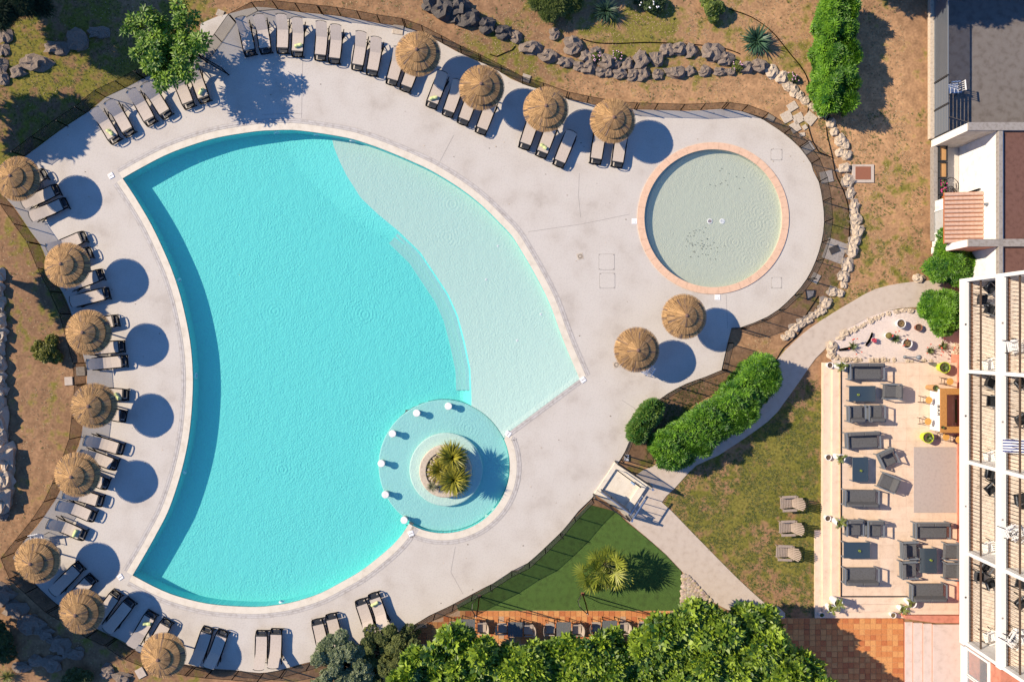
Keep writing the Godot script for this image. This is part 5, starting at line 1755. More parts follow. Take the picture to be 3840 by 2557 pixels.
func terrace_furniture() -> void:
	var up := Vector2(0, -1)
	var down := Vector2(0, 1)
	sofa("lounge_sofa", "dark grey two-seat sofa at the top left of the terrace, back to the gravel bed", "sofa", [Vector2(18.04, 1.56)][0], up, 1.78, 2)
	sofa("lounge_chair", "dark grey lounge chair beside the topmost glass table, facing left", "armchair", [Vector2(19.37, 2.57)][0], Vector2(1, 0.02), 0.82, 1)
	sofa("lounge_chair", "dark grey lounge chair, left of the pair below the topmost table", "armchair", [Vector2(17.53, 3.70)][0], Vector2(0.02, 1), 0.9, 1)
	sofa("lounge_chair", "dark grey lounge chair, right of the pair below the topmost table", "armchair", [Vector2(18.54, 3.67)][0], down, 0.88, 1)
	sofa("lounge_sofa", "dark grey two-seat sofa, second down the left column of the terrace", "sofa", [Vector2(17.86, 5.05)][0], Vector2(-0.04, -1), 1.75, 2)
	sofa("lounge_chair", "dark grey lounge chair turned askew above the upright glass table", "armchair", [Vector2(19.14, 5.97)][0], Vector2(-0.42, -0.9).normalized(), 0.9, 1)
	sofa("lounge_chair", "dark grey lounge chair turned askew, back to the grey outdoor mat", "armchair", [Vector2(19.17, 7.22)][0], Vector2(0.92, 0.4).normalized(), 0.85, 1)
	sofa("lounge_sofa", "dark grey two-seat sofa below the upright glass table", "sofa", [Vector2(17.78, 7.99)][0], Vector2(-0.02, 1), 1.76, 2)
	sofa("lounge_chair", "dark grey lounge chair, left of the pair above the lower left table", "armchair", [Vector2(17.43, 9.51)][0], up, 0.9, 1)
	sofa("lounge_chair", "dark grey lounge chair, right of the pair above the lower left table", "armchair", [Vector2(18.48, 9.56)][0], up, 0.88, 1)
	sofa("lounge_sofa", "dark grey two-seat sofa at the right just below the outdoor mat", "sofa", [Vector2(21.38, 9.65)][0], up, 1.8, 2)
	sofa("lounge_sofa", "dark grey two-seat sofa at the lower left of the terrace", "sofa", [Vector2(17.78, 11.96)][0], down, 1.76, 2)
	sofa("lounge_chair", "dark grey lounge chair left of the right-hand table, upper one", "armchair", [Vector2(20.25, 10.65)][0], Vector2(-1, 0.04), 0.9, 1)
	sofa("lounge_chair", "dark grey lounge chair left of the right-hand table, lower one", "armchair", [Vector2(20.22, 11.65)][0], Vector2(-1, 0.04), 0.9, 1)
	sofa("lounge_chair", "dark grey lounge chair under the balcony edge, upper one", "armchair", [Vector2(22.47, 10.73)][0], Vector2(1, 0.03), 0.88, 1)
	sofa("lounge_chair", "dark grey lounge chair under the balcony edge, lower one", "armchair", [Vector2(22.47, 11.72)][0], Vector2(1, 0.03), 0.9, 1)
	sofa("lounge_sofa", "dark grey two-seat sofa at the lower right corner of the terrace", "sofa", [Vector2(21.20, 12.78)][0], down, 1.82, 2)
	low_table("dark glass coffee table nearest the gravel bed", [Vector2(17.85, 2.68)][0], 1.34, 0.79)
	low_table("upright dark glass coffee table in the middle of the terrace", [Vector2(17.75, 6.54)][0], 0.8, 1.25)
	low_table("dark glass coffee table at the lower left of the terrace", [Vector2(17.57, 10.65)][0], 1.34, 0.82)
	low_table("dark glass coffee table between four lounge chairs at the lower right", [Vector2(21.22, 11.18)][0], 0.84, 1.26)
	for e in [[[Vector2(17.61, 2.73)][0], "small potted plant on the topmost glass table"], [[Vector2(17.75, 6.59)][0], "small potted plant on the upright glass table"], [[Vector2(17.68, 10.67)][0], "small potted plant on the lower left glass table"], [[Vector2(21.31, 11.14)][0], "small potted plant on the lower right glass table"]]:
		pot(e[1], e[0], TERRACE_Y + 0.45, 0.05, 0.09, M.lime_pot, 2, "table_plant")
	var mt := Mb.new()
	var a: Vector2 = [Vector2(20.68, 5.45)][0]
	var c: Vector2 = [Vector2(22.97, 8.83)][0]
	mt.soft_box(Vector3(0, 0.008, 0), Vector3(c.x - a.x, 0.016, c.y - a.y), 0.003)
	single("outdoor_mat", mt, M.mat_grey, "large grey rectangular outdoor mat on the terrace", "mat", "", at3((a + c) / 2, TERRACE_Y + 0.001))
	# bar counter
	var b0: Vector2 = [Vector2(21.45, 2.37)][0]
	var b1: Vector2 = [Vector2(22.58, 4.60)][0]
	var o := thing("wooden_bar", "orange wooden outdoor bar counter with white slatted front lettered BAR", "bar counter", at3(b0, TERRACE_Y))
	var sx := 23.0 - b0.x
	var sz := b1.y - b0.y
	var tops := [[Vector3(0.17, 1.1, sz / 2), Vector3(0.34, 0.05, sz)], [Vector3(0.34 + (sx - 0.34) / 2, 1.095, 0.16), Vector3(sx - 0.345, 0.05, 0.32)], [Vector3(0.34 + (sx - 0.34) / 2, 1.095, sz - 0.16), Vector3(sx - 0.345, 0.05, 0.32)]]
	for t in tops:
		var b := Mb.new()
		b.soft_box(t[0], t[1], 0.008)
		part(o, "counter_top", b, M.bar_wood)
	for k in 7:
		var s := Mb.new()
		s.box(Vector3(0.06, 0.1 + k * 0.145, sz / 2), Vector3(0.03, 0.12, sz - 0.1))
		part(o, "front_slat", s, M.white_paint)
	for z in [0.1, sz * 0.5, sz - 0.1]:
		var p := Mb.new()
		p.box(Vector3(0.12, 0.54, z), Vector3(0.08, 1.08, 0.08))
		part(o, "post", p, M.bar_wood)
	for z in [0.12, sz - 0.12]:
		for k in 6:
			var s := Mb.new()
			s.box(Vector3(0.34 + (sx - 0.34) / 2, 0.12 + k * 0.16, z), Vector3(sx - 0.4, 0.12, 0.03))
			part(o, "side_slat", s, M.bar_wood)
	var shelf := Mb.new()
	shelf.box(Vector3(0.42, 0.5, sz / 2), Vector3(0.25, 0.03, sz - 0.4))
	part(o, "inner_shelf", shelf, M.dark_wood)
	var txt := TextMesh.new()
	txt.text = "BAR"
	var font := SystemFont.new()
	font.font_names = PackedStringArray(["Droid Sans"])
	font.font_weight = 700
	txt.font = font
	txt.font_size = 48
	txt.pixel_size = 0.0062
	txt.depth = 0.012
	var tm := part(o, "lettering", txt, M.charcoal, Vector3(0.036, 0.9, sz / 2))
	tm.rotation.y = -PI / 2
	bar_floor()
	for e in [[[Vector2(22.15, 2.05)][0], "wire bar stool with round wooden seat above the bar beside a lime pot"], [[Vector2(21.08, 2.99)][0], "wire bar stool in front of the bar, upper of two"], [[Vector2(21.04, 4.07)][0], "wire bar stool in front of the bar, lower of two"], [[Vector2(21.95, 4.85)][0], "wire bar stool below the bar beside the lower lime pot"], [[Vector2(22.61, 4.99)][0], "wire bar stool below the bar, half under the balcony"]]:
		bar_stool(e[1], e[0])
	pot("lime green plant pot above the bar near the gravel bed", [Vector2(22.04, 1.35)][0], TERRACE_Y, 0.29, 0.46, M.lime_pot, 2)
	pot("lime green plant pot below the bar beside the outdoor mat", [Vector2(21.20, 4.92)][0], TERRACE_Y, 0.29, 0.46, M.lime_pot, 2)
	pot("tall woven basket with a small plant at the upper bar corner", [Vector2(21.40, 2.38)][0], TERRACE_Y, 0.17, 0.8, M.basket, 2)
	pot("dark pot with a branching succulent standing on the bar counter", [Vector2(21.52, 4.31)][0], TERRACE_Y + 1.13, 0.07, 0.14, M.charcoal, 2)
	pot("small white pot on the step at the upper terrace corner", [Vector2(16.39, 1.25)][0], 0.24, 0.16, 0.3, M.white_plastic, 0)
	pot("tall white pot with a palm at the upper terrace corner", [Vector2(16.74, 1.28)][0], 0.39, 0.2, 0.8, M.white_plastic, 1)
	pot("small white pot on the step halfway along the terrace", [Vector2(16.31, 5.99)][0], 0.24, 0.16, 0.3, M.white_plastic, 0)
	pot("tall white pot with a palm halfway along the terrace edge", [Vector2(16.70, 5.94)][0], 0.39, 0.2, 0.8, M.white_plastic, 1)
	pot("small white pot on the step opposite the wooden garden chairs", [Vector2(16.28, 9.13)][0], 0.24, 0.16, 0.3, M.white_plastic, 0)
	pot("tall white pot with a palm opposite the wooden garden chairs", [Vector2(16.64, 9.24)][0], 0.39, 0.2, 0.8, M.white_plastic, 1)
	pot("tallest white palm pot of the three at the lower left terrace corner", [Vector2(16.55, 13.29)][0], 0.39, 0.22, 0.8, M.white_plastic, 1)
	pot("middle white pot of the three at the lower left terrace corner", [Vector2(16.36, 13.71)][0], 0.24, 0.18, 0.55, M.white_plastic, 1)
	pot("smallest white pot of the three at the lower left terrace corner", [Vector2(16.02, 14.16)][0], 0.09, 0.13, 0.3, M.white_plastic, 2)
	pot("largest white pot of the three beside the lower right sofa", [Vector2(20.40, 13.36)][0], 0.39, 0.22, 0.6, M.white_plastic, 1)
	pot("middle white pot of the three beside the lower right sofa", [Vector2(20.06, 13.76)][0], 0.24, 0.18, 0.5, M.white_plastic, 1)
	pot("smallest white pot of the three beside the lower right sofa", [Vector2(19.72, 14.17)][0], 0.09, 0.15, 0.3, M.white_plastic, 5)

func bar_floor() -> void:
	var b := Mb.new()
	b.soft_box(Vector3.ZERO, Vector3(0.5, 0.012, 1.2), 0.003)
	single("green_door_mat", b, M.green_mat, "green mat on the floor behind the wooden bar", "mat", "", at3([Vector2(23.06, 3.60)][0], TERRACE_Y + 0.007))


# ---------------------------------------------------------------- cafe tables, garden chairs, poles
func cafe_table(label: String, p: Vector2) -> void:
	var o := thing("cafe_table", label, "table", at3(p, -0.03), 0, "square grey cafe tables on the terracotta strip")
	for k in 6:
		var b := Mb.new()
		b.soft_box(Vector3(-0.3125 + k * 0.125, 0.73, 0), Vector3(0.121, 0.03, 0.74), 0.004)
		part(o, "top_slat", b, M.slate_top)
	for x in [-0.3, 0.3]:
		for z in [-0.3, 0.3]:
			var l := Mb.new()
			l.tube([Vector3(x, 0.72, z), Vector3(x * 1.06, 0, z * 1.06)], 0.022, 6)
			part(o, "leg", l, M.beige_plastic)

func cafe_strip() -> void:
	var tabs := [Vector2(-2.27, 14.63), Vector2(0.16, 14.78), Vector2(2.66, 14.78), Vector2(5.02, 14.70)]
	for i in 4:
		cafe_table("square slate grey cafe table, %s from the left on the terracotta strip" % nth(i + 1), tabs[i])
	var seats := [Vector2(-2.94, 14.72), Vector2(-1.56, 14.78), Vector2(-0.49, 14.81), Vector2(0.85, 14.89), Vector2(1.98, 14.84), Vector2(3.35, 14.87), Vector2(4.36, 14.76), Vector2(5.76, 14.78), Vector2(6.81, 14.73)]
	for i in seats.size():
		var left := i % 2 == 0
		chair("cafe_armchair", "beige plastic cafe armchair, %s from the left on the terracotta strip" % nth(i + 1), "chair", at3(seats[i], -0.03), faces_dir(Vector2(1 if left else -1, 0.0)), "beige chairs at the cafe tables", M.beige_plastic, M.beige_plastic, 0.58)
	# two tall bent poles
	var poles := [[Vector2(3.68, 13.18)][0], [Vector2(-1.71, 13.30)][0]]
	for i in 2:
		var o := thing("sail_pole", ["tall thin leaning pole at the lower edge of the artificial turf", "tall thin pole by the left tip of the artificial turf"][i], "pole", at3(poles[i], -0.02), 0, "shade sail poles by the cafe tables")
		var p := Mb.new()
		p.tube([Vector3(0, 0, 0), Vector3(0.02, 1.6, -0.01), Vector3(0, 3.2, 0)], [0.035, 0.03, 0.028], 8)
		part(o, "pole", p, M.rust_plate)
		var q := Mb.new()
		q.tube([Vector3(-0.06, 0.05, 0.02), Vector3(-0.32, 0.9, 0.1), Vector3(-0.3, 1.9, 0.06), Vector3(-0.04, 3.1, 0)], 0.022, 6)
		part(o, "curved_brace", q, M.white_plastic)
		var f := Mb.new()
		f.box(Vector3(0, 0.02, 0), Vector3(0.16, 0.04, 0.16))
		part(o, "foot_plate", f, M.rust_plate)

func adirondack(label: String, p: Vector2, turn: float) -> void:
	# front towards -x
	var o := thing("garden_chair", label, "garden chair", at3(p, -0.06), turn, "weathered wooden chairs on the lawn")
	for k in 7:
		var x := -0.46 + k * 0.09
		var s := Mb.new()
		s.soft_box(Vector3(x, 0.37 - k * 0.018, 0), Vector3(0.075, 0.022, 0.54), 0.005)
		part(o, "seat_slat", s, M.grey_wood)
	for k in 7:
		var u := (k - 3) / 3.0
		var s := Mb.new()
		var reach := 0.78 - 0.14 * u * u
		var a := Vector3(0.14, 0.27, u * 0.2)
		var b := a + Vector3(0.43 * reach / 0.78, reach, u * 0.1)
		s.bar(a, b, 0.066, 0.02)
		part(o, "back_slat", s, M.grey_wood)
	for z in [-1, 1]:
		var arm := Mb.new()
		arm.soft_box(Vector3(-0.08, 0.55, z * 0.35), Vector3(0.74, 0.025, 0.13), 0.006)
		part(o, "armrest", arm, M.grey_wood)
		var l := Mb.new()
		l.box(Vector3(-0.4, 0.27, z * 0.29), Vector3(0.09, 0.54, 0.025))
		part(o, "front_leg", l, M.grey_wood)
		var r := Mb.new()
		r.bar(Vector3(-0.45, 0.33, z * 0.26), Vector3(0.55, 0.03, z * 0.26), 0.025, 0.1)
		part(o, "rear_leg", r, M.grey_wood)
	var c := Mb.new()
	c.bar(Vector3(0.35, 0.55, -0.36), Vector3(0.35, 0.55, 0.36), 0.06, 0.022)
	part(o, "back_rail", c, M.grey_wood)

func garden_things() -> void:
	adirondack("weathered wooden garden chair, top one of three on the lawn", [Vector2(14.39, 8.38)][0], 0.05)
	adirondack("weathered wooden garden chair, middle one of three on the lawn", [Vector2(14.33, 9.65)][0], 0.03)
	adirondack("weathered wooden garden chair, lowest of three on the lawn", [Vector2(14.17, 10.93)][0], -0.04)
	# plastic chairs
	chair("plastic_chair", "bluish white slatted plastic chair standing in the asphalt yard", "chair", at3([Vector2(22.83, -13.04)][0], -0.03), faces_dir(Vector2(-1, 0.1)), "plastic chairs", M.white_plastic, M.blue_plastic, 0.6, false, 0.42, true)
	chair("plastic_chair", "white plastic chair half hidden under the lower left parasol", "chair", at3([Vector2(-24.41, 10.25)][0], 0.0), faces_dir(Vector2(0.2, 1)), "plastic chairs", M.white_plastic, M.white_plastic, 0.6, false, 0.42, true)
	chair("plastic_chair", "white slatted plastic chair under the parasol below the wading pool", "chair", at3([Vector2(6.91, 1.42)][0], 0.0), faces_dir(Vector2(-0.8, -0.5)), "plastic chairs", M.white_plastic, M.white_plastic, 0.6, false, 0.42, true)
	# balcony furniture
	var b1 := [Vector2(22.91, -2.52), Vector2(22.57, -1.97), Vector2(22.90, -1.51), Vector2(22.94, 2.02), Vector2(22.99, 2.88), Vector2(22.91, 6.34), Vector2(22.94, 7.10), Vector2(22.70, 10.77), Vector2(22.42, 11.26), Vector2(22.94, 11.63)]
	for i in b1.size():
		var p: Vector2 = b1[i]
		chair("folding_chair", "black mesh folding chair on the lower balconies, %s from the top" % nth(i + 1), "chair", Vector3(p.x, 2.92, p.y), rng.randf() * TAU, "black chairs on the balconies", M.charcoal, M.frame_grey, 0.56)
	var w1 := [Vector2(22.86, 1.14), Vector2(22.91, 5.56), Vector2(22.83, 9.89), Vector2(22.91, 14.18)]
	for i in w1.size():
		var p: Vector2 = w1[i]
		chair("balcony_chair", "white slatted chair on the lower balconies, %s from the top" % nth(i + 1), "chair", Vector3(p.x, 2.92, p.y), faces_dir(Vector2(-1, 0.3)), "white chairs on the balconies", M.white_plastic, M.white_plastic, 0.6, false, 0.4, true)
	var b2 := [Vector2(22.54, 1.87), Vector2(22.56, 3.48), Vector2(22.49, 6.99), Vector2(22.54, 10.70), Vector2(22.54, 11.61)]
	for i in b2.size():
		var p: Vector2 = b2[i]
		chair("folding_chair", "black mesh folding chair on the upper balconies, %s from the top" % nth(i + 1), "chair", Vector3(p.x, 5.82, p.y), rng.randf() * TAU, "black chairs on the balconies", M.charcoal, M.frame_grey, 0.56)
	var w2 := [Vector2(22.22, 0.21), Vector2(22.08, 8.44), Vector2(22.37, 8.58), Vector2(22.18, 13.29), Vector2(22.32, 13.05)]
	for i in w2.size():
		var p: Vector2 = w2[i]
		chair("balcony_chair", "white slatted chair on the upper balconies, %s from the top" % nth(i + 1), "chair", Vector3(p.x, 5.82, p.y), faces_dir(Vector2(-1, 0.2 + 0.3 * i)), "white chairs on the balconies", M.white_plastic, M.white_plastic, 0.58, false, 0.4, true)
	var dc := thing("deck_chair", "deck chair with blue and white striped cloth on an upper balcony", "deck chair", Vector3([Vector2(22.30, 4.66)][0].x, 5.82, [Vector2(22.30, 4.66)][0].y), 0)
	for k in 9:
		var s := Mb.new()
		s.obox(Vector3(0.0, 0.42, -0.24 + k * 0.06), Vector3(0.45, 0.16, 0), Vector3(-0.003, 0.008, 0), Vector3(0, 0, 0.03))
		part(dc, "cloth_stripe", s, M.white_plastic if k % 2 else M.navy_cloth)
	for z in [-0.3, 0.3]:
		var l := Mb.new()
		l.bar(Vector3(-0.5, 0.0, z), Vector3(0.5, 0.62, z), 0.03, 0.05)
		l.bar(Vector3(0.35, 0.0, z), Vector3(-0.4, 0.32, z), 0.03, 0.05)
		part(dc, "frame", l, M.white_paint)
	# planter boxes by the annex
	var z0 := -9.7
	for i in 4:
		var o := thing("planter_box", ["black planter box of bare brown soil, topmost by the annex", "black planter box of bare soil, second from the top by the annex", "black planter box with pink flowers by the annex", "black planter box with orange flowers beside the lean-to"][i], "planter", Vector3(22.3, 0.0, z0 + i * 0.86), 0, "planter boxes by the annex")
		var b := Mb.new()
		for e in [[Vector3(-0.2, 0.2, 0), Vector3(0.05, 0.4, 0.82)], [Vector3(0.2, 0.2, 0), Vector3(0.05, 0.4, 0.82)], [Vector3(0, 0.2, -0.39), Vector3(0.36, 0.4, 0.05)], [Vector3(0, 0.2, 0.39), Vector3(0.36, 0.4, 0.05)]]:
			b.box(e[0], e[1])
		part(o, "box", b, M.charcoal)
		var s := Mb.new()
		s.box(Vector3(0, 0.16, 0), Vector3(0.37, 0.3, 0.75))
		part(o, "soil", s, M.dirt_fill if i > 1 else M.basket)
		if i > 1:
			var f := Mb.new()
			for k in 46:
				f.col = [Color(0.55, 0.06, 0.22), Color(0.6, 0.14, 0.03)][i - 2] if k % 2 else Color(0.07, 0.13, 0.03)
				f.ellipsoid(Vector3(rng.randf_range(-0.15, 0.15), rng.randf_range(0.32, 0.48), rng.randf_range(-0.32, 0.32)), Vector3(0.045, 0.035, 0.045), 6, 4)
			part(o, "flowers", f, M.leaf)
	var hs := Mb.new()
	var line := []
	for k in 90:
		var a := k * 0.42
		line.append(Vector3(22.95 + cos(a) * (0.2 + 0.14 * sin(k * 0.13)), 0.02 + 0.015 * (k % 3), -7.6 + sin(a) * (0.35 + 0.2 * cos(k * 0.1)) + (k - 45) * 0.014))
	hs.tube(line, 0.014, 5)
	single("garden_hose", hs, M.hose_orange, "coiled orange garden hose lying by the annex wall", "hose")
	# cactus bed
	var bed := [["big white pot with pale dry stems in the gravel bed", Vector2(20.15, -0.90), 0.24, 0.34, "white_plastic", 5], ["terracotta brown pot half under the round oleander", Vector2(21.11, -0.70), 0.19, 0.24, "rust_plate", 0], ["white pot with a ball cactus in the gravel bed", Vector2(19.53, -0.28), 0.18, 0.24, "white_plastic", 4], ["small white pot with red flowers in the gravel bed", Vector2(18.80, -0.05), 0.14, 0.2, "white_plastic", 3], ["wide white ribbed pot with dry grass in the gravel bed", Vector2(20.47, 0.13), 0.26, 0.34, "white_plastic", 5]]
	for e in bed:
		pot(e[0], e[1], 0.0, e[2], e[3], M[e[4]], e[5])
	var aloes := [["green aloe with red flower spikes at the left of the gravel bed", Vector2(17.76, 0.28), 0.34], ["green aloe in the gravel bed near the lamp", Vector2(21.78, 0.52), 0.3], ["green and red aloe at the right of the gravel bed", Vector2(22.43, 0.24), 0.36], ["spiky green aloe beside the ball cactus pot", Vector2(19.99, -0.11), 0.34]]
	for e in aloes:
		var o := thing("aloe_plant", e[0], "aloe", at3(e[1], -0.01), rng.randf() * TAU, "aloes in the gravel bed")
		var b := Mb.new()
		for i in 26:
			blade(b, Vector3(0, 0.02, 0), TAU * i * 0.381, e[2] * rng.randf_range(0.7, 1.1), rng.randf_range(0.25, 1.2), 0.06, Color(0.06, 0.1, 0.04).lerp(Color(0.16, 0.19, 0.06), rng.randf()))
		part(o, "leaves", b, M.leaf)
		var f := Mb.new()
		for i in 7:
			f.col = Color(0.6, 0.09, 0.05)
			var a := rng.randf() * TAU
			f.tube([Vector3(cos(a) * 0.1, 0.1, sin(a) * 0.1), Vector3(cos(a) * 0.4, 0.5, sin(a) * 0.4)], 0.006, 4)
			f.ellipsoid(Vector3(cos(a) * 0.4, 0.52, sin(a) * 0.4), Vector3(0.035, 0.06, 0.035), 6, 4)
		part(o, "flower_spikes", f, M.tinted)
	for e in [[Vector2(18.78, -0.42), Vector2(18.44, 0.25), "weathered log lying aslant in the gravel bed"], [Vector2(17.02, 0.47), Vector2(17.64, 0.36), "short forked driftwood at the left of the gravel bed"]]:
		var l := Mb.new()
		var p: Vector2 = e[0]
		var q: Vector2 = e[1]
		l.tube([at3(p, 0.05), at3(p.lerp(q, 0.5) + Vector2(0.04, 0), 0.09), at3(q, 0.05)], [0.05, 0.07, 0.05], 8)
		single("driftwood_log", l, M.grey_wood, e[2], "log", "driftwood in the gravel bed")
	var lamp := thing("garden_lamp", "small grey garden lamp post at the lower edge of the gravel bed", "lamp post", at3([Vector2(20.49, 0.83)][0], 0.0))
	var b := Mb.new()
	b.lathe([Vector2(0.09, 0), Vector2(0.08, 0.06), Vector2(0.035, 0.1), Vector2(0.028, 1.3)], 12)
	part(lamp, "post", b, M.frame_grey)
	b = Mb.new()
	b.lathe([Vector2(0.03, 1.28), Vector2(0.1, 1.34), Vector2(0.11, 1.48), Vector2(0.13, 1.5), Vector2(0.05, 1.56), Vector2(0, 1.57)], 14)
	part(lamp, "lantern", b, M.frame_grey)
	# three round river stones wall wedge of pebbles by the path
	var wedge := [Vector2(8.90, 12.13), Vector2(9.13, 12.21), Vector2(10.43, 13.57), Vector2(8.84, 14.08)]
	var base := Mb.new()
	base.prism(wedge, -0.2, -0.02)
	struct("pebble_bed", base, M.dirt_fill)
	var pl := []
	var tn := []
	var poly := PackedVector2Array(wedge)
	for i in 1400:
		var p := Vector2(rng.randf_range(wedge[0].x - 0.1, wedge[2].x), rng.randf_range(wedge[0].y, wedge[3].y))
		if Geometry2D.is_point_in_polygon(p, poly):
			var k := rng.randf_range(0.045, 0.11)
			pl.append(Transform3D(Basis(Vector3.UP, rng.randf() * TAU).scaled(Vector3(k * 1.3, k * 0.6, k)), at3(p, 0.0)))
			var g := rng.randf_range(0.3, 0.55)
			tn.append(Color(g, g * rng.randf_range(0.72, 0.88), g * rng.randf_range(0.45, 0.72)))
	var ball := Mb.new()
	ball.ellipsoid(Vector3.ZERO, Vector3.ONE, 8, 5)
	var mm := scatter(self, "river_pebbles", ball, M.tinted, pl, tn, true)
	tag(mm, "round tan and grey pebbles filling the wedge beside the footpath", "pebbles")


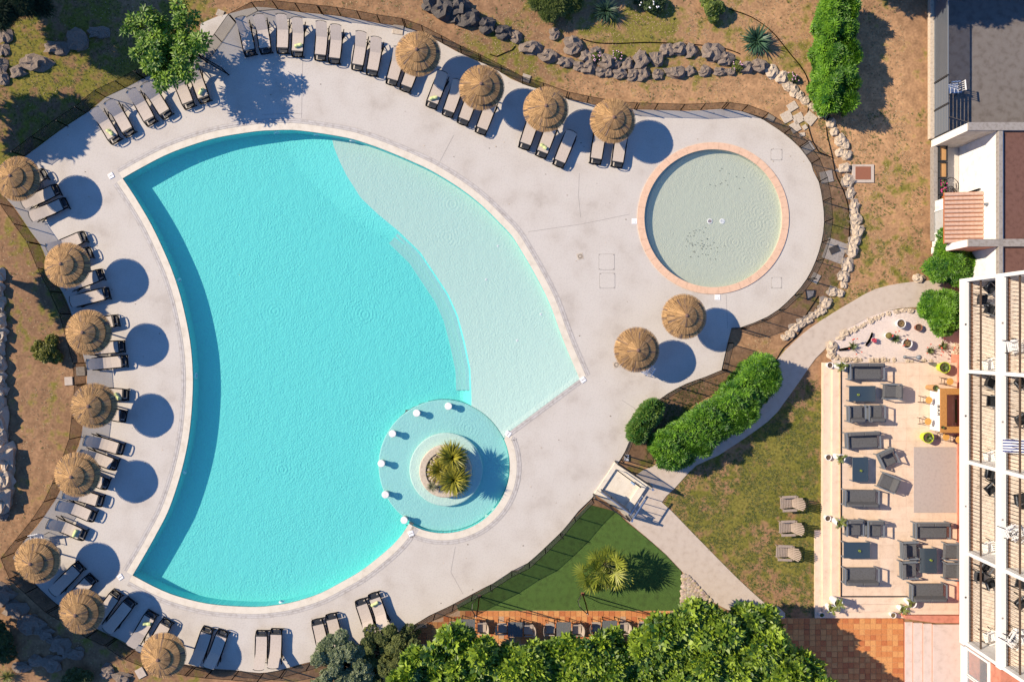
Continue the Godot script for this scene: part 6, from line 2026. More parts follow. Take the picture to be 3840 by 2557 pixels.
# ---------------------------------------------------------------- rocks
func rocks() -> void:
	var shapes := []
	for k in 8:
		var b := Mb.new()
		b.ellipsoid(Vector3.ZERO, Vector3.ONE, 11, 8, noise(100 + k, 0.16, FastNoiseLite.TYPE_SIMPLEX_SMOOTH, 4), 0.85)
		shapes.append(b.done())
	var rows := [
		["boulder", "dark lava boulder %s from the left in the clump at the top edge", "boulders at the top edge", "rock_dark", 0.9, [[-4.32, -17.50, 0.34, 0.34], [-3.58, -17.30, 0.51, 0.45], [-2.73, -17.30, 0.45, 0.43], [-2.90, -16.82, 0.28, 0.28], [-2.17, -16.74, 0.45, 0.34], [-1.32, -16.40, 0.43, 0.40], [-0.46, -16.06, 0.45, 0.34]]],
		["boulder", "grey-brown boulder %s from the left in the upper boulder row", "upper boulder row", "rock_brown", 0.75, [[2.21, -16.00, 0.26, 0.28], [3.17, -15.38, 0.43, 0.40], [3.91, -14.78, 0.34, 0.28], [4.37, -15.04, 0.26, 0.23], [4.93, -14.58, 0.43, 0.37], [5.44, -14.53, 0.23, 0.26], [6.01, -14.41, 0.28, 0.28], [6.75, -14.64, 0.43, 0.37], [7.54, -14.70, 0.31, 0.34], [8.05, -15.15, 0.34, 0.31], [8.67, -15.21, 0.34, 0.28], [9.33, -15.12, 0.28, 0.26], [10.37, -15.04, 0.43, 0.37], [11.11, -14.70, 0.40, 0.31], [12.19, -14.24, 0.34, 0.28], [12.87, -14.36, 0.40, 0.31]]],
		["boulder", "grey boulder %s from the left in the lower boulder row", "lower boulder row", "rock_brown", 0.7, [[0.17, -15.89, 0.28, 0.34], [0.96, -15.26, 0.48, 0.31], [1.90, -14.87, 0.45, 0.28], [2.72, -14.53, 0.40, 0.26], [3.51, -14.33, 0.28, 0.20], [3.97, -14.21, 0.31, 0.26], [4.65, -14.04, 0.34, 0.26], [5.05, -13.96, 0.23, 0.20], [5.61, -13.93, 0.37, 0.26], [6.29, -13.90, 0.26, 0.26], [6.83, -13.93, 0.34, 0.34], [7.60, -13.90, 0.28, 0.26], [8.50, -13.99, 0.45, 0.26], [9.30, -14.07, 0.28, 0.23], [10.06, -14.07, 0.31, 0.28], [10.83, -14.04, 0.34, 0.20], [11.39, -14.04, 0.26, 0.20]]],
		["edging_rock", "pale edging rock %s down from the top beside the oleander hedge", "edging rocks beside the hedge", "rock_cream", 0.6, [[13.56, -14.07, 0.31, 0.31], [14.07, -13.73, 0.34, 0.34], [14.41, -13.28, 0.23, 0.23], [14.72, -13.05, 0.20, 0.26], [15.01, -12.82, 0.20, 0.20], [15.29, -12.54, 0.23, 0.23], [15.60, -12.26, 0.17, 0.17], [15.80, -12.09, 0.14, 0.11], [16.14, -11.86, 0.23, 0.23], [16.65, -11.35, 0.23, 0.28], [16.82, -10.90, 0.20, 0.23], [17.13, -10.47, 0.26, 0.31], [17.36, -10.22, 0.20, 0.23], [17.10, -9.82, 0.20, 0.23], [17.41, -9.71, 0.26, 0.23], [17.33, -9.00, 0.34, 0.23]]],
		["edging_rock", "cream edging rock %s down along the lawn beside the wading pool fence", "edging rocks along the fence", "rock_cream", 0.6, [[17.50, -8.36, 0.28, 0.28], [17.64, -7.73, 0.23, 0.34], [17.84, -7.00, 0.20, 0.34], [17.93, -6.35, 0.34, 0.31], [17.98, -5.75, 0.31, 0.34], [17.87, -5.24, 0.26, 0.23], [17.70, -4.79, 0.26, 0.34], [17.44, -3.99, 0.28, 0.37], [17.24, -3.37, 0.26, 0.26], [17.30, -2.94, 0.17, 0.20], [16.73, -2.58, 0.28, 0.23], [17.10, -2.52, 0.20, 0.17], [16.34, -2.01, 0.31, 0.31], [16.17, -1.64, 0.23, 0.23], [15.94, -1.44, 0.17, 0.14], [15.66, -1.33, 0.20, 0.17], [15.43, -1.13, 0.26, 0.20], [15.09, -0.96, 0.23, 0.20], [14.75, -0.70, 0.28, 0.23], [14.52, -0.36, 0.23, 0.20], [14.24, -0.19, 0.20, 0.14]]],
		["border_stone", "rounded tan stone %s from the right along the footpath edge of the gravel bed", "border stones of the gravel bed", "rock_cream", 0.7, [[20.76, -1.58, 0.20, 0.12], [20.42, -1.58, 0.16, 0.10], [20.08, -1.52, 0.20, 0.10], [19.65, -1.43, 0.14, 0.12], [19.35, -1.36, 0.12, 0.11], [19.16, -1.24, 0.11, 0.14], [18.97, -1.19, 0.11, 0.12], [18.72, -1.06, 0.18, 0.16], [18.52, -0.94, 0.09, 0.10], [18.38, -0.86, 0.10, 0.11], [18.25, -0.76, 0.14, 0.11], [18.08, -0.69, 0.10, 0.09], [17.90, -0.62, 0.16, 0.16], [17.67, -0.51, 0.11, 0.12], [17.37, -0.40, 0.23, 0.14], [17.16, -0.14, 0.24, 0.12]]],
		["border_stone", "rounded tan stone %s from the left along the terrace edge of the gravel bed", "border stones of the gravel bed", "rock_cream", 0.7, [[16.68, 0.28, 0.23, 0.23], [16.65, 0.64, 0.20, 0.23], [16.96, 0.84, 0.20, 0.16], [17.33, 0.96, 0.20, 0.12], [17.65, 0.96, 0.14, 0.12], [17.95, 0.97, 0.16, 0.12], [18.20, 0.98, 0.11, 0.10], [18.78, 1.00, 0.16, 0.12], [19.06, 1.00, 0.18, 0.12], [19.40, 0.98, 0.17, 0.11], [19.63, 1.00, 0.11, 0.10], [19.94, 0.98, 0.11, 0.12], [20.65, 1.03, 0.11, 0.09], [20.87, 1.05, 0.11, 0.07], [21.50, 1.01, 0.12, 0.10], [21.87, 1.03, 0.11, 0.10], [23.17, 0.96, 0.17, 0.16], [23.17, 0.59, 0.20, 0.23], [23.14, 0.28, 0.17, 0.17]]],
		["boulder", "shaded brown boulder %s from the right in the upper left row", "boulders in the upper left grass", "rock_brown", 0.6, [[-21.62, -16.06, 0.43, 0.26], [-22.64, -15.66, 0.51, 0.51], [-23.83, -15.26, 0.57, 0.34], [-24.85, -14.53, 0.62, 0.34], [-25.76, -14.02, 0.37, 0.26], [-26.44, -15.89, 0.31, 0.37], [-26.55, -15.15, 0.23, 0.28], [-26.58, -14.24, 0.23, 0.40], [-26.50, -13.68, 0.26, 0.34]]],
		["boulder", "grey boulder %s down along the left picture edge", "boulders along the left edge", "rock_cream", 1.1, [[-26.70, -3.43, 0.23, 0.34], [-26.72, -2.69, 0.26, 0.40], [-26.67, -1.90, 0.23, 0.40], [-26.61, -1.10, 0.26, 0.40], [-26.58, -0.36, 0.26, 0.34], [-26.67, 0.36, 0.26, 0.40], [-26.64, 1.15, 0.26, 0.40], [-26.61, 1.89, 0.26, 0.34], [-26.58, 2.57, 0.26, 0.34], [-26.64, 3.20, 0.23, 0.40], [-26.50, 3.99, 0.23, 0.62], [-26.50, 5.07, 0.26, 0.57], [-26.24, 6.09, 0.34, 0.62], [-26.30, 7.05, 0.37, 0.51], [-26.38, 8.13, 0.34, 0.62], [-26.64, 8.86, 0.23, 0.34]]],
		["boulder", "grey boulder %s from the left in the shaded lower left garden", "boulders in the lower left garden", "rock_brown", 0.6, [[-26.55, 9.09, 0.28, 0.28], [-26.52, 13.23, 0.45, 0.40], [-25.93, 13.97, 0.51, 0.40], [-25.59, 16.95, 0.37, 0.23], [-25.08, 14.71, 0.51, 0.40], [-24.80, 16.66, 0.34, 0.23], [-24.34, 15.22, 0.43, 0.34], [-24.09, 15.59, 0.20, 0.17], [-24.00, 16.80, 0.45, 0.40], [-23.61, 15.84, 0.45, 0.43], [-23.21, 16.29, 0.28, 0.23], [-22.70, 16.29, 0.34, 0.28], [-21.11, 17.23, 0.34, 0.34], [-20.37, 17.54, 0.45, 0.28]]],
	]
	for row in rows:
		var i := 0
		for e in row[5]:
			i += 1
			var h: float = (e[2] + e[3]) * 0.5 * row[4]
			var o := single(row[0], shapes[rng.randi() % 8], M[row[3]], row[1] % nth(i), "rock", row[2], Vector3(e[0], h * rng.randf_range(0.05, 0.3) - 0.06, e[1]))
			o.basis = Basis(Vector3.UP, rng.randf() * 0.8) .scaled(Vector3(e[2], h, e[3]) * rng.randf_range(1.02, 1.3))
	var one := single("edging_rock", shapes[2], M.rock_cream, "lone pale rock beside the path under the corner oleander", "rock", "", at3([Vector2(21.18, -3.28)][0], 0.0))
	one.basis = Basis.from_scale(Vector3(0.3, 0.18, 0.22))


# ---------------------------------------------------------------- small fittings
func slab(called: String, label: String, cat: String, p: Vector2, sx: float, sz: float, turn: float, m: Material, y := -0.05, group := "") -> MeshInstance3D:
	var b := Mb.new()
	b.soft_box(Vector3(0, 0.02, 0), Vector3(sx, 0.05, sz), 0.008)
	var o := single(called, b, m, label, cat, group, at3(p, y))
	o.rotation.y = turn
	return o

func small_details() -> void:
	var st := [Vector2(14.64, -12.23), Vector2(14.35, -11.69), Vector2(14.95, -11.61), Vector2(15.56, -11.61), Vector2(14.78, -11.15), Vector2(15.29, -11.15), Vector2(15.15, -10.77), Vector2(15.43, -10.06), Vector2(16.42, -8.56), Vector2(16.85, -4.70), Vector2(15.83, -3.28)]
	var sz := [[0.5, 0.42], [0.55, 0.55], [0.55, 0.5], [0.58, 0.58], [0.5, 0.5], [0.24, 0.24], [0.3, 0.2], [0.6, 0.5], [0.65, 0.6], [1.05, 1.1], [0.42, 0.5]]
	for i in st.size():
		slab("stone_slab", "pale stone slab, %s down outside the wading pool fence" % nth(i + 1), "paving slab", st[i], sz[i][0], sz[i][1], [0.55, 0.5, 0.5, -0.7, 0.5, 0.6, 0.2, 0.6, 0.2, -0.35, -0.5][i], M.sandstone_slab, -0.05, "loose stone slabs by the fence")
	slab("slate_piece", "dark broken slate lying on the large pale slab", "slate", [Vector2(16.82, -4.76)][0], 0.5, 0.36, 0.4, M.rock_dark, 0.0)
	var fan := thing("quarter_round_cover", "dark framed quarter-round grey cover outside the fence", "cover", at3([Vector2(15.57, -2.41)][0], -0.05))
	var q := Mb.new()
	q.prism([Vector2(-0.26, -0.26), Vector2(0.26, -0.26), Vector2(0.2, 0.08), Vector2(-0.18, 0.28)], 0, 0.06)
	part(fan, "frame", q, M.charcoal)
	q = Mb.new()
	q.prism([Vector2(-0.2, -0.2), Vector2(0.18, -0.2), Vector2(0.13, 0.05), Vector2(-0.13, 0.19)], 0.05, 0.07)
	part(fan, "lid", q, M.coping_grey)
	# inspection covers in the deck: a recessed joint round each lid
	var cov := [[Vector2(4.94, -4.12), 0.83, 0.83, "square deck inspection cover, upper of the two beside the wading pool"], [Vector2(4.97, -3.14), 0.82, 0.8, "square deck inspection cover, lower of the two beside the wading pool"], [Vector2(13.80, -9.71), 0.6, 0.58, "square deck inspection cover above right of the wading pool"], [Vector2(13.80, -3.03), 0.56, 0.58, "square deck inspection cover below right of the wading pool"]]
	for e in cov:
		var o := thing("inspection_cover", e[3], "manhole cover", at3(e[0], 0.0), 0, "inspection covers in the deck")
		var j := Mb.new()
		j.box(Vector3(0, 0.002, 0), Vector3(e[1], 0.004, e[2]))
		part(o, "joint", j, M.coping_grey)
		var l := Mb.new()
		l.box(Vector3(0, 0.005, 0), Vector3(e[1] - 0.035, 0.007, e[2] - 0.035))
		part(o, "lid", l, M.deck_concrete)
		for x in [-1, 1]:
			for z in [-1, 1]:
				var s := Mb.new()
				s.box(Vector3(x * (e[1] / 2 - 0.05), 0.01, z * (e[2] / 2 - 0.05)), Vector3(0.03, 0.006, 0.03))
				part(o, "lift_hole", s, M.charcoal)
	for e in [[Vector2(6.39, -6.24), "white skimmer lid at the left rim of the wading pool"], [Vector2(10.72, -2.28), "white skimmer lid below the wading pool rim"]]:
		var o := thing("skimmer_lid", e[1], "lid", at3(e[0], 0.0), 0, "skimmer lids of the wading pool")
		var l := Mb.new()
		l.soft_box(Vector3(0, 0.008, 0), Vector3(0.28, 0.016, 0.28), 0.004)
		part(o, "plate", l, M.white_plastic)
		l = Mb.new()
		l.box(Vector3(0.04, 0.018, 0.06), Vector3(0.03, 0.006, 0.03))
		part(o, "finger_hole", l, M.charcoal)
	for e in [[Vector2(3.56, -4.41), "square deck drain with round ring between the two pools"], [Vector2(5.44, 1.24), "square deck drain with round ring beside the lower parasol"]]:
		var o := thing("deck_drain", e[1], "drain", at3(e[0], 0.0), 0.25, "ringed drains in the deck")
		var l := Mb.new()
		l.soft_box(Vector3(0, 0.005, 0), Vector3(0.32, 0.012, 0.32), 0.003)
		part(o, "plate", l, M.sandstone_slab)
		for k in 16:
			var g := Mb.new()
			var a := TAU * k / 16
			g.obox(Vector3(cos(a) * 0.1, 0.012, sin(a) * 0.1), Vector3(cos(a), 0, sin(a)) * 0.028, Vector3(0, 0.003, 0), Vector3(-sin(a), 0, cos(a)) * 0.009)
			part(o, "slot", g, M.charcoal)
	var man := thing("iron_cover", "rusty square iron cover in a concrete frame on the lawn", "manhole cover", at3([Vector2(18.32, -8.73)][0], -0.05))
	var b := Mb.new()
	b.soft_box(Vector3(0, 0.02, 0), Vector3(1.15, 0.06, 0.95), 0.01)
	part(man, "frame", b, M.path_concrete)
	b = Mb.new()
	b.soft_box(Vector3(0, 0.055, -0.02), Vector3(0.8, 0.02, 0.68), 0.004)
	part(man, "plate", b, M.rust_plate)
	# pale grated covers and boards outside the fence
	var cr := [[Vector2(0.73, -13.70), 0.42, 0.4, -0.3, "pale slotted grate outside the fence by the second parasol"], [Vector2(-15.23, -17.09), 0.36, 0.34, -0.4, "pale slotted grate on the apron at the upper left gate"], [Vector2(-22.50, 1.58), 0.48, 0.46, 0.05, "pale slotted grate beside the left fence below the shrub"], [Vector2(13.50, -11.63), 0.4, 0.3, -0.5, "pale slotted grate outside the fence above the wading pool"]]
	for e in cr:
		var o := thing("slotted_grate", e[4], "grate", at3(e[0], -0.05), e[3], "slotted grates outside the fence")
		var l := Mb.new()
		l.box(Vector3(0, 0.02, 0), Vector3(e[1], 0.04, e[2]))
		part(o, "tray", l, M.coping_grey)
		for k in 7:
			var s := Mb.new()
			s.box(Vector3(0, 0.05, -e[2] / 2 + (k + 0.5) * e[2] / 7), Vector3(e[1], 0.02, e[2] / 12))
			part(o, "slat", s, M.sandstone_slab)
	slab("beige_board", "flat beige board lying behind the leftmost upper parasol", "board", [Vector2(-5.94, -16.21)][0], 0.55, 0.48, -0.15, M.sandstone_slab, 0.0)
	slab("pump_lid", "pale slab with a black valve at the left fence", "slab", [Vector2(-23.14, 2.09)][0], 0.42, 0.44, 0.05, M.path_concrete, -0.04)
	slab("lower_slab", "pale tilted slab beside the lowest parasol", "slab", [Vector2(-19.38, 17.31)][0], 0.45, 0.5, 0.5, M.path_concrete, -0.04)
	slab("white_bucket", "white box standing behind the small hedge", "box", [Vector2(5.97, 6.08)][0], 0.24, 0.34, 0.0, M.white_plastic, 0.0)
	# irrigation hoses
	var hoses := [[[Vector2(11.35, -17.30), Vector2(12.48, -16.91), Vector2(13.56, -16.14), Vector2(14.47, -15.04), Vector2(15.20, -14.13), Vector2(15.57, -13.22), Vector2(15.54, -12.54), Vector2(15.44, -11.97), Vector2(15.46, -11.29), Vector2(15.71, -10.39), Vector2(16.00, -9.88), Vector2(16.51, -9.65), Vector2(16.79, -9.54)], "black irrigation hose curving from the yucca down to the fence"], [[Vector2(16.56, -11.75), Vector2(16.42, -11.46), Vector2(16.45, -10.78), Vector2(16.68, -9.82), Vector2(16.80, -9.20), Vector2(16.96, -8.53), Vector2(17.30, -7.85), Vector2(17.56, -7.00), Vector2(17.64, -5.92), Vector2(17.53, -5.01)], "black irrigation hose along the edging rocks"], [[Vector2(16.00, -2.35), Vector2(15.60, -1.73), Vector2(15.29, -1.27), Vector2(15.20, -0.70), Vector2(14.81, -0.19), Vector2(14.18, 0.36), Vector2(13.84, 0.93), Vector2(13.56, 1.44)], "black irrigation hose along the footpath edge"], [[Vector2(3.63, -15.77), Vector2(4.31, -15.57), Vector2(5.39, -15.52), Vector2(7.37, -15.57), Vector2(9.92, -15.43), Vector2(11.11, -15.26), Vector2(11.90, -14.98)], "thin black hose above the upper boulder row"], [[Vector2(-1.15, -14.95), Vector2(-0.80, -14.84), Vector2(-0.35, -15.04), Vector2(0.00, -15.18), Vector2(0.17, -15.38)], "black hose end on bare soil behind the parasols"]]
	for e in hoses:
		var h := Mb.new()
		var pts := []
		for p in smooth(e[0], 0.3):
			pts.append(at3(p, -0.03))
		h.tube(pts, 0.022, 5)
		single("irrigation_hose", h, M.black_hose, e[1], "hose", "irrigation hoses")
	# open gate leaf at the upper left
	var g := thing("side_gate", "open mesh gate leaf at the upper left corner of the deck", "gate", at3([Vector2(-16.56, -14.92)][0]))
	var d: Vector2 = [Vector2(-14.76, -13.85)][0] - [Vector2(-16.56, -14.92)][0]
	var net := Mb.new()
	net.quad(Vector3(0, 0.1, 0), Vector3(d.x, 0.1, d.y), Vector3(d.x, 1.1, d.y), Vector3(0, 1.1, 0))
	part(g, "net_panel", net, M.fence_net)
	for y in [0.1, 1.1]:
		var r := Mb.new()
		r.tube([Vector3(0, y, 0), Vector3(d.x, y, d.y)], 0.025, 6)
		part(g, "rail", r, M.steel)
	for k in 2:
		var r := Mb.new()
		r.tube([Vector3(d.x * k, 0, d.y * k), Vector3(d.x * k, 1.2, d.y * k)], 0.03, 6)
		part(g, "post", r, M.black_metal)
	# bits of leaf blown over the deck
	var bits := []
	var tint := []
	var dk := PackedVector2Array(deck_line)
	var pool_area := Geometry2D.offset_polygon(PackedVector2Array(pool_outline), 0.4)[0]
	for i in 420:
		var p := Vector2(rng.randf_range(-25, 17), rng.randf_range(-17, 17))
		if Geometry2D.is_point_in_polygon(p, dk) and not Geometry2D.is_point_in_polygon(p, pool_area) and p.distance_to(WADE) > WADE_R + 0.4:
			var k := rng.randf_range(0.015, 0.05)
			bits.append(Transform3D(Basis(Vector3.UP, rng.randf() * TAU).scaled(Vector3(k, k * 0.2, k * 0.6)), at3(p, 0.006)))
			tint.append(Color(0.08, 0.055, 0.03).lerp(Color(0.6, 0.5, 0.38), rng.randf()))
	var chip := Mb.new()
	chip.ellipsoid(Vector3.ZERO, Vector3.ONE, 6, 4)
	tag(scatter(self, "deck_litter", chip, M.tinted, bits, tint, true), "small leaf bits and grit scattered over the pool deck", "leaves")
	var gl := Mb.new()
	gl.lathe([Vector2(0.05, 0), Vector2(0.04, 0.5), Vector2(0.16, 0.62), Vector2(0.2, 0.78), Vector2(0.14, 0.94), Vector2(0, 1.0)], 16)
	single("globe_lamp", gl, M.charcoal, "dark globe lamp among the shrubs at the bottom edge", "lamp", "", at3([Vector2(-5.69, 15.73)][0], 0.6))


# ---------------------------------------------------------------- leaves and crowns
func leaf_tuft(kind: String, seed_: int) -> ArrayMesh:
	var g := RandomNumberGenerator.new()
	g.seed = seed_
	var b := Mb.new()
	var n: int = {"broad": 6, "lance": 11, "small": 12, "ash": 7, "needle": 16}[kind]
	for i in n:
		var a := TAU * i / n + g.randf_range(-0.3, 0.3)
		var up: float = g.randf_range(-0.2, 0.9)
		var d := Vector3(cos(a) * cos(up), sin(up), sin(a) * cos(up))
		var s := Vector3(-sin(a), g.randf_range(-0.3, 0.3), cos(a)).normalized()
		var tone := g.randf_range(0.75, 1.25)
		b.col = Color(tone, tone, tone * g.randf_range(0.8, 1.1))
		if kind == "broad":  # five-lobed
			var o := d * 0.35
			var l := 0.75
			var m := o + d * l * 0.45
			var tip := o + d * l
			b.tri(o, m + s * 0.2, tip)
			b.tri(o, tip, m - s * 0.2)
			b.tri(o, o + d * 0.12 + s * 0.5 - Vector3.UP * 0.08, m + s * 0.16)
			b.tri(o, m - s * 0.16, o + d * 0.12 - s * 0.5 - Vector3.UP * 0.08)
		else:
			var len: float = {"lance": 1.0, "small": 0.75, "ash": 1.0, "needle": 1.1}[kind]
			var w: float = {"lance": 0.13, "small": 0.2, "ash": 0.2, "needle": 0.05}[kind]
			var o := d * (0.1 if kind != "ash" else g.randf_range(0.0, 0.4))
			var m := o + d * len * 0.45
			var tip := o + d * len - Vector3.UP * 0.15
			b.quad(o, m + s * w, tip, m - s * w)
	return b.done()

# leaf tufts over the skins of the given balls [x, y, z, radius, squash]
func crown(parent: Node3D, balls: Array, count: int, tuft: ArrayMesh, m: Material, size: float, dark: Color, light: Color, seed_: int, down := -0.35) -> void:
	var g := RandomNumberGenerator.new()
	g.seed = seed_
	var f := noise(seed_, 0.9, FastNoiseLite.TYPE_SIMPLEX_SMOOTH, 2)
	var total := 0.0
	for q in balls:
		total += q[3] * q[3]
	var places := []
	var tints := []
	for q in balls:
		var n := int(count * q[3] * q[3] / total)
		var c := Vector3(q[0], q[1], q[2])
		for i in n:
			var d := Vector3(g.randfn(), g.randfn(), g.randfn()).normalized()
			if d.y < down:
				d.y = -d.y
			var r: float = q[3] * (0.82 + 0.3 * f.get_noise_3dv((c + d * q[3]) * 1.0)) * pow(g.randf(), 0.16)
			var p := c + d * r * Vector3(1, q[4], 1)
			var y := (d + Vector3.UP * 0.7 + Vector3(g.randfn(), g.randfn(), g.randfn()) * 0.35).normalized()
			var x := y.cross(Vector3(g.randfn(), g.randfn(), g.randfn())).normalized()
			var k := size * g.randf_range(0.7, 1.25)
			places.append(Transform3D(Basis(x, y, x.cross(y)).scaled(Vector3.ONE * k), p))
			tints.append(dark.lerp(light, clampf(g.randf() * 0.8 + 0.25 * f.get_noise_3dv(p * 1.4), 0, 1)))
	scatter(parent, "crown", tuft, m, places, tints, true)

func shrub(called: String, label: String, cat: String, p: Vector2, y: float, balls: Array, count: int, kind: String, size: float, dark: Color, light: Color, seed_: int, group := "", m: Material = null) -> Node3D:
	var o := thing(called, label, cat, at3(p, y), 0, group)
	crown(o, balls, count, leaf_tuft(kind, seed_), m if m else M.leaf, size, dark, light, seed_)
	var st := Mb.new()
	for q in balls:
		st.tube([Vector3(q[0] * 0.15, 0, q[2] * 0.15), Vector3(q[0] * 0.7, q[1] * 0.5, q[2] * 0.7), Vector3(q[0], q[1], q[2])], [0.05, 0.035, 0.012], 5)
	part(o, "stems", st, M.bark)
	return o

# a clipped hedge along a line: tufts on a rounded block
func hedge(label: String, line: Array, half: Array, h: float, count: int, seed_: int, dark: Color, light: Color, size := 0.23) -> void:
	var g := RandomNumberGenerator.new()
	g.seed = seed_
	var f := noise(seed_, 0.9, FastNoiseLite.TYPE_SIMPLEX_SMOOTH, 2)
	var org: Vector2 = line[0]
	var o := thing("oleander_hedge", label, "hedge", at3(org, -0.06), 0, "oleander hedges")
	var lens := [0.0]
	for i in range(1, line.size()):
		lens.append(lens[-1] + line[i].distance_to(line[i - 1]))
	var places := []
	var tints := []
	for i in count:
		var s: float = g.randf() * lens[-1]
		var k := 1
		while lens[k] < s:
			k += 1
		var t: float = (s - lens[k - 1]) / (lens[k] - lens[k - 1])
		var c: Vector2 = line[k - 1].lerp(line[k], t)
		var hw: float = lerpf(half[k - 1], half[k], t)
		var d: Vector2 = (line[k] - line[k - 1]).normalized()
		var side := Vector2(-d.y, d.x)
		var edge := minf(minf(s, lens[-1] - s) / hw, 1.0)
		hw *= sqrt(1.0 - pow(1.0 - edge, 2.0) * 0.75)
		var a := g.randf_range(-0.15, PI + 0.15)
		var cs := signf(cos(a)) * pow(absf(cos(a)), 0.55)
		var sn := pow(maxf(sin(a), 0.0), 0.45) if a > 0 and a < PI else 0.1
		var wob := 0.95 + 0.42 * f.get_noise_2d(c.x * 1.0 + a, c.y * 1.0)
		var dip := pow(g.randf(), 4.0) * 0.35
		var q := c + side * cs * hw * (wob - dip) - org + d * g.randfn() * 0.05
		var p := Vector3(q.x, h * 0.12 + h * 0.85 * sn * (wob - dip * 0.6), q.y)
		var out := (Vector3(side.x * cs, 0.35 + sn, side.y * cs) + Vector3(g.randfn(), g.randfn(), g.randfn()) * 0.3).normalized()
		var x := out.cross(Vector3(g.randfn(), g.randfn(), g.randfn())).normalized()
		places.append(Transform3D(Basis(x, out, x.cross(out)).scaled(Vector3.ONE * size * g.randf_range(0.7, 1.3)), p))
		tints.append(dark.lerp(light, clampf(g.randf() * 0.85 + 0.3 * f.get_noise_3dv(p * 1.5), 0, 1)))
	scatter(o, "foliage", leaf_tuft("lance", seed_), M.leaf, places, tints, true)
	var st := Mb.new()
	st.col = Color(1, 1, 1)
	for i in int(lens[-1] / 0.35):
		var k := 1
		while lens[k] < i * 0.35:
			k += 1
		var t: float = (i * 0.35 - lens[k - 1]) / (lens[k] - lens[k - 1])
		var c: Vector2 = line[k - 1].lerp(line[k], t) - org + Vector2(g.randfn(), g.randfn()) * 0.1
		st.tube([at3(c, 0), at3(c + Vector2(g.randfn(), g.randfn()) * 0.12, h * 0.75)], [0.03, 0.012], 5)
	part(o, "stems", st, M.bark)

func fan_palm(label: String, p: Vector2, y: float, heads: Array, seed_: int, called := "fan_palm") -> void:
	var g := RandomNumberGenerator.new()
	g.seed = seed_
	var o := thing(called, label, "palm", at3(p, y))
	for hd in heads:  # x, y, z of a head, frond length, fronds
		var tr := Mb.new()
		tr.tube([Vector3(hd[0] * 0.3, 0, hd[2] * 0.3), Vector3(hd[0], hd[1], hd[2])], [0.12, 0.1], 8)
		part(o, "trunk", tr, M.bark)
		for i in hd[4]:
			var a = TAU * i * 0.381 + g.randf_range(-0.2, 0.2)
			var up := g.randf_range(0.0, 1.35)
			var len: float = hd[3] * g.randf_range(0.8, 1.15)
			var d := Vector3(cos(a) * cos(up), sin(up), sin(a) * cos(up))
			var base := Vector3(hd[0], hd[1], hd[2])
			var hub := base + d * len * 0.5
			var side := Vector3(-sin(a), 0, cos(a))
			var top := side.cross(d).normalized()
			var b := Mb.new()
			b.col = Color(0.16, 0.17, 0.04)
			b.bar(base, hub, 0.02, 0.015)
			var tone := Color(0.07, 0.12, 0.015).lerp(Color(0.36, 0.37, 0.04), g.randf())
			for k in 15:
				var w := lerpf(-1.9, 1.9, k / 14.0)
				var dir := (d * cos(w) + side * sin(w) + top * 0.25 * g.randf_range(-1, 1)).normalized()
				b.col = tone * g.randf_range(0.75, 1.25)
				var e := hub + dir * len * 0.55 * (0.75 + 0.25 * cos(w)) - Vector3.UP * 0.07 * g.randf()
				var across := dir.cross(top).normalized() * 0.034
				var mid := hub.lerp(e, 0.55)
				b.tri(hub, mid + across, mid - across)
				b.tri(mid - across, mid + across, e)
			part(o, "frond", b, M.leaf)

func yucca(label: String, p: Vector2, y: float, len: float, n: int, dark: Color, light: Color, seed_: int, lift := 0.15, called := "yucca_plant") -> void:
	var g := RandomNumberGenerator.new()
	g.seed = seed_
	var o := thing(called, label, "yucca", at3(p, y))
	var b := Mb.new()
	for i in n:
		blade(b, Vector3(0, lift, 0), TAU * i * 0.381 + g.randf_range(-0.1, 0.1), len * g.randf_range(0.75, 1.1), asin(g.randf_range(0.0, 0.98)), len * 0.07, dark.lerp(light, g.randf()))
	part(o, "leaves", b, M.leaf)
	var t := Mb.new()
	t.tube([Vector3.ZERO, Vector3(0, lift + 0.05, 0)], 0.07, 8)
	part(o, "trunk", t, M.bark)

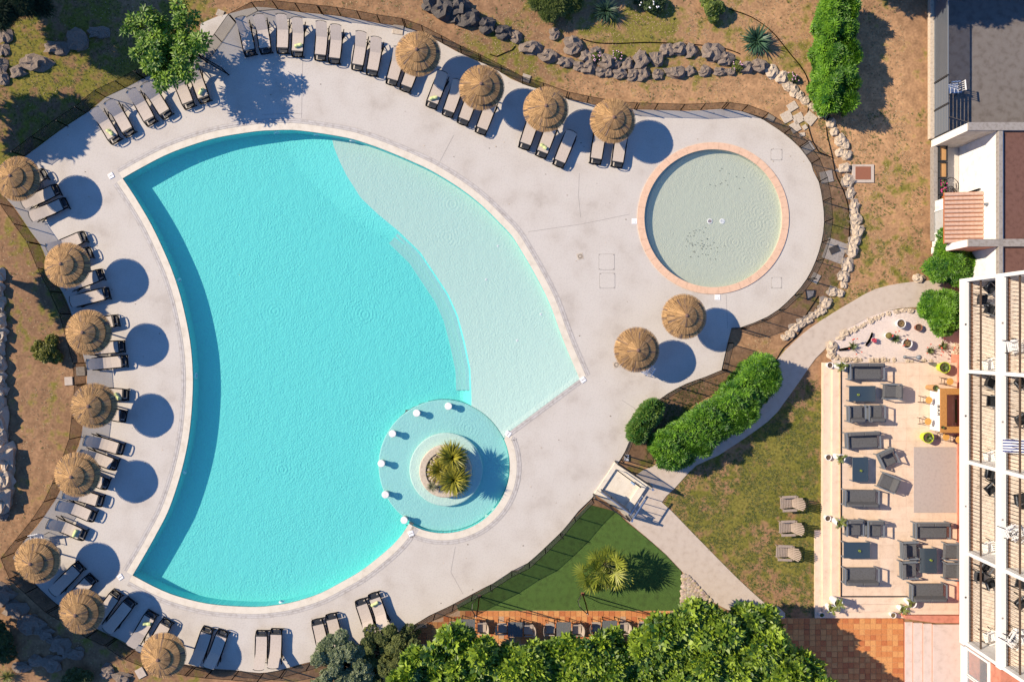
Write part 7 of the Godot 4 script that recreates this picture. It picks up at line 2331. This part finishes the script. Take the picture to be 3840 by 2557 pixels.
func plants() -> void:
	var dg := Color(0.02, 0.1, 0.008)
	var lg := Color(0.21, 0.42, 0.025)
	hedge("clipped oleander hedge standing upright near the top right", [Vector2(16.55, -17.57), Vector2(16.53, -16.42), Vector2(16.55, -15.04), Vector2(16.53, -13.67), Vector2(16.55, -12.29), Vector2(16.53, -11.68)], [0.8, 0.8, 0.83, 0.95, 0.93, 0.8], 1.7, 4200, 201, dg, lg)
	hedge("long thick oleander hedge slanting beside the footpath", [Vector2(7.38, 5.91), Vector2(8.26, 5.42), Vector2(9.36, 4.75), Vector2(10.46, 4.04), Vector2(11.56, 3.32), Vector2(12.39, 2.39), Vector2(12.83, 1.40), Vector2(13.10, 1.01)], [0.85, 0.95, 0.95, 1.0, 0.95, 0.95, 0.8, 0.7], 1.6, 6400, 202, dg, lg)
	hedge("narrow oleander hedge between pool deck and the long hedge", [Vector2(6.25, 5.00), Vector2(6.58, 4.34), Vector2(7.03, 3.78), Vector2(7.41, 3.23)], [0.35, 0.42, 0.42, 0.35], 1.3, 1500, 203, dg, Color(0.16, 0.25, 0.04))
	var o := shrub("oleander_bush", "bushy oleander in the corner between annex and hotel", "bush", [Vector2(22.52, -4.05)][0], -0.06, [[0.0, 1.0, 0.1, 1.0, 0.9], [-0.1, 1.3, -1.1, 0.85, 0.9], [-0.6, 0.8, 0.3, 0.85, 0.9], [1.1, 1.0, 0.1, 0.8, 0.85], [0.3, 0.9, 0.6, 0.8, 0.9], [-0.3, 1.0, -0.5, 0.8, 0.9]], 4600, "lance", 0.19, dg, lg, 204, "oleander bushes by the hotel")
	shrub("oleander_bush", "round oleander bush overhanging the gravel bed", "bush", [Vector2(22.04, -1.44)][0], -0.06, [[0.0, 0.9, 0.0, 1.05, 0.9], [-0.4, 0.8, -0.35, 0.8, 0.9], [0.45, 0.9, 0.2, 0.85, 0.9], [0.3, 0.8, -0.5, 0.7, 0.9], [0.2, 0.75, 0.65, 0.6, 0.9]], 3400, "lance", 0.19, dg, lg, 205, "oleander bushes by the hotel")
	shrub("leafy_shrub", "bright green shrub between the boulder row and top edge", "shrub", [Vector2(10.32, -17.13)][0], -0.06, [[0, 0.5, 0, 0.5, 0.9], [-0.2, 0.4, -0.45, 0.4, 0.9], [0.35, 0.4, -0.1, 0.4, 0.9], [0.1, 0.3, 0.4, 0.3, 0.9]], 900, "small", 0.12, Color(0.05, 0.1, 0.015), Color(0.22, 0.28, 0.04), 206)
	shrub("leafy_shrub", "yellow-green shrub beside the left fence", "shrub", [Vector2(-24.00, 0.53)][0], -0.06, [[0, 0.45, 0, 0.45, 0.9], [-0.45, 0.3, -0.3, 0.36, 0.9], [0.35, 0.35, 0.25, 0.4, 0.9], [0.15, 0.35, -0.5, 0.35, 0.9], [-0.55, 0.3, 0.2, 0.25, 0.9], [0.0, 0.6, 0.35, 0.3, 0.9], [-0.8, 0.2, -0.1, 0.2, 0.9]], 750, "small", 0.14, Color(0.07, 0.08, 0.012), Color(0.3, 0.29, 0.04), 207)
	shrub("bamboo_shrub", "pale feathery bamboo-like shrub at the top edge", "shrub", [Vector2(2.15, -17.42)][0], -0.06, [[0, 0.8, 0, 0.8, 0.7], [-0.7, 0.7, -0.15, 0.6, 0.7], [0.75, 0.7, -0.2, 0.6, 0.7], [-0.25, 0.6, 0.45, 0.5, 0.6], [1.1, 0.6, 0.1, 0.35, 0.6]], 1500, "needle", 0.26, Color(0.1, 0.15, 0.04), Color(0.3, 0.36, 0.12), 208)
	shrub("flowering_bush", "dark green bush dotted with white flowers at the top edge", "bush", [Vector2(7.20, -17.53)][0], -0.06, [[0, 0.35, 0, 0.6, 0.7], [-0.5, 0.3, -0.1, 0.4, 0.7], [0.45, 0.3, 0.1, 0.4, 0.7]], 900, "small", 0.12, Color(0.02, 0.05, 0.01), Color(0.08, 0.13, 0.03), 209)
	var fl := Mb.new()
	for i in 22:
		fl.ellipsoid(Vector3(rng.randf_range(-0.7, 0.6), rng.randf_range(0.6, 0.8), rng.randf_range(-0.3, 0.5)), Vector3(0.045, 0.02, 0.045), 6, 4)
	part(get_child(get_child_count() - 1), "flowers", fl, M.white_plastic)
	for e in [[Vector2(5.44, -14.81), "low plant with pale pink flowers in the upper boulder row", 210], [Vector2(14.55, -13.70), "pale pink flowering plant among the edging rocks by the hedge", 211], [Vector2(11.68, -14.30), "yellow-green plant with pink flowers at the right end of the boulders", 212], [Vector2(4.34, -14.75), "small yellow-green plant between the upper boulders", 213]]:
		var s := shrub("rock_plant", e[1], "plant", e[0], -0.06, [[0, 0.25, 0, 0.26, 0.6], [0.2, 0.2, 0.1, 0.18, 0.6]], 240, "small", 0.08, Color(0.06, 0.1, 0.015), Color(0.25, 0.28, 0.05), e[2], "flowering plants among the rocks")
		var f := Mb.new()
		for i in 12:
			f.ellipsoid(Vector3(rng.randf_range(-0.25, 0.3), rng.randf_range(0.35, 0.45), rng.randf_range(-0.2, 0.25)), Vector3(0.035, 0.018, 0.035), 6, 4)
		part(s, "flowers", f, M.pink_petal)
	yucca("dark green spiky yucca above the right end of the boulders", [Vector2(12.70, -15.57)][0], -0.06, 0.95, 190, Color(0.02, 0.06, 0.03), Color(0.1, 0.2, 0.11), 220)
	yucca("dark green spiky yucca in the shade at the top edge", [Vector2(4.88, -17.13)][0], -0.06, 0.8, 150, Color(0.015, 0.04, 0.02), Color(0.06, 0.12, 0.07), 221)
	yucca("yellowish spiky plant at the lower left corner", [Vector2(-26.24, 17.43)][0], -0.06, 0.5, 80, Color(0.07, 0.09, 0.02), Color(0.25, 0.26, 0.06), 222)
	# island palms
	yucca("olive green spiky palm on the island, upper of the two big ones", [Vector2(-3.03, 5.92)][0], 0.2, 0.95, 330, Color(0.08, 0.09, 0.01), Color(0.42, 0.38, 0.04), 223, 0.75, "spiky_palm")
	yucca("olive green spiky palm on the island, lower of the two big ones", [Vector2(-2.95, 7.05)][0], 0.2, 0.98, 340, Color(0.08, 0.09, 0.01), Color(0.42, 0.38, 0.04), 224, 0.75, "spiky_palm")
	yucca("yellowish spiky palm on the island beside the pebbles", [Vector2(-3.66, 6.60)][0], 0.2, 0.8, 260, Color(0.09, 0.09, 0.01), Color(0.45, 0.38, 0.04), 225, 0.5, "spiky_palm")
	yucca("small pale spiky palm hanging over the island rim", [Vector2(-4.12, 7.48)][0], 0.2, 0.36, 90, Color(0.1, 0.11, 0.05), Color(0.34, 0.33, 0.2), 226, 0.35, "spiky_palm")
	fan_palm("bushy yellow-green fan palm on the artificial turf", [Vector2(4.65, 11.59)][0], -0.02, [[0.1, 1.35, -0.3, 1.2, 18], [-0.5, 0.9, 0.25, 1.1, 12], [0.45, 1.1, 0.2, 1.05, 12], [-0.1, 0.7, 0.55, 0.95, 10]], 230)
	# weeds along fences and in the bare soil, one by one too many to count
	grass_and_litter()

func grass_and_litter() -> void:
	var tuft := Mb.new()
	for i in 7:
		tuft.col = Color(1, 1, 1) * rng.randf_range(0.7, 1.2)
		blade(tuft, Vector3(rng.randf_range(-0.3, 0.3), 0, rng.randf_range(-0.3, 0.3)), rng.randf() * TAU, rng.randf_range(0.7, 1.2), rng.randf_range(0.3, 1.1), 0.16, tuft.col)
	var tm := tuft.done()
	var areas := [[-27.0, -18.0, -15.5, -9.5, 5200, 0.9], [-14.0, -18.0, 20.0, -10.0, 5200, 0.3], [16.0, -12.0, 21.6, -1.0, 3200, 0.45], [7.0, 2.0, 16.3, 15.0, 17000, 0.9], [-27.0, -8.0, -18.0, 18.0, 1600, 0.2]]
	var places := []
	var tints := []
	var f := noise(41, 0.35, FastNoiseLite.TYPE_SIMPLEX_SMOOTH, 3)
	var clear: Array = keep_clear
	for a in areas:
		for i in a[4]:
			var p := Vector2(rng.randf_range(a[0], a[2]), rng.randf_range(a[1], a[3]))
			if f.get_noise_2dv(p * 2.0) + (a[5] - 0.5) * 0.8 < rng.randf_range(-0.2, 0.35) or inside(p, clear):
				continue
			var k := rng.randf_range(0.045, 0.11)
			places.append(Transform3D(Basis(Vector3.UP, rng.randf() * TAU).scaled(Vector3(k, k * 0.8, k)), at3(p, -0.06)))
			tints.append(Color(0.06, 0.11, 0.016).lerp(Color(0.27, 0.25, 0.08), rng.randf()))
	var o := scatter(self, "grass", tm, M.leaf_dull, places, tints, true)
	tag(o, "short patchy grass growing over the garden soil and lawn", "grass")
	var flake := Mb.new()
	flake.quad(Vector3(-0.5, 0, 0.2), Vector3(0.1, 0.15, 0.28), Vector3(0.55, 0, -0.05), Vector3(-0.1, 0.1, -0.28))
	var dry := [[-15.0, -18.0, 20.5, -9.5, 22000, 0.6], [16.0, -12.0, 21.6, -1.0, 5000, 0.4], [9.0, -1.0, 13.5, 2.6, 1500, 0.5], [-27.0, -8.0, -18.0, 18.0, 8000, 0.5], [-27.0, -18.0, -15.5, -9.5, 2500, 0.3]]
	places = []
	tints = []
	for a in dry:
		for i in a[4]:
			var p := Vector2(rng.randf_range(a[0], a[2]), rng.randf_range(a[1], a[3]))
			if f.get_noise_2dv(p * 1.3 + Vector2(50, 9)) + a[5] - 0.5 < rng.randf_range(-0.45, 0.3) or inside(p, clear):
				continue
			var k := rng.randf_range(0.04, 0.1)
			places.append(Transform3D(Basis(Vector3.UP, rng.randf() * TAU).scaled(Vector3(k, k, k)), at3(p, -0.055)))
			tints.append(Color(0.17, 0.1, 0.05).lerp(Color(0.5, 0.36, 0.2), rng.randf()))
	o = scatter(self, "leaf_litter", flake, M.tinted, places, tints, true)
	o.name = "dry_leaf_litter"
	tag(o, "dry tan leaf litter strewn over the bare garden soil", "leaves")


# ---------------------------------------------------------------- trees
func tree(called: String, label: String, p: Vector2, balls: Array, count: int, kind: String, size: float, dark: Color, light: Color, seed_: int, trunk := 0.14, group := "", m: Material = null) -> Node3D:
	var o := thing(called, label, "tree", at3(p, -0.06), 0, group)
	crown(o, balls, count, leaf_tuft(kind, seed_), m if m else M.leaf, size, dark, light, seed_, -0.6)
	var t := Mb.new()
	var c := Vector3.ZERO
	for q in balls:
		c += Vector3(q[0], q[1], q[2]) / balls.size()
	var fork := Vector3(c.x * 0.4, c.y * 0.55, c.z * 0.4)
	t.tube([Vector3.ZERO, fork * 0.5 + Vector3(0.05, 0, 0.03), fork], [trunk * 1.2, trunk, trunk * 0.8], 8)
	part(o, "trunk", t, M.bark)
	for q in balls:
		var l := Mb.new()
		var e := Vector3(q[0], q[1], q[2])
		l.tube([fork, fork.lerp(e, 0.5) + Vector3(0, 0.1, 0), e + Vector3(0, q[3] * 0.4, 0)], [trunk * 0.6, trunk * 0.35, trunk * 0.1], 6)
		part(o, "limb", l, M.bark)
	return o

func around(o: Vector2, pts: Array, r: float, y: float, squash := 0.7) -> Array:
	var out := []
	var g := RandomNumberGenerator.new()
	g.seed = pts.size() * 31 + int(r * 100)
	for i in pts.size():
		for k in 4:
			var a := g.randf() * TAU
			var d := r * 0.75 * sqrt(g.randf())
			out.append([pts[i].x - o.x + cos(a) * d, y + 0.3 * sin(i * 2.3) + g.randf_range(-0.45, 0.35) * r, pts[i].y - o.y + sin(a) * d, r * g.randf_range(0.4, 0.75), squash])
	return out

func trees() -> void:
	# ash-leaved tree over the upper left loungers
	var p: Vector2 = [Vector2(-17.09, -14.48)][0]
	tree("leafy_tree", "bright green young tree overhanging the upper left loungers", p, around(p, [Vector2(-16.89, -15.15), Vector2(-17.79, -15.30), Vector2(-18.48, -15.09), Vector2(-17.53, -14.41), Vector2(-16.16, -15.15), Vector2(-16.58, -14.30), Vector2(-17.00, -13.67), Vector2(-17.79, -13.77), Vector2(-16.16, -13.99), Vector2(-16.63, -13.14), Vector2(-17.21, -12.93), Vector2(-15.52, -14.51), Vector2(-16.10, -13.14), Vector2(-16.16, -15.88)], 0.66, 2.7, 0.8), 800, "ash", 0.27, Color(0.04, 0.12, 0.012), Color(0.28, 0.44, 0.03), 301, 0.11)
	# plane trees along the bottom edge
	var pl_dark := Color(0.018, 0.075, 0.012)
	var pl_light := Color(0.37, 0.5, 0.035)
	var groups := [
		["broad-leaved plane tree at the bottom, leftmost of the three", [Vector2(-4.14, 15.14), Vector2(-2.99, 14.67), Vector2(-1.84, 14.72), Vector2(-0.80, 14.88), Vector2(-4.88, 16.03), Vector2(-3.67, 15.93), Vector2(-2.36, 15.72), Vector2(-1.06, 15.77), Vector2(-4.46, 16.66), Vector2(-2.89, 16.66), Vector2(-1.32, 16.76)]],
		["broad-leaved plane tree at the bottom middle below the cafe tables", [Vector2(-0.06, 14.99), Vector2(0.78, 15.14), Vector2(1.83, 15.51), Vector2(2.93, 15.09), Vector2(3.98, 14.88), Vector2(5.02, 14.93), Vector2(0.52, 16.14), Vector2(1.83, 16.35), Vector2(3.14, 15.93), Vector2(4.45, 15.77), Vector2(5.65, 15.61), Vector2(2.62, 16.87), Vector2(4.71, 16.82)]],
		["broad-leaved plane tree at the bottom right, widest of the three", [Vector2(6.96, 14.10), Vector2(7.85, 13.83), Vector2(8.89, 13.26), Vector2(9.84, 13.47), Vector2(10.78, 13.94), Vector2(11.77, 13.83), Vector2(6.54, 15.25), Vector2(7.59, 14.88), Vector2(8.63, 14.57), Vector2(9.68, 14.57), Vector2(10.73, 14.88), Vector2(11.77, 14.83), Vector2(7.06, 16.19), Vector2(8.37, 15.93), Vector2(9.68, 15.77), Vector2(10.99, 15.93), Vector2(12.03, 15.82), Vector2(7.85, 16.97), Vector2(9.94, 16.87), Vector2(12.41, 14.46), Vector2(12.93, 15.14), Vector2(13.46, 15.61), Vector2(12.62, 15.93), Vector2(13.35, 16.45), Vector2(14.14, 16.24), Vector2(14.66, 16.76)]],
	]
	var k := 0
	for e in groups:
		var mid := Vector2.ZERO
		for q in e[1]:
			mid += q / e[1].size()
		if k < 2:
			e[1] = e[1].map(func(q): return q + Vector2(0, 0.45))
		tree("plane_tree", e[0], mid, around(mid, e[1], 1.0, 3.0, 0.8), 460 * e[1].size(), "broad", 0.36, pl_dark, pl_light, 310 + k, 0.2, "plane trees along the bottom edge")
		k += 1
	# shrubs left of the plane trees
	p = [Vector2(-8.92, 16.36)][0]
	tree("olive_tree", "grey-green olive tree at the bottom edge beside the loungers", p, around(p, [Vector2(-8.40, 15.22), Vector2(-9.21, 16.04), Vector2(-8.12, 16.04), Vector2(-9.69, 16.74), Vector2(-8.72, 16.68), Vector2(-7.75, 16.74), Vector2(-9.26, 17.33), Vector2(-8.12, 17.33), Vector2(-8.94, 15.33)], 0.75, 1.7, 0.85), 3600, "small", 0.14, Color(0.09, 0.13, 0.06), Color(0.36, 0.4, 0.24), 320, 0.1, "", M.leaf_dull)
	p = [Vector2(-6.45, 16.10)][0]
	tree("laurel_shrub", "dark green shrub between olive tree and plane trees", p, around(p, [Vector2(-6.86, 15.31), Vector2(-5.87, 15.09), Vector2(-5.32, 14.87), Vector2(-7.13, 15.96), Vector2(-6.20, 15.96), Vector2(-6.86, 16.79), Vector2(-5.98, 16.79), Vector2(-7.30, 17.44), Vector2(-6.31, 17.55), Vector2(-5.32, 15.53)], 0.75, 1.2, 0.8), 3400, "small", 0.13, Color(0.035, 0.06, 0.012), Color(0.2, 0.22, 0.05), 321, 0.09, "", M.leaf_dull)
	# trees whose crowns are mostly outside the picture; their shadows fall into it
	var cd := Color(0.012, 0.03, 0.016)
	var cl := Color(0.05, 0.1, 0.05)
	p = [Vector2(-25.99, -17.87)][0]
	tree("evergreen_tree", "dark evergreen tree filling the upper left corner", p, around(p, [Vector2(-24.11, -15.95), Vector2(-23.38, -16.05), Vector2(-22.70, -16.16), Vector2(-24.00, -16.57), Vector2(-23.07, -16.67), Vector2(-24.83, -15.95), Vector2(-24.26, -15.53)], 0.75, 3.4, 0.9), 2000, "needle", 0.3, cd, cl, 330, 0.2, "", M.leaf_dull)
	p = [Vector2(-30.28, -19.84)][0]
	tree("garden_tree", "tree beyond the upper left corner shading the boulders", p, [[0, 5.4, 0, 1.6, 0.8], [1.6, 5.8, 0.5, 1.4, 0.8], [-0.6, 6.0, 1.2, 1.2, 0.8], [2.4, 5.4, 1.2, 1.1, 0.8], [0.9, 5.2, 1.6, 1.2, 0.8], [3.2, 5.8, 0.2, 1.2, 0.8]], 2600, "ash", 0.4, cd, cl, 337, 0.22, "trees outside the picture")
	p = [Vector2(-30.83, -13.17)][0]
	tree("garden_tree", "tree beyond the left edge shading the upper left grass", p, [[0, 4.6, 0, 1.1, 0.8], [0.9, 4.9, 0.8, 0.8, 0.8], [-0.8, 5.0, -0.6, 0.9, 0.8], [0.7, 5.4, -0.9, 0.8, 0.8], [-0.3, 4.4, 1.3, 0.8, 0.8], [1.6, 5.0, 0.0, 0.6, 0.8]], 900, "ash", 0.42, cd, cl, 331, 0.18, "trees outside the picture")
	p = [Vector2(-31.25, 11.13)][0]
	tree("garden_tree", "tree beyond the left edge shading the lower left parasols", p, [[0, 5.6, 0, 1.5, 0.8], [1.4, 6.0, 0.8, 1.0, 0.8], [-1.0, 6.2, -0.6, 1.1, 0.8], [0.7, 6.6, 1.7, 1.1, 0.8], [-0.3, 5.4, 2.6, 1.0, 0.8], [1.7, 5.5, 2.4, 0.8, 0.8]], 2200, "ash", 0.4, cd, cl, 332, 0.2, "trees outside the picture")
	p = [Vector2(-30.14, -4.40)][0]
	tree("garden_tree", "tree beyond the left edge shading the middle left loungers", p, [[0, 5.0, 0, 0.9, 0.8], [0.9, 5.2, 0.4, 0.7, 0.8], [-0.6, 5.3, -0.4, 0.8, 0.8], [0.5, 5.0, 1.1, 0.7, 0.8], [1.5, 5.0, 0.9, 0.5, 0.8]], 800, "ash", 0.34, cd, cl, 338, 0.17, "trees outside the picture")
	p = [Vector2(-28.47, 12.52)][0]
	tree("garden_tree", "tree beyond the lower left edge shading the lower parasols", p, [[0, 4.6, 0, 1.0, 0.8], [0.8, 4.9, 0.9, 0.9, 0.8], [-0.6, 4.8, 1.2, 0.9, 0.8], [0.4, 4.4, 2.0, 0.9, 0.8]], 1200, "ash", 0.36, cd, cl, 339, 0.17, "trees outside the picture")
	p = [Vector2(-29.58, 14.60)][0]
	tree("garden_tree", "tree beyond the lower left corner shading the boulders", p, [[0, 4.2, 0, 1.2, 0.8], [1.2, 4.4, 0.5, 0.9, 0.8], [-0.8, 4.6, -0.8, 1.0, 0.8], [0.3, 4.8, 1.2, 0.9, 0.8]], 1300, "ash", 0.38, cd, cl, 333, 0.2, "trees outside the picture")
	p = [Vector2(14.31, -20.40)][0]
	tree("garden_tree", "tree beyond the top edge shading the asphalt yard", p, [[0, 5.0, 0, 1.4, 0.8], [1.6, 5.4, 0.5, 1.3, 0.8], [3.2, 5.4, 0.4, 1.4, 0.8], [4.8, 5.2, 0.3, 1.3, 0.8], [6.2, 5.2, 0.4, 1.2, 0.8], [2.4, 5.6, -1.2, 1.3, 0.8], [4.4, 5.4, -1.4, 1.3, 0.8]], 3600, "ash", 0.36, cd, cl, 334, 0.2, "trees outside the picture")
	p = [Vector2(1.39, -19.56)][0]
	tree("garden_tree", "tree beyond the top edge shading the yucca", p, [[0, 3.0, 0, 0.9, 0.7], [0.9, 3.2, 0.2, 0.8, 0.7], [-0.9, 3.2, 0.0, 0.8, 0.7], [1.7, 3.0, 0.1, 0.7, 0.7]], 1200, "ash", 0.3, cd, cl, 335, 0.15, "trees outside the picture")
	p = [Vector2(-8.61, -19.84)][0]
	tree("garden_tree", "tree beyond the top edge shading the lava boulders", p, [[0, 2.6, 0, 0.8, 0.7], [0.9, 2.8, 0.1, 0.7, 0.7], [1.8, 2.7, 0.2, 0.8, 0.7], [2.6, 2.8, 0.1, 0.7, 0.7]], 1200, "ash", 0.3, cd, cl, 336, 0.15, "trees outside the picture")
	shrub("shaded_shrub", "dark shrub at the left edge below the boulders", "shrub", [Vector2(-26.27, 15.39)][0], -0.06, [[0, 0.6, 0, 0.7, 0.9], [0.2, 0.5, 0.7, 0.6, 0.9], [-0.3, 0.6, -0.6, 0.6, 0.9]], 900, "small", 0.13, Color(0.02, 0.045, 0.01), Color(0.08, 0.13, 0.03), 340)
	shrub("shaded_shrub", "olive green shrub at the bottom left edge", "shrub", [Vector2(-22.53, 17.31)][0], -0.06, [[0, 0.4, 0, 0.55, 0.8], [0.5, 0.35, 0.1, 0.4, 0.8], [-0.4, 0.35, 0.2, 0.4, 0.8]], 900, "small", 0.12, Color(0.04, 0.06, 0.012), Color(0.15, 0.17, 0.05), 341)
